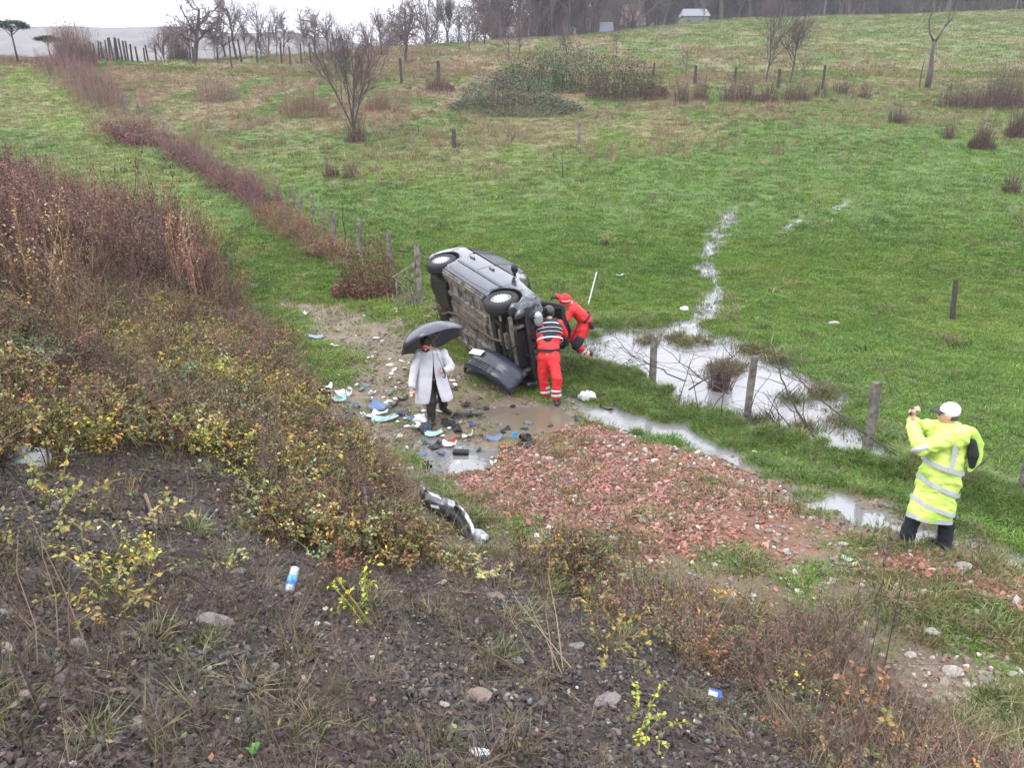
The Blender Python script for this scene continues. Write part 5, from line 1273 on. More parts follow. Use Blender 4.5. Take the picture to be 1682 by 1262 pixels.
# ================================================================== people
def wrinkle(me, amp, scale, seed):
    n = len(me.vertices); co = np.zeros(n * 3, np.float32); me.vertices.foreach_get('co', co); co = co.reshape(-1, 3)
    no = np.array([v.normal[:] for v in me.vertices])
    f = fbm(co[:, 0] * scale + co[:, 2] * scale * .6, co[:, 2] * scale * 1.3 + co[:, 1] * scale, seed, 3)
    co = co + no * (f * amp)[:, None]; me.vertices.foreach_set('co', co.astype(np.float32).ravel()); me.update()
def flesh(name, chains, ells, m, parent, voxel=.012, smooth=4, wr=0.0, seed=1, extra=None):
    """limbs and trunk grown together into one continuous surface"""
    mb = MB()
    for ch in chains:
        for i, (x, y, z, r) in enumerate(ch): mb.ell((x, y, z), (r, r, r), 12, 8)
        for a, b_ in zip(ch[:-1], ch[1:]):
            mb.tube([a[:3], [(a[k] + b_[k]) / 2 for k in range(3)], b_[:3]], [a[3], (a[3] + b_[3]) / 2, b_[3]], 14)
    for e in ells: mb.ell(e[0], e[1], 16, 12, e[2] if len(e) > 2 else None)
    if extra: extra(mb)
    me = mb.mesh(name, m); o = link(name + '_tmp', me)
    md = o.modifiers.new('r', 'REMESH'); md.mode = 'VOXEL'; md.voxel_size = voxel; md.use_smooth_shade = True
    md = o.modifiers.new('s', 'SMOOTH'); md.iterations = smooth; md.factor = .5
    bpy.context.view_layer.update(); dg = bpy.context.evaluated_depsgraph_get()
    nm = bpy.data.meshes.new_from_object(o.evaluated_get(dg)); nm.name = name; bpy.data.objects.remove(o)
    if not nm.materials: nm.materials.append(m)
    nm.polygons.foreach_set('use_smooth', np.ones(len(nm.polygons), bool))
    if wr: wrinkle(nm, wr, 9, seed)
    return link(name, nm, parent)
SKIN = mat('skin', (.52, .30, .22), .5, noise=.08, nscale=30)
def hand(c, d, up, curl=.5, s=1.0, thumb=1):
    """palm, four unequal bent fingers and a thumb as chains"""
    c = Vector(c); d = Vector(d).normalized(); up = Vector(up); up = (up - d * up.dot(d)).normalized(); w = d.cross(up); ch = []
    ch.append([(*(c + w * q * .018 * s), .017 * s) for q in (-1, 1)] ); ch.append([(*(c + d * .05 * s + w * q * .024 * s), .013 * s) for q in (-1, 1)])
    for k, L_ in enumerate((.070, .080, .075, .058)):
        b_ = c + d * .06 * s + w * (k - 1.5) * .0185 * s; p1 = b_ + (d * math.cos(curl) - up * math.sin(curl)) * L_ * .45 * s; p2 = p1 + (d * math.cos(curl * 2.2) - up * math.sin(curl * 2.2)) * L_ * .4 * s
        ch.append([(*b_, .0095 * s), (*p1, .0088 * s), (*p2, .0075 * s)])
    t0 = c + w * thumb * .03 * s; t1 = t0 + (d * .6 + w * thumb * .7 - up * .3).normalized() * .035 * s; t2 = t1 + (d * .8 - up * .6).normalized() * .03 * s
    ch.append([(*t0, .012 * s), (*t1, .0105 * s), (*t2, .009 * s)])
    return ch
def head(c, face, s=1.0):
    c = Vector(c); f = Vector(face).normalized(); u = (Vector((0, 0, 1)) - f * f.z).normalized(); r = f.cross(u)
    rot = Matrix((r, f, u)).transposed()
    def q(a, b_, d_): return c + (r * a + f * b_ + u * d_) * s
    return [(c, (.076 * s, .096 * s, .108 * s), rot), (q(0, .03, -.05), (.055 * s, .062 * s, .058 * s), rot), (q(0, .10, -.012), (.013 * s, .02 * s, .026 * s), rot), (q(.076, 0, -.01), (.012 * s, .022 * s, .032 * s), rot), (q(-.076, 0, -.01), (.012 * s, .022 * s, .032 * s), rot), (q(0, .09, -.055), (.028 * s, .012 * s, .009 * s), rot)], q, rot
def eyes(q, s, parent):
    for a in (-.032, .032):
        mb = MB(); mb.ell(q(a, .083, .012), (.013 * s, .010 * s, .008 * s), 8, 6); mb.obj('eye', mat('eye', (.05, .035, .03), .3), parent, True)
BOOT = mat('black_boot', (.014, .013, .013), .4, coat=.3)
def boot(name, a, toe, parent, h=.16, m=BOOT, s=1.0):
    a = Vector(a); t_ = Vector(toe).normalized()
    return flesh(name, [[(*(a + Vector((0, 0, .03))), .052 * s), (*(a + Vector((0, 0, h))), .06 * s)], [(*(a - t_ * .05 + Vector((0, 0, -.035))), .038 * s), (*(a + t_ * .08 + Vector((0, 0, -.03))), .044 * s), (*(a + t_ * .145 + Vector((0, 0, -.042))), .036 * s)]], [], m, parent, .012)
def band(name, a, b_, r, w, m, parent, sq=1.0):
    """reflective ring round a limb"""
    a, b_ = Vector(a), Vector(b_); d = (b_ - a).normalized(); c = a
    mb = MB(); mb.tube([c - d * w / 2, c + d * w / 2], [r, r], 20, squash=sq); return mb.obj(name, m, parent, True)
REFL = mat('reflective_tape', (.46, .48, .51), .35, noise=.2, nscale=6)

# ---- rescuer in red with his back to us
RED = mat('red_uniform', (.62, .022, .022), .6, noise=.12, nscale=6, bump=.3, bscale=25)
NAVY = mat('black_fabric', (.016, .016, .022), .7, noise=.3, nscale=10)
def person(loc, label, group=None, s=1.0, rz=0):
    return empty('person', loc, label, 'person', group, rz, s)
fx, fy, fz = ground(915, 662)
p1 = person((fx, fy, fz), 'rescuer in red overalls and dark vest seen from behind, leaning onto the wreck', 'rescuers in red at the wreck')
p1.rotation_euler = (math.radians(-9), math.radians(-3), 0)
hd, q, rt = head((-.05, .60, 1.58), (-.1, .9, -.45))
Lh = hand((-.50, .66, 1.30), (-.6, .7, .1), (0, .3, 1), .7); Rh = hand((.06, .86, 1.22), (-.3, .9, -.1), (0, 0, 1), .7, thumb=-1)
flesh('body', [[(0, 0, .12, .045), (.02, -.01, .50, .06), (-.02, .13, .90, .09)], [(-.19, .30, .12, .045), (-.21, .24, .50, .06), (-.19, .17, .90, .09)], [(-.1, .17, .92, .12), (-.09, .25, 1.1, .12), (-.06, .40, 1.32, .13), (-.05, .50, 1.44, .06), (-.05, .58, 1.54, .055)],
               [(-.20, .42, 1.38, .06), (-.33, .46, 1.18, .045), (-.49, .64, 1.30, .032)], [(.10, .45, 1.38, .06), (.20, .62, 1.18, .045), (.08, .82, 1.22, .032)]] + Lh + Rh, hd, SKIN, p1, .010)
flesh('jacket', [[(-.19, .17, .98, .10), (-.18, .25, 1.12, .115), (-.17, .38, 1.32, .12), (-.12, .46, 1.42, .08)], [(-.01, .15, .98, .10), (-.0, .24, 1.12, .115), (.05, .38, 1.32, .12), (.02, .46, 1.42, .08)], [(-.1, .16, .96, .12), (-.06, .40, 1.36, .13)],
                 [(-.21, .42, 1.38, .085), (-.34, .46, 1.18, .072), (-.47, .62, 1.285, .055)], [(.11, .45, 1.38, .085), (.21, .62, 1.18, .072), (.10, .80, 1.215, .055)]], [], RED, p1, .014, wr=.016, seed=3)
flesh('trousers', [[(-.01, .0, .16, .072), (.02, -.015, .50, .092), (-.03, .12, .86, .118), (-.04, .16, .98, .11)], [(-.19, .30, .16, .072), (-.21, .235, .50, .092), (-.18, .17, .86, .118), (-.17, .17, .98, .11)]], [], RED, p1, .014, wr=.018, seed=8)
flesh('vest', [[(-.17, .27, 1.16, .118), (-.17, .38, 1.33, .122), (-.13, .45, 1.42, .09)], [(.0, .26, 1.16, .118), (.05, .38, 1.33, .122), (.03, .45, 1.42, .09)], [(-.09, .25, 1.15, .132), (-.06, .38, 1.36, .14)]], [], NAVY, p1, .013, wr=.006, seed=4)['label'] = 'dark vest with pale reflective lines'
for (cy, cz, w_) in ((.245, 1.13, .030), (.30, 1.225, .011), (.335, 1.29, .011), (.385, 1.365, .022)):
    a = Vector((-.065, cy, cz)); d = Vector((.015, .55, .83)).normalized(); mb = MB()
    pts = [a + Vector((math.cos(t_) * (.232 if cz < 1.36 else .21), 0, 0)) + Vector((0, -.83, .55)) * (math.sin(t_) * (.150)) for t_ in np.linspace(0, 2 * math.pi, 40)]
    V = [];
    for p in pts: V += [p - d * w_ / 2, p + d * w_ / 2]
    mb.add(V, [(2 * k, 2 * k + 2, 2 * k + 3, 2 * k + 1) for k in range(39)]); mb.obj('vest_stripe', REFL, p1, True)
mb = MB(); pts = [Vector((-.1, .165, .985)) + Vector((math.cos(t_) * .212, math.sin(t_) * .150, -.01 * math.cos(t_))) for t_ in np.linspace(0, 2 * math.pi, 40)]; V = []
for p in pts: V += [p - Vector((0, 0, .024)), p + Vector((0, 0, .024))]
mb.add(V, [(2 * k, 2 * k + 2, 2 * k + 3, 2 * k + 1) for k in range(39)]); mb.obj('belt', NAVY, p1, True)
for lg, cs in (((-.006, .0, 0), (.20, .28)), ((-.194, .287, 0), (.21, .29))):
    for z in cs: band('leg_band', (lg[0] + .004, lg[1], z), (lg[0] + .004, lg[1] - .01, z + 1), .090, .042, REFL, p1)
band('sleeve_band', (-.40, .54, 1.232), (-.47, .62, 1.285), .071, .045, REFL, p1); 
flesh('elbow_pad', [[(-.345, .425, 1.175, .062), (-.36, .45, 1.17, .062)]], [], NAVY, p1, .014)
flesh('thigh_pocket', [[(.085, .03, .62, .045), (.085, .05, .74, .045)]], [], NAVY, p1, .014)
flesh('helmet', [], [((-.05, .59, 1.60), (.105, .125, .115), rt)], mat('dark_helmet', (.02, .02, .022), .35, coat=.4), p1, .012)
flesh('glove', [[(-.47, .625, 1.29, .040)]] + [[(x_, y_, z_, r_ + .006) for x_, y_, z_, r_ in c] for c in Lh], [], NAVY, p1, .010)
flesh('glove', [[(.085, .82, 1.218, .040)]] + [[(x_, y_, z_, r_ + .006) for x_, y_, z_, r_ in c] for c in Rh], [], NAVY, p1, .010)
boot('boot', (0, 0, .09), (.1, -1, 0) if False else (.05, .9, 0), p1, .2); boot('boot', (-.19, .30, .09), (0, 1, 0), p1, .2)

# ---- second rescuer, crouched behind the bonnet
fx, fy, fz = ground(966, 597)
p2 = person((fx, fy, fz), 'rescuer in red crouching on the right of the open bonnet, head lowered', 'rescuers in red at the wreck')
p2.location.x += .06
hd, q, rt = head((-.54, .06, 1.30), (-.9, -.2, -.4))
Lh = hand((-.72, -.06, .98), (-.9, .1, .1), (0, 0, 1), .7); Rh = hand((-.72, .12, 1.38), (-.9, -.1, -.2), (0, 0, 1), .7, thumb=-1)
flesh('body', [[(-.04, 0, .12, .045), (-.30, -.08, .45, .06), (-.13, .04, .84, .09)], [(-.12, .36, .12, .045), (-.36, .30, .46, .06), (-.12, .20, .84, .09)], [(-.12, .12, .86, .13), (-.24, .11, 1.0, .12), (-.38, .1, 1.14, .12), (-.47, .08, 1.22, .06), (-.53, .06, 1.28, .055)],
               [(-.40, -.06, 1.14, .06), (-.54, -.12, .94, .045), (-.70, -.06, .98, .032)], [(-.41, .24, 1.17, .06), (-.54, .22, 1.30, .045), (-.70, .12, 1.37, .032)]] + Lh + Rh, hd, SKIN, p2, .010)
flesh('jacket', [[(-.12, .03, .90, .12), (-.25, .02, 1.03, .12), (-.38, .02, 1.15, .11)], [(-.12, .20, .90, .12), (-.25, .20, 1.03, .12), (-.38, .18, 1.15, .11)], [(-.38, .1, 1.16, .12), (-.46, .09, 1.22, .08)],
                 [(-.40, -.06, 1.15, .085), (-.54, -.12, .95, .07), (-.68, -.07, .975, .055)], [(-.41, .24, 1.18, .085), (-.54, .22, 1.31, .07), (-.68, .13, 1.36, .055)]], [], RED, p2, .014, wr=.016, seed=5)
flesh('trousers', [[(-.05, 0, .17, .072), (-.30, -.08, .45, .092), (-.14, .03, .82, .125), (-.12, .04, .90, .125)], [(-.13, .36, .17, .072), (-.36, .30, .46, .092), (-.13, .20, .82, .125), (-.12, .19, .90, .125)]], [], RED, p2, .014, wr=.016, seed=6)
flesh('knee_patch', [[(-.31, -.09, .44, .100), (-.25, -.06, .56, .104)]], [], NAVY, p2, .014); flesh('hip_patch', [[(-.02, -.075, .80, .045), (-.04, -.08, .88, .045)]], [], NAVY, p2, .014)
for k in (.28, .52):
    a = Vector((-.05, 0, .17)).lerp(Vector((-.30, -.08, .45)), k); band('leg_band', a, (-.30, -.08, .45), .094, .042, REFL, p2)
mb = MB(); V = []; c = Vector((-.14, .11, .945)); d = Vector((-.62, 0, .6)).normalized(); e1 = Vector((.6, 0, .62)).normalized()
for t_ in np.linspace(0, 2 * math.pi, 40):
    p = c + e1 * math.cos(t_) * .136 + Vector((0, 1, 0)) * math.sin(t_) * .222; V += [p - d * .022, p + d * .022]
mb.add(V, [(2 * k, 2 * k + 2, 2 * k + 3, 2 * k + 1) for k in range(39)]); mb.obj('belt', NAVY, p2, True)
band('sleeve_band', (-.58, -.10, .955), (-.68, -.07, .975), .068, .045, REFL, p2); band('collar_band', (-.46, .09, 1.215), (-.52, .07, 1.27), .092, .03, REFL, p2)
flesh('helmet', [], [((-.54, .06, 1.325), (.108, .126, .11), rt)], RED, p2, .012); band('helmet_band', (-.54, .06, 1.33), (-.54, .0, 1.6), .114, .03, REFL, p2)
flesh('glove', [[(-.69, -.06, .978, .040)]] + [[(x_, y_, z_, r_ + .006) for x_, y_, z_, r_ in c_] for c_ in Lh], [], NAVY, p2, .010)
flesh('glove', [[(-.69, .12, 1.368, .040)]] + [[(x_, y_, z_, r_ + .006) for x_, y_, z_, r_ in c_] for c_ in Rh], [], NAVY, p2, .010)
boot('boot', (-.02, 0, .09), (.4, -.9, 0), p2, .17); boot('boot', (-.11, .36, .09), (-.4, -.5, 0), p2, .17)

# ---- man in a white coat under the umbrella
WHITE = mat('white_coat', (.56, .56, .60), .7, noise=.10, nscale=5, bump=.9, bscale=9)
TROU = mat('dark_brown_trousers', (.035, .028, .026), .8, noise=.3, nscale=8)
fx, fy, fz = ground(709, 692)
p3 = person((fx, fy, fz), 'stooping man in a long open white coat walking through the debris with an umbrella', None)
hd, q, rt = head((-.04, -.05, 1.35), (-.05, -.75, -.55), .98)
Lh = hand((-.295, -.10, .60), (0, -.15, -1), (0, 1, 0), .5, .95); Rh = hand((.24, -.17, .96), (-.6, -.55, .2), (-.4, .3, 1), 1.0, .95)
flesh('body', [[(.0, .02, .10, .042), (0, -.02, .40, .055), (-.05, .10, .74, .08)], [(.15, .42, .12, .042), (.17, .28, .40, .055), (.10, .14, .74, .08)], [(.02, .12, .78, .12), (.02, .1, .95, .12), (.03, .08, 1.15, .12), (.0, .03, 1.25, .055), (-.03, -.02, 1.31, .05)],
               [(-.16, .07, 1.17, .055), (-.26, .02, .90, .042), (-.29, -.08, .64, .03)], [(.23, .06, 1.17, .055), (.34, .0, .95, .042), (.25, -.15, .96, .03)]] + Lh + Rh, hd, SKIN, p3, .010)
flesh('trousers', [[(.0, .02, .08, .07), (0, -.02, .40, .088), (-.04, .09, .72, .11), (-.03, .1, .84, .11)], [(.15, .42, .10, .07), (.17, .28, .40, .088), (.09, .14, .72, .11), (.07, .12, .84, .11)]], [], TROU, p3, .014, wr=.018, seed=9)
flesh('shirt', [[(.02, .095, .84, .126), (.03, .085, 1.12, .124)]], [], mat('dark_shirt', (.05, .05, .06), .8), p3, .014)
# coat: open at the front from the waist down
mb = MB(); rings = []; prof = [(1.255, .075, .07, 0), (1.22, .145, .095, .1), (1.16, .205, .13, .12), (1.0, .21, .15, .12), (.85, .225, .16, .16), (.70, .25, .175, .26), (.55, .285, .19, .42), (.42, .31, .20, .60), (.40, .308, .198, .62)]
nseg = 44
for z, rx, ry, gap in prof:
    row = []
    g_ = gap if z < .9 else .02
    for k in range(nseg + 1):
        a = -math.pi / 2 + g_ * .55 + .18 + (2 * math.pi - g_ * 1.1) * k / nseg; fold = 1 + .035 * math.sin(a * 7 + z * 3) * (1.3 - z) + .02 * math.sin(a * 13 + 2)
        row.append(Vector((.03 + rx * math.cos(a) * fold, .07 + ry * math.sin(a) * fold - (.05 if z > 1.2 else 0), z + .02 * math.sin(a * 3) * (1.2 - z) + (-.05 if (z < .6 and math.cos(a) < 0) else .0))))
    rings.append(row)
V = [p for r_ in rings for p in r_]; q_ = nseg + 1; mb.add(V, [(i * q_ + j, i * q_ + j + 1, (i + 1) * q_ + j + 1, (i + 1) * q_ + j) for i in range(len(rings) - 1) for j in range(nseg)])
co = mb.obj('coat', WHITE, p3, True); md = co.modifiers.new('thick', 'SOLIDIFY'); md.thickness = .012; md.offset = 0
wrinkle(co.data, .03, 3, 31)
sb = co.modifiers.new('sub', 'SUBSURF'); sb.levels = 1; sb.render_levels = 1
flesh('sleeve', [[(-.155, .07, 1.165, .078), (-.255, .02, .90, .070), (-.285, -.06, .67, .062)]], [], WHITE, p3, .013, wr=.014, seed=2); flesh('sleeve', [[(.22, .06, 1.165, .078), (.335, .0, .95, .070), (.275, -.12, .955, .062)]], [], WHITE, p3, .013, wr=.014, seed=7)
flesh('hair', [], [((-.04, -.04, 1.385), (.090, .112, .104), rt)], mat('black_hair', (.012, .01, .01), .6), p3, .011)
q0 = q
flesh('face_mask', [], [(q(0, .06, -.05), (.062, .05, .045), rt)], mat('black_mask', (.012, .012, .014), .7), p3, .009); eyes(q0, .98, p3)
flesh('red_headband', [], [(q(0.02, .035, .035), (.072, .075, .022), rt)], mat('red_cloth', (.40, .025, .03), .7), p3, .008)
boot('shoe', (.0, .0, .085), (.1, -1, 0), p3, .06); boot('shoe', (.16, .42, .085), (.8, -.5, 0), p3, .06)
# umbrella (held, so a thing of its own)
A = Vector((-.36, .44, .82)).normalized(); hnd = Vector((fx + .235, fy - .18, fz + .965)); hub = hnd + A * .80
um = empty('umbrella', hnd, 'open dark umbrella tilted back over the man in the white coat', 'umbrella'); um.rotation_euler = A.to_track_quat('Z', 'Y').to_euler(); um.scale = (.93, .93, .98)
UMB = mat('umbrella_cloth', (.045, .043, .06), .33, noise=.2, nscale=4, spec=.8, coat=.35)
n = 8; mb = MB(); V = [(0, 0, .80 + .0)]; rows = 7; per = n * 4
for i in range(1, rows + 1):
    t_ = i / rows
    for k in range(per):
        a = 2 * math.pi * k / per; fr_ = (k % 4) / 4; sag = math.sin(math.pi * fr_); r_ = .60 * math.sin(t_ * 1.3) / math.sin(1.3) * (1 - .11 * sag * t_); V.append((r_ * math.cos(a), r_ * math.sin(a), .80 - .30 * (1 - math.cos(t_ * 1.3)) / (1 - math.cos(1.3)) + .012 * sag * t_ ** 2))
F_ = [(0, 1 + k, 1 + (k + 1) % per) for k in range(per)] + [(1 + (i - 1) * per + k, 1 + i * per + k, 1 + i * per + (k + 1) % per, 1 + (i - 1) * per + (k + 1) % per) for i in range(1, rows) for k in range(per)]
mb.add(V, F_); cn = mb.obj('canopy', UMB, um, True); md = cn.modifiers.new('t', 'SOLIDIFY'); md.thickness = .003
for k in range(8):
    a = 2 * math.pi * k / 8; pts = []
    for t_ in np.linspace(0, 1, 7): pts.append((.60 * math.sin(t_ * 1.3) / math.sin(1.3) * math.cos(a), .60 * math.sin(t_ * 1.3) / math.sin(1.3) * math.sin(a), .79 - .30 * (1 - math.cos(t_ * 1.3)) / (1 - math.cos(1.3)) - .004))
    mb = MB(); mb.tube(pts, [.0035] * 7, 5); rb = mb.obj('rib', STEEL, um)
    mb = MB(); mb.tube([(0, 0, .50), pts[3]], [.003, .003], 5); mb.obj('stretcher', STEEL, rb)
mb = MB(); mb.cyl((0, 0, -.08), (0, 0, .86), .006, 8); mb.obj('shaft', STEEL, um, True)
mb = MB(); mb.tube([(0, 0, .03), (0, 0, -.08), (.01, 0, -.11), (.04, 0, -.125), (.06, 0, -.10)], [.013, .013, .012, .011, .010], 8); mb.obj('handle', BLACKP, um, True)

# ---- man in yellow taking a picture
HIV = mat('hi_vis_yellow', (.46, .74, .10), .5, noise=.22, nscale=3, color2=(.66, .84, .20), bump=.25, bscale=18)
TRB = mat('navy_trousers', (.014, .017, .028), .75, noise=.3, nscale=8)
fx, fy, fz = ground(1523, 905)
p4 = person((fx, fy, fz), 'man in a long fluorescent yellow raincoat and white cap photographing the wreck', None, s=1.0)
fd = Vector((-.86, .45, -.22))
hd, q, rt = head((-.03, .06, 1.60), fd)
Lh = hand((-.385, .09, 1.55), (.1, .15, 1), (.9, -.4, 0), 1.25, 1.2); Rh = hand((-.33, .18, 1.55), (-.15, -.1, 1), (-.9, .4, 0), 1.2, 1.2, thumb=-1)
flesh('body', [[(-.20, .10, .12, .045), (-.15, .08, .50, .06), (-.08, .04, .92, .09)], [(.16, -.02, .12, .045), (.14, -.01, .50, .06), (.08, .02, .92, .09)], [(0, .03, .95, .13), (0, .03, 1.15, .12), (0, .04, 1.36, .12), (-.01, .05, 1.47, .06), (-.02, .05, 1.55, .055)],
               [(-.10, -.10, 1.40, .06), (-.34, -.08, 1.26, .048), (-.40, .08, 1.50, .033)], [(.06, .18, 1.40, .06), (-.18, .34, 1.36, .048), (-.34, .21, 1.50, .033)]] + Lh + Rh, hd, SKIN, p4, .010)
flesh('trousers', [[(-.205, .10, .08, .082), (-.16, .08, .50, .085), (-.07, .04, .90, .085)], [(.165, -.02, .08, .082), (.13, -.01, .50, .085), (.05, .02, .90, .085)]], [], TRB, p4, .014, wr=.016, seed=12)
def coat_rings(mb):
    prof = [(1.50, .10, .09, -.01), (1.45, .16, .12, 0), (1.36, .225, .17, 0), (1.2, .215, .17, .01), (1.0, .21, .175, .0), (.8, .222, .185, -.01), (.6, .235, .195, -.02), (.42, .242, .205, -.03), (.36, .238, .20, -.03)]
    rr = []
    for z, rx, ry, cx in prof:
        rr.append([Vector((cx + rx * math.cos(a) * (1 + .035 * math.sin(6 * a + z * 4)), .03 + ry * math.sin(a) * (1 + .03 * math.sin(5 * a)), z + (-.05 * math.sin(a + .6) if z < .5 else 0))) for a in np.linspace(0, 2 * math.pi, 36, endpoint=False)])
    mb.rings(rr)
flesh('raincoat', [[(-.10, -.09, 1.38, .10), (-.33, -.085, 1.26, .09), (-.395, .06, 1.46, .066)], [(.06, .17, 1.39, .10), (-.18, .33, 1.35, .085), (-.33, .20, 1.46, .066)], [(.05, -.07, 1.38, .12), (.05, .1, 1.38, .12)]], [], HIV, p4, .014, wr=.034, seed=14, extra=coat_rings)
def coat_r(z):
    zz = [.36, .42, .6, .8, 1.0, 1.2, 1.36]; return np.interp(z, zz, [.238, .242, .235, .222, .21, .215, .225]), np.interp(z, zz, [.20, .205, .195, .185, .175, .17, .17]), np.interp(z, zz, [-.03, -.03, -.02, -.01, 0, .01, 0])
def coat_band(nm, z0, slope, w, m=REFL, a0=0, a1=2 * math.pi, off=.016, ph=0):
    V = []; mb = MB(); n = 48
    for t_ in np.linspace(a0, a1, n + 1):
        z = z0 + slope * math.cos(t_ + ph); 
        for dz in (-w / 2, w / 2):
            rx, ry, cx = coat_r(z + dz); V.append((cx + (rx + off) * math.cos(t_) * (1 + .035 * math.sin(6 * t_ + z * 4)), .03 + (ry + off) * math.sin(t_) * (1 + .03 * math.sin(5 * t_)), z + dz))
    mb.add(V, [(2 * k, 2 * k + 2, 2 * k + 3, 2 * k + 1) for k in range(n)]); return mb.obj(nm, m, p4, True)
coat_band('coat_stripe', 1.03, -.07, .055); coat_band('coat_stripe', .79, -.10, .055); coat_band('coat_stripe', .55, -.09, .05); coat_band('hem_band', .388, .05, .055, ph=2.17, off=.010)
V = []; mb = MB()
for z in np.linspace(1.02, 1.34, 8):
    for t_ in (-1.75, -1.52):
        rx, ry, cx = coat_r(z); V.append((cx + (rx + .02) * math.cos(t_) * (1 + .035 * math.sin(6 * t_ + z * 4)), .03 + (ry + .02) * math.sin(t_) * (1 + .03 * math.sin(5 * t_)), z))
mb.add(V, [(2 * k, 2 * k + 1, 2 * k + 3, 2 * k + 2) for k in range(7)]); mb.obj('shoulder_stripe', REFL, p4, True)
# loose cape panel with dark lining on his right
flesh('cape_flap', [[(.20, -.04, 1.43, .055), (.28, -.06, 1.30, .055), (.29, -.07, 1.12, .05), (.235, -.08, 1.01, .03)], [(.20, .04, 1.42, .055), (.27, .06, 1.30, .05), (.28, .03, 1.12, .045)], [(.12, -.0, 1.44, .07), (.20, -.03, 1.43, .06)]], [], HIV, p4, .013, wr=.012, seed=15)
flesh('dark_lining', [[(.175, -.125, 1.36, .04), (.205, -.13, 1.22, .06), (.225, -.12, 1.08, .035)]], [], mat('black_lining', (.015, .018, .018), .8), p4, .013)
band('sleeve_band', (-.335, -.085, 1.265), (-.395, .06, 1.46), .099, .05, REFL, p4)
flesh('cap', [], [((-.02, .055, 1.65), (.088, .104, .092), rt)], mat('white_cap', (.70, .72, .78), .7), p4, .010)
mb = MB(); cpt = Vector((-.03, .06, 1.64)); f_ = Vector((-.88, .46, -.05)).normalized(); r_ = f_.cross(Vector((0, 0, 1))); V = []
for a in np.linspace(-1.2, 1.2, 13):
    for rr in (.085, .165): V.append(cpt + f_ * rr * math.cos(a) * (1.0 if rr < .1 else 1.08) + r_ * (.092 * math.sin(a)) * (1 if rr < .1 else .95) + Vector((0, 0, -.012 if rr > .1 else 0)))
mb.add(V, [(2 * k, 2 * k + 1, 2 * k + 3, 2 * k + 2) for k in range(12)]); br = mb.obj('cap_brim', mat('navy_brim', (.02, .025, .04), .6), p4, True); md = br.modifiers.new('t', 'SOLIDIFY'); md.thickness = .006
flesh('hair', [], [(q(0, -.02, -.02), (.078, .085, .06), rt)], mat('grey_hair', (.05, .045, .045), .7), p4, .011); eyes(q, 1, p4)
boot('shoe', (-.205, .10, .085), (-1, .15, 0), p4, .05); boot('shoe', (.16, -.02, .085), (-.5, .8, 0), p4, .05)
ph = MB(); ph.box((fx - .385, fy + .15, fz + 1.61), (.012, .15, .075), Euler((0, .1, -.5)).to_matrix()); tag(ph.obj('phone', BLACKP), 'dark phone held up in both hands by the man in yellow', 'phone')
# ================================================================== debris and litter
def put(o, px, py, lift=0.0, rz=0.0, tilt=(0, 0)):
    x, y, z = ground(px, py); o.location = (x, y, z + lift); o.rotation_euler = (tilt[0], tilt[1], rz); return o
def crumple(name, r, h, m, seed, fold=.25):
    """a crumpled soft thing: bag, cloth or tissue"""
    bm = bmesh.new(); bmesh.ops.create_icosphere(bm, subdivisions=3, radius=1.0)
    P = np.array([v.co[:] for v in bm.verts]); f = 1 + fold * fbm(P[:, 0] * 2.2 + seed, P[:, 1] * 2.2 + P[:, 2] * 1.7, seed, 4) * 1.8 + fold * .5 * np.abs(fbm(P[:, 0] * 6, P[:, 2] * 6 + P[:, 1] * 5, seed + 9, 2))
    P = P * f[:, None]; P[:, 2] = np.maximum(P[:, 2], -.25)
    for v, p in zip(bm.verts, P): v.co = (p[0] * r[0], p[1] * r[1], p[2] * h)
    me = bpy.data.meshes.new(name); bm.to_mesh(me); bm.free(); me.materials.append(m)
    return link(name, me)
PW = mat('white_plastic', (.68, .69, .70), .35); PG = mat('pale_green_paper', (.30, .46, .42), .6); PBL = mat('slate_blue_card', (.10, .15, .26), .5); PWH = mat('white_paper', (.70, .72, .72), .7)
tag(put(crumple('plastic_bag', (.20, .16), .13, mat('grey_white_bag', (.55, .56, .55), .3, noise=.15, nscale=9, color2=(.45, .5, .48)), 3), 40, 760, .05), 'crumpled white plastic bag at the left edge of the embankment', 'plastic bag')
tag(put(crumple('plastic_sheet', (.55, .35), .22, mat('grey_white_bag'), 5, .4), 72, 372, .25), 'pale rubbish bag half buried in the tall dead weeds', 'plastic bag')
tag(put(crumple('plastic_bag', (.13, .10), .12, PW, 7, .45), 965, 655, .03), 'white bag in the ditch beside the rescuers', 'plastic bag')
tag(put(crumple('black_bag', (.19, .16), .16, BLACKP, 8, .35), 528, 660, .04), 'crumpled black bag on the mud at the edge of the scrub', 'bag')
tag(put(crumple('tissue_wad', (.13, .10), .09, PW, 9, .3), 690, 690, .03), 'crumpled white tissue just left of the walking man', 'tissue')
tag(put(crumple('dark_cloth', (.11, .16), .08, mat('navy_cloth', (.03, .035, .06), .8), 10, .3), 700, 706, .03), 'dark blue and white cloth in front of the walking man', 'cloth')
tag(put(crumple('dark_cloth', (.22, .10), .06, BLACKP, 12, .35), 762, 682, .02), 'long black rag in the mud right of the walking man', 'rag')
tag(put(crumple('dark_cloth', (.10, .08), .08, BLACKP, 13, .35), 864, 726, .03), 'black lump of plastic at the corner of the red rubble', 'car debris')
tag(put(crumple('dark_cloth', (.07, .06), .06, mat('grey_foam', (.12, .13, .15), .8), 14, .3), 868, 692, .02), 'grey lump in the muddy puddle', 'car debris')
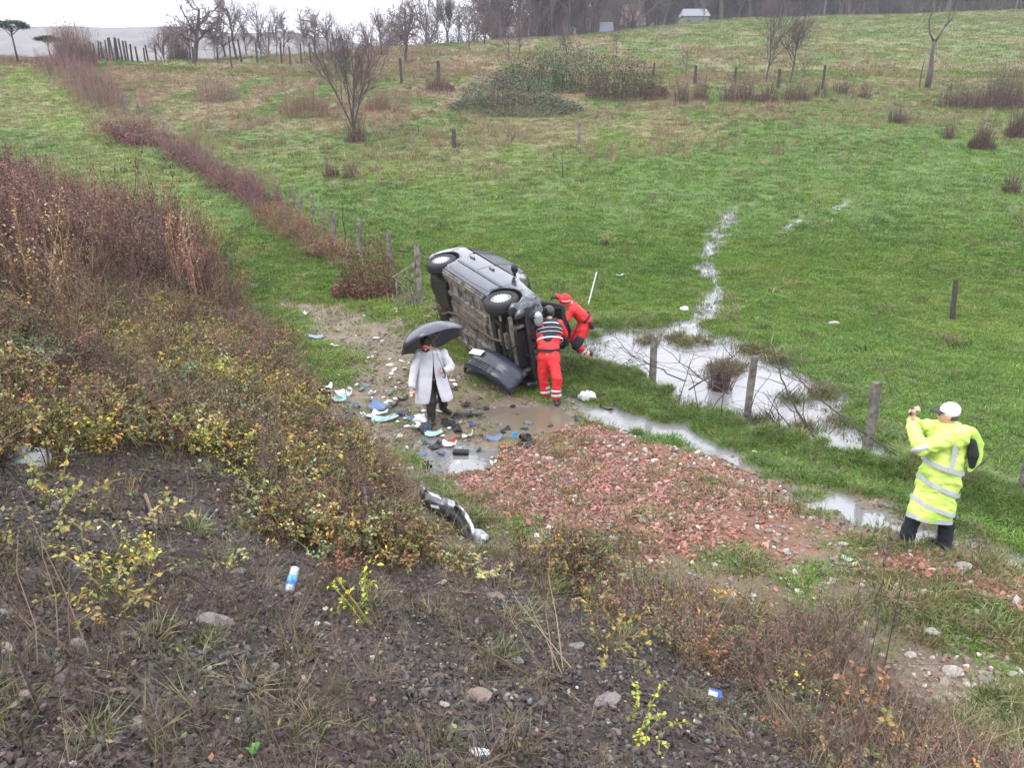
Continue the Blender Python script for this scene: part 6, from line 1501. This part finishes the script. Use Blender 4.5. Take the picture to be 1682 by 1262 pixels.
def sheet(name, w, h, m, seed, curl=.05, label=None, cat='paper'):
    mb = MB(); V = []; n = 7
    for i in range(n):
        for j in range(n):
            u, v = i / (n - 1) - .5, j / (n - 1) - .5; V.append((u * w, v * h, curl * (u * u * 3 + .4 * math.sin(seed + v * 5 + u * 3))))
    mb.add(V, [(i * n + j, (i + 1) * n + j, (i + 1) * n + j + 1, i * n + j + 1) for i in range(n - 1) for j in range(n - 1)]); o = mb.obj(name, m, None, True)
    md = o.modifiers.new('t', 'SOLIDIFY'); md.thickness = .006; return tag(o, label, cat)
put(sheet('folder', .36, .22, PBL, 1, label='slate blue folder lying open left of the walking man', cat='folder'), 624, 675, .07, -.5, (.25, 0))
put(sheet('document_cover', .44, .26, mat('glassy_green_sleeve', (.28, .40, .40), .25), 2, label='wet grey-green plastic sleeve under the white paper', cat='plastic sleeve'), 632, 692, .04, .25)
put(sheet('paper_sheet', .22, .16, PWH, 3, label='white paper lying on the green plastic sleeve', cat='paper'), 625, 687, .085, -.2)
put(sheet('booklet', .26, .24, PG, 4, label='pale green booklet beside the black bag', cat='booklet'), 556, 660, .06, .3, (.2, 0))
put(sheet('paper_sheet', .15, .20, PWH, 5, label='white page on top of the pale green booklet', cat='paper'), 560, 657, .11, .5, (.25, .1))
put(sheet('glass_sheet', .32, .14, mat('blue_grey_panel', (.22, .27, .35), .2), 6, label='blue-grey plastic panel lying near the track at the upper mud edge', cat='car debris'), 519, 556, .05, .1)
put(sheet('white_strip', .14, .05, PWH, 7, label='small white strip above the blue-grey panel', cat='paper'), 503, 517, .03, -.6)
put(sheet('pale_green_card', .28, .15, PG, 8, label='pale green card lying on the wet mud', cat='card'), 712, 712, .05, .2, (.15, 0))
put(sheet('white_box_flap', .20, .13, PW, 9, label='white carton flap beside the red scrap', cat='carton'), 738, 728, .05, -.3, (.3, 0))
put(sheet('red_scrap', .06, .07, mat('bright_red', (.60, .03, .03), .5), 10, label='bright red scrap next to the black box', cat='scrap'), 744, 726, .09, .2, (.6, 0))
mb = MB(); mb.box((0, 0, .045), (.23, .13, .09)); mb.box((0, -.07, .085), (.24, .012, .02)); o = mb.obj('black_box', BLACKP); tag(put(o, 757, 740, 0, -.05), 'open black plastic box on the mud by the red scrap', 'box')
put(sheet('blue_scrap', .06, .08, mat('bright_blue', (.03, .25, .60), .4), 11, label='small bright blue scrap on the mud before the rubble', cat='scrap'), 845, 716, .05, .2, (.7, 0))
put(sheet('dark_scrap', .24, .13, DARKP, 12, label='dark blue broken plastic just left of the walking man', cat='car debris'), 660, 684, .04, .5)
put(sheet('dark_scrap', .30, .12, BLACKP, 13, label='black broken trim on the mud right of the walking man', cat='car debris'), 738, 700, .03, -.4)
put(sheet('dark_scrap', .22, .06, BLACKP, 14, label='black sliver floating at the start of the ditch', cat='car debris'), 955, 690, .03, 0)
put(sheet('dark_scrap', .24, .06, BLACKP, 15, label='black pointed sliver in the ditch water', cat='car debris'), 996, 668, .04, -.7)
put(sheet('grey_shard', .22, .09, mat('grey_shard', (.33, .36, .40), .4), 16, label='grey shard lying on the meadow beyond the car', cat='car debris'), 1018, 456, .05, .4)
tag(put(crumple('white_lump', (.10, .08), .07, PW, 21), 1124, 510, .03), 'white scrap on the grass beside the stream', 'litter')
tag(put(crumple('white_lump', (.13, .05), .05, mat('pale_stone_grey', (.34, .31, .29), .8), 22, .15), 1370, 533, .03), 'flat pale stone on the meadow right of the flood', 'stone')
# scattered white cups and shards
WS = mat('white_shard', (.55, .56, .53), .6)
sh = []
for k in range(4):
    o = crumple('white_shard', (.055 + .01 * k, .038), .022, WS, 50 + k, .15); o.hide_render = False; sh.append(o.data); bpy.data.objects.remove(o)
spots = [(598, 520), (652, 514), (650, 510), (618, 558), (628, 562), (545, 566), (552, 568), (605, 587), (640, 594), (643, 614), (648, 609), (640, 622), (650, 635), (556, 618), (586, 634), (616, 660), (634, 664), (640, 662), (650, 657), (617, 668), (665, 690), (670, 677), (697, 678), (722, 677), (738, 704), (668, 703), (653, 697), (748, 634), (752, 754), (808, 756), (815, 758), (743, 629), (672, 628), (679, 641), (660, 595), (702, 520), (630, 655), (676, 648), (575, 640), (640, 602), (611, 655), (727, 714), (1240, 742), (1368, 741), (1345, 738), (1003, 680), (655, 628), (664, 606), (635, 640)]
def shard_band(a, b_): return 4 if a > 900 else 0 if b_ < 600 else 1 if b_ < 642 else 2 if b_ < 672 else 3
BAND = ['on the track beyond the umbrella', 'level with the white coat', 'around the slate blue folder', 'in front of the walking man', 'by the ditch and fence on the right']
for k, (a, b_) in enumerate(spots):
    o = link('white_shard', sh[k % 4]); put(o, a, b_, .015, RNG.uniform(0, 6.28), (RNG.normal(0, .2), RNG.normal(0, .2))); o.scale = [RNG.uniform(.45, 1.05), RNG.uniform(.5, 1.2), RNG.uniform(.6, 1.2)]
    bd = shard_band(a, b_)
    tag(o, 'small white shard ' + BAND[bd] + ', ' + ORD[sorted(q for q in spots if shard_band(*q) == bd).index((a, b_))] + ' from the left', 'shard', 'white shards strewn around the wreck')
PT = mat('teal_plastic', (.13, .21, .215), .35)
SCR = [(604, 690), (612, 700), (650, 668), (672, 690), (684, 704), (700, 724), (716, 730), (588, 672), (574, 650), (640, 650), (662, 660), (726, 742), (770, 716), (784, 736), (752, 708), (690, 742), (612, 648), (596, 640), (830, 704), (812, 722), (540, 640), (566, 672), (700, 760), (778, 700)]
for k, (a, b_) in enumerate(SCR):
    col_, m_ = [('white', PW), ('teal', PT), ('black', BLACKP), ('slate blue', PBL)][k % 4]
    o = put(sheet('torn_scrap', RNG.uniform(.08, .24), RNG.uniform(.05, .13), m_, k, .06, label='torn ' + col_ + ' scrap in the mud, ' + ORD[sorted([q[0] for q in SCR[k % 4::4]]).index(a)] + ' from the left of its colour', cat='scrap'), a, b_, .03, RNG.uniform(0, 3), (RNG.normal(0, .3), RNG.normal(0, .3))); o['group'] = 'torn scraps in the mud'
# small dark car fragments
dk = []
for k in range(3):
    o = crumple('dark_fragment', (.07, .045), .03, BLACKP, 70 + k, .4); dk.append(o.data); bpy.data.objects.remove(o)
FRG = [(765, 664), (785, 667), (797, 667), (812, 669), (842, 664), (846, 676), (730, 688), (742, 694), (880, 712), (893, 708), (860, 700), (852, 733), (790, 680), (715, 660), (728, 650), (746, 640), (905, 695), (872, 735)]
for k, (a, b_) in enumerate(FRG):
    o = link('dark_fragment', dk[k % 3]); put(o, a, b_, .012, RNG.uniform(0, 6.28)); o.scale = [RNG.uniform(.6, 1.4)] * 3
    tag(o, 'small black car fragment on the muddy ground, ' + ORD[sorted(FRG).index((a, b_))] + ' from the left', 'car fragment', 'black fragments of the car in the mud')
# metal rod standing in the meadow
x, y, z = ground(965, 502); d0 = depth((x, y, z)); e = pt(980, 447, d0 + .5); mb = MB(); mb.tube([(0, 0, -.05), e - Vector((x, y, z))], [.018, .018], 8); o = mb.obj('metal_rod', mat('pale_metal', (.42, .44, .44), .5, metal=.3)); o.location = (x, y, z); tag(o, 'pale metal rod slanting out of the grass behind the rescuers', 'rod')
# foreground litter
def bottle(px, py, L_, label, tilt):
    x, y, z = ground(px, py); root = empty('water_bottle', (x, y, z + .05), label, 'bottle'); root.rotation_euler = tilt
    s = L_ / .30
    def lathe(pr, mm_, nm, par=root):
        mb = MB(); mb.tube([(a * s, 0, 0) for a, r_ in pr], [r_ * s for a, r_ in pr], 16); return mb.obj(nm, mm_, par, True)
    lathe([(-.15, .028), (-.145, .036), (-.10, .037), (-.09, .034), (-.08, .037), (.03, .037), (.045, .034), (.06, .037), (.09, .030), (.115, .014), (.135, .013)], mat('clear_bottle', (.36, .42, .48), .12, spec=.8, coat=.6, noise=.2, nscale=25), 'bottle_body')
    lathe([(-.075, .0382), (.0, .0382)], mat('blue_label', (.03, .22, .62), .35, noise=.3, nscale=30, color2=(.15, .42, .75)), 'bottle_label')
    lathe([(.130, .016), (.155, .016)], mat('blue_cap', (.02, .08, .50), .4), 'bottle_cap'); return root
bottle(478, 973, .27, 'clear plastic bottle with a blue label lying on the slope', (0, math.radians(35), math.radians(-98)))
tag(put(crumple('orange_wrapper', (.085, .05), .05, mat('orange_white_wrap', (.75, .30, .08), .5, noise=.2, nscale=20, color2=(.8, .75, .7)), 31, .35), 802, 946, .03), 'crumpled orange and white wrapper on the soil', 'wrapper')
root = empty('blue_packet', ground(1175, 1138), 'crushed blue and silver packet lying in the dead stems', 'packet'); root.rotation_euler = (.35, .1, -.35); root.location.z += .035
mb = MB(); mb.box((-.015, 0, 0), (.065, .055, .024)); mb.obj('packet', mat('silver_foil', (.50, .55, .70), .35), root); mb = MB(); mb.box((.032, 0, 0.001), (.026, .058, .028)); mb.box((0, .02, .012), (.09, .015, .004)); mb.obj('packet_lid', mat('royal_blue', (.02, .10, .60), .35), root)
tag(put(crumple('white_scrap', (.05, .03), .02, PW, 33, .3), 789, 1256, .02), 'white scrap at the bottom edge of the photo', 'litter')
for a, b_, s_ in ((217, 826, .028), (416, 1240, .03), (290, 1031, .014)):
    o = sheet('green_leaf', s_ * 1.6, s_ * 1.3, mat('bright_leaf', (.10, .26, .05), .5), a, .02, None); tag(o, 'fresh bright green leaf, %s' % {217: 'upper left one on the dark soil', 416: 'the one at the bottom edge', 290: 'smallest, between two grey stones'}[a], 'leaf'); put(o, a, b_, .03, a, (.2, .1))
# single stones one can pick out
SG = [mat('grey_stone', (.20, .175, .165), .65, noise=.25, nscale=18, bump=.4, bscale=40), mat('brown_stone', (.22, .165, .135), .65, noise=.25, nscale=18, bump=.4, bscale=40), mat('pale_stone', (.33, .30, .255), .8, noise=.35, nscale=3, bump=.4, bscale=12)]
ST_ = [('large flat grey stone on the left of the dark slope', 355, 1027, 52, 0), ('round grey stone behind the large flat one', 388, 943, 32, 0), ('brownish stone in the middle of the slope near the bottom', 786, 1152, 42, 1), ('long grey stone right of the brownish one', 999, 1158, 44, 0), ('smooth pale stone right of centre on the slope', 945, 1063, 28, 0), ('brown stone below the orange wrapper', 813, 984, 32, 1), ('flat stone above the orange wrapper', 725, 966, 18, 2),
       ('flat purple-grey slab on the upper left soil', 130, 944, 34, 0), ('grey stone beside the purple-grey slab', 152, 937, 18, 0), ('pale stone cut by the left edge', 4, 1064, 34, 2), ('grey stone half in the weeds at left', 122, 1068, 34, 0), ('stone near the bottom left', 228, 1195, 26, 0), ('stone under the scrub at the top of the soil', 100, 838, 28, 0), ('dark stone at the right end of the soil patch below the scrub', 425, 868, 30, 0),
       ('small round stone left of the bottom centre', 850, 1090, 20, 0), ('stone at the lower centre', 893, 1108, 24, 1), ('pale stone low in the middle', 730, 1170, 16, 2), ('stone beside the reddish leaf at lower centre', 1010, 1210, 18, 1),
       ('white flat stone in the grass at right', 1565, 1105, 30, 2), ('white stone in the stony patch, nearest the right edge', 1664, 1108, 20, 2), ('white block in the stony patch', 1652, 1170, 20, 2), ('pale flat stone on the green patch', 1532, 1040, 24, 2), ('beige stone left of the green patch', 1495, 1078, 18, 2), ('pale stone beside the yellow leaves', 1448, 1078, 14, 2), ('pale stone on the path behind the weeds', 1374, 1042, 12, 2), ('beige slab behind the photographer', 1580, 940, 26, 2), ('pale stone before the puddle', 1384, 900, 16, 2), ('pale stone on the lower edge of the rubble', 1030, 950, 16, 2),
       ('white stone below the rubble', 1120, 990, 16, 2), ('white stone right of the rubble edge', 1235, 980, 14, 2), ('grey boulder at the foot of the rubble', 1056, 866, 18, 1), ('white stone in the thin grass below the rubble', 1106, 980, 14, 2), ('small white stone left in the thin grass', 1075, 955, 12, 2)]
for k, (lb, a, b_, w_, mi_) in enumerate(ST_):
    x, y, z = ground(a, b_); s_ = w_ / FPX * depth((x, y, z)) * 1.0
    o = link('stone', stone_mesh('stone', 200 + k, flat=.5, sub=3, amp=.22, m=SG[mi_])); o.location = (x, y, z + s_ * .12); o.scale = (s_, s_, s_); o.rotation_euler = (RNG.normal(0, .15), RNG.normal(0, .15), RNG.uniform(-.4, .4)); tag(o, lb, 'stone')
# yellow-leaved sprig at lower right
x, y, z = ground(1335, 1190); root = empty('yellow_leaf_plant', (x, y, z), 'sprig of bright yellow leaves among the dead stems at lower right', 'plant'); V, F, T = [], [], []; R9 = np.random.default_rng(4); d0 = depth((x, y, z)) - .1
mb = MB(); 
for ln in ([(1350, 1240), (1330, 1160), (1300, 1095)], [(1345, 1235), (1345, 1170), (1362, 1135)], [(1352, 1245), (1340, 1215), (1328, 1200)]):
    pts = [pt(a, b_, d0) - Vector((x, y, z)) for a, b_ in ln]; mb.tube(pts, [.003, .0025, .0015], 4)
mb.obj('stems', DARKTWIG, root)
for a, b_, s_ in [(1298, 1097, .045), (1306, 1103, .04), (1312, 1110, .05), (1318, 1120, .035), (1310, 1125, .04), (1322, 1150, .03), (1330, 1158, .045), (1333, 1165, .045), (1328, 1155, .04), (1345, 1140, .025), (1356, 1142, .025), (1362, 1145, .02), (1340, 1135, .02), (1356, 1212, .045), (1360, 1220, .035), (1332, 1235, .035), (1320, 1128, .03), (1305, 1112, .03)]:
    V2 = pt(a, b_, d0) - Vector((x, y, z)); leaf(V, F, T, tuple(V2), s_ * .7, R9, np.array([.62, .56, .04]) * R9.uniform(.8, 1.2))
link('leaves', mesh_from('leaves', V, F, T, False, [bpy.data.materials.get('bush_leaves')]), root)
# tall dark stems at lower right
for k, (a, b0, b1, lb) in enumerate([(1395, 1190, 905, 'tallest dark dead stem in the weeds at lower right'), (1365, 1130, 880, 'dark dead stem left of the tallest one'), (1420, 1120, 925, 'brown dead stem right of the tallest one'), (1450, 1110, 930, 'slim brown stem on the right of the dead weeds'), (1330, 1110, 940, 'short dark stem on the left of the dead weeds'), (1380, 1150, 900, 'forked dark stem in the middle of the dead weeds'), (1035, 905, 815, 'single dark stem standing in the red rubble'), (70, 1170, 950, 'long straw coloured stem at the left edge of the slope'), (250, 880, 790, 'pale curved stick standing between scrub and soil')]):
    x, y, z = ground(a, b0); h = height_to((x, y, z), b1); me = stalk_mesh('dead_weed', 1, h / .85, .01, .0075, 34, 300 + k, bpy.data.materials.get('bush_stems'), lean=.05, fluff=1, fls=.012)
    o = link('dead_weed', me); o.location = (x, y, z); tag(o, lb, 'dead weed')
# cut ends and sticks in the scrub
for k, (p_, lb) in enumerate([([(690, 845), (712, 882)], 'pale yellow stick beside the silver fragment'), ([(598, 800), (605, 850), (596, 885)], 'grey curved stick standing in the scrub'), ([(612, 815), (618, 870)], 'second grey stick beside the curved one'), ([(238, 812), (252, 850), (254, 880)], 'bent straw coloured stalk over the dark soil'), ([(1018, 880), (1010, 905)], 'short dark stick in the grass under the rubble')]):
    x, y, z = ground(*p_[-1]); dd = depth((x, y, z)); o0 = Vector((x, y, z)); mb = MB(); n = len(p_); mb.tube([pt(a, b_, dd - .06 * (n - 1 - i)) - o0 for i, (a, b_) in enumerate(p_)], [.012] * n, 6); o = mb.obj('loose_stick', mat('pale_stick', (.34, .26, .17), .8, noise=.3, nscale=20) if k in (0, 3) else mat('grey_stick', (.17, .145, .13), .85)); o.location = o0; tag(o, lb, 'stick')

# ------------------------------------------------------------------ far houses and wood
def house(px, pyb, w_px, pyt, label, roofm, back=25):
    x, y = at(px, pyb); k = 1 + back / math.hypot(x, y); x *= k; y *= k; z = gz(x, y); rz_ = (CAMZ + (y * math.tan(PITCH * 0)))  # stands just behind the crest
    d_ = depth((x, y, z)); w = w_px / FPX * d_; ztop = z + height_to((x, y, z), pyt); h = max(3.0, ztop - z)
    root = empty('house', (x, y, z - .5), label, 'house'); mb = MB(); mb.box((0, 0, h * .32), (w * .9, w * .7, h * .64)); wl = mb.obj('wall', mat('pale_render', (.16, .155, .15), .9), root)
    for q in (-.25, .25):
        mb = MB(); mb.box((w * q, -w * .351, h * .34), (w * .12, .06, h * .22)); mb.obj('window', mat('house_window', (.05, .05, .06), .3), root)
    mb = MB(); zb = h * .62; V = [(-w / 2, -w * .4, zb), (w / 2, -w * .4, zb), (w / 2, w * .4, zb), (-w / 2, w * .4, zb), (-w * .42, 0, h), (w * .42, 0, h)]; mb.add(V, [(0, 1, 5, 4), (2, 3, 4, 5), (1, 2, 5), (3, 0, 4), (3, 2, 1, 0)]); mb.obj('roof', roofm, root)
WR = mat('pale_roof', (.17, .18, .20), .6)
house(936, 46, 22, 37, 'white roofed house left among the far trees', WR, 15); house(996, 38, 24, 29, 'white roofed house in the middle among the far trees', WR, 15); house(1140, 30, 46, 14, 'widest white house before the far wood', WR, 12); house(1040, 24, 40, 2, 'reddish roofed house hazy above the crest', mat('faded_red_roof', (.28, .17, .14), .8), 60)
# wood behind the crest
def wood(name, label, x0, x1, y0, y1, n, hmin, hmax, colr):
    x = RNG.uniform(x0, x1, n); y = RNG.uniform(y0, y1, n); z = height(x, y); srcs = [source('wood_tree', TREES_S[k]) for k in range(3)]; h = RNG.uniform(hmin, hmax, n)
    return scatter(name, np.stack([x, y, z], 1), RNG.uniform(0, 6.28, n), np.stack([h * .9, h * .9, h], 1), jitter(np.repeat(np.array([colr]), n, 0), .2), srcs, label, 'woodland', tilt=.03)
TREES_S = []
for kd in ('fan', 'tall', 'round'):
    a, b_ = TREES[kd]; bm = bmesh.new(); bm.from_mesh(a); bm.from_mesh(b_); me = bpy.data.meshes.new('wood_tree'); bm.to_mesh(me); bm.free(); me.materials.clear(); me.materials.append(STEMY)
    t3 = me.attributes.new('tone', 'FLOAT_VECTOR', 'POINT'); t3.data.foreach_set('vector', np.ones(len(me.vertices) * 3, np.float32)); TREES_S.append(me)
wood('far_wood', 'bluish bare woodland beyond the crest on the right', 5, 150, 145, 240, 300, 12, 21, (.085, .065, .062))
wood('crest_wood', 'hazy belt of bare trees beyond the middle of the crest', -30, 12, 100, 150, 110, 8, 13, (.10, .075, .072))
wood('left_wood', 'hazy far trees beyond the left of the crest', -42, -25, 96, 130, 45, 7, 11, (.10, .075, .072))
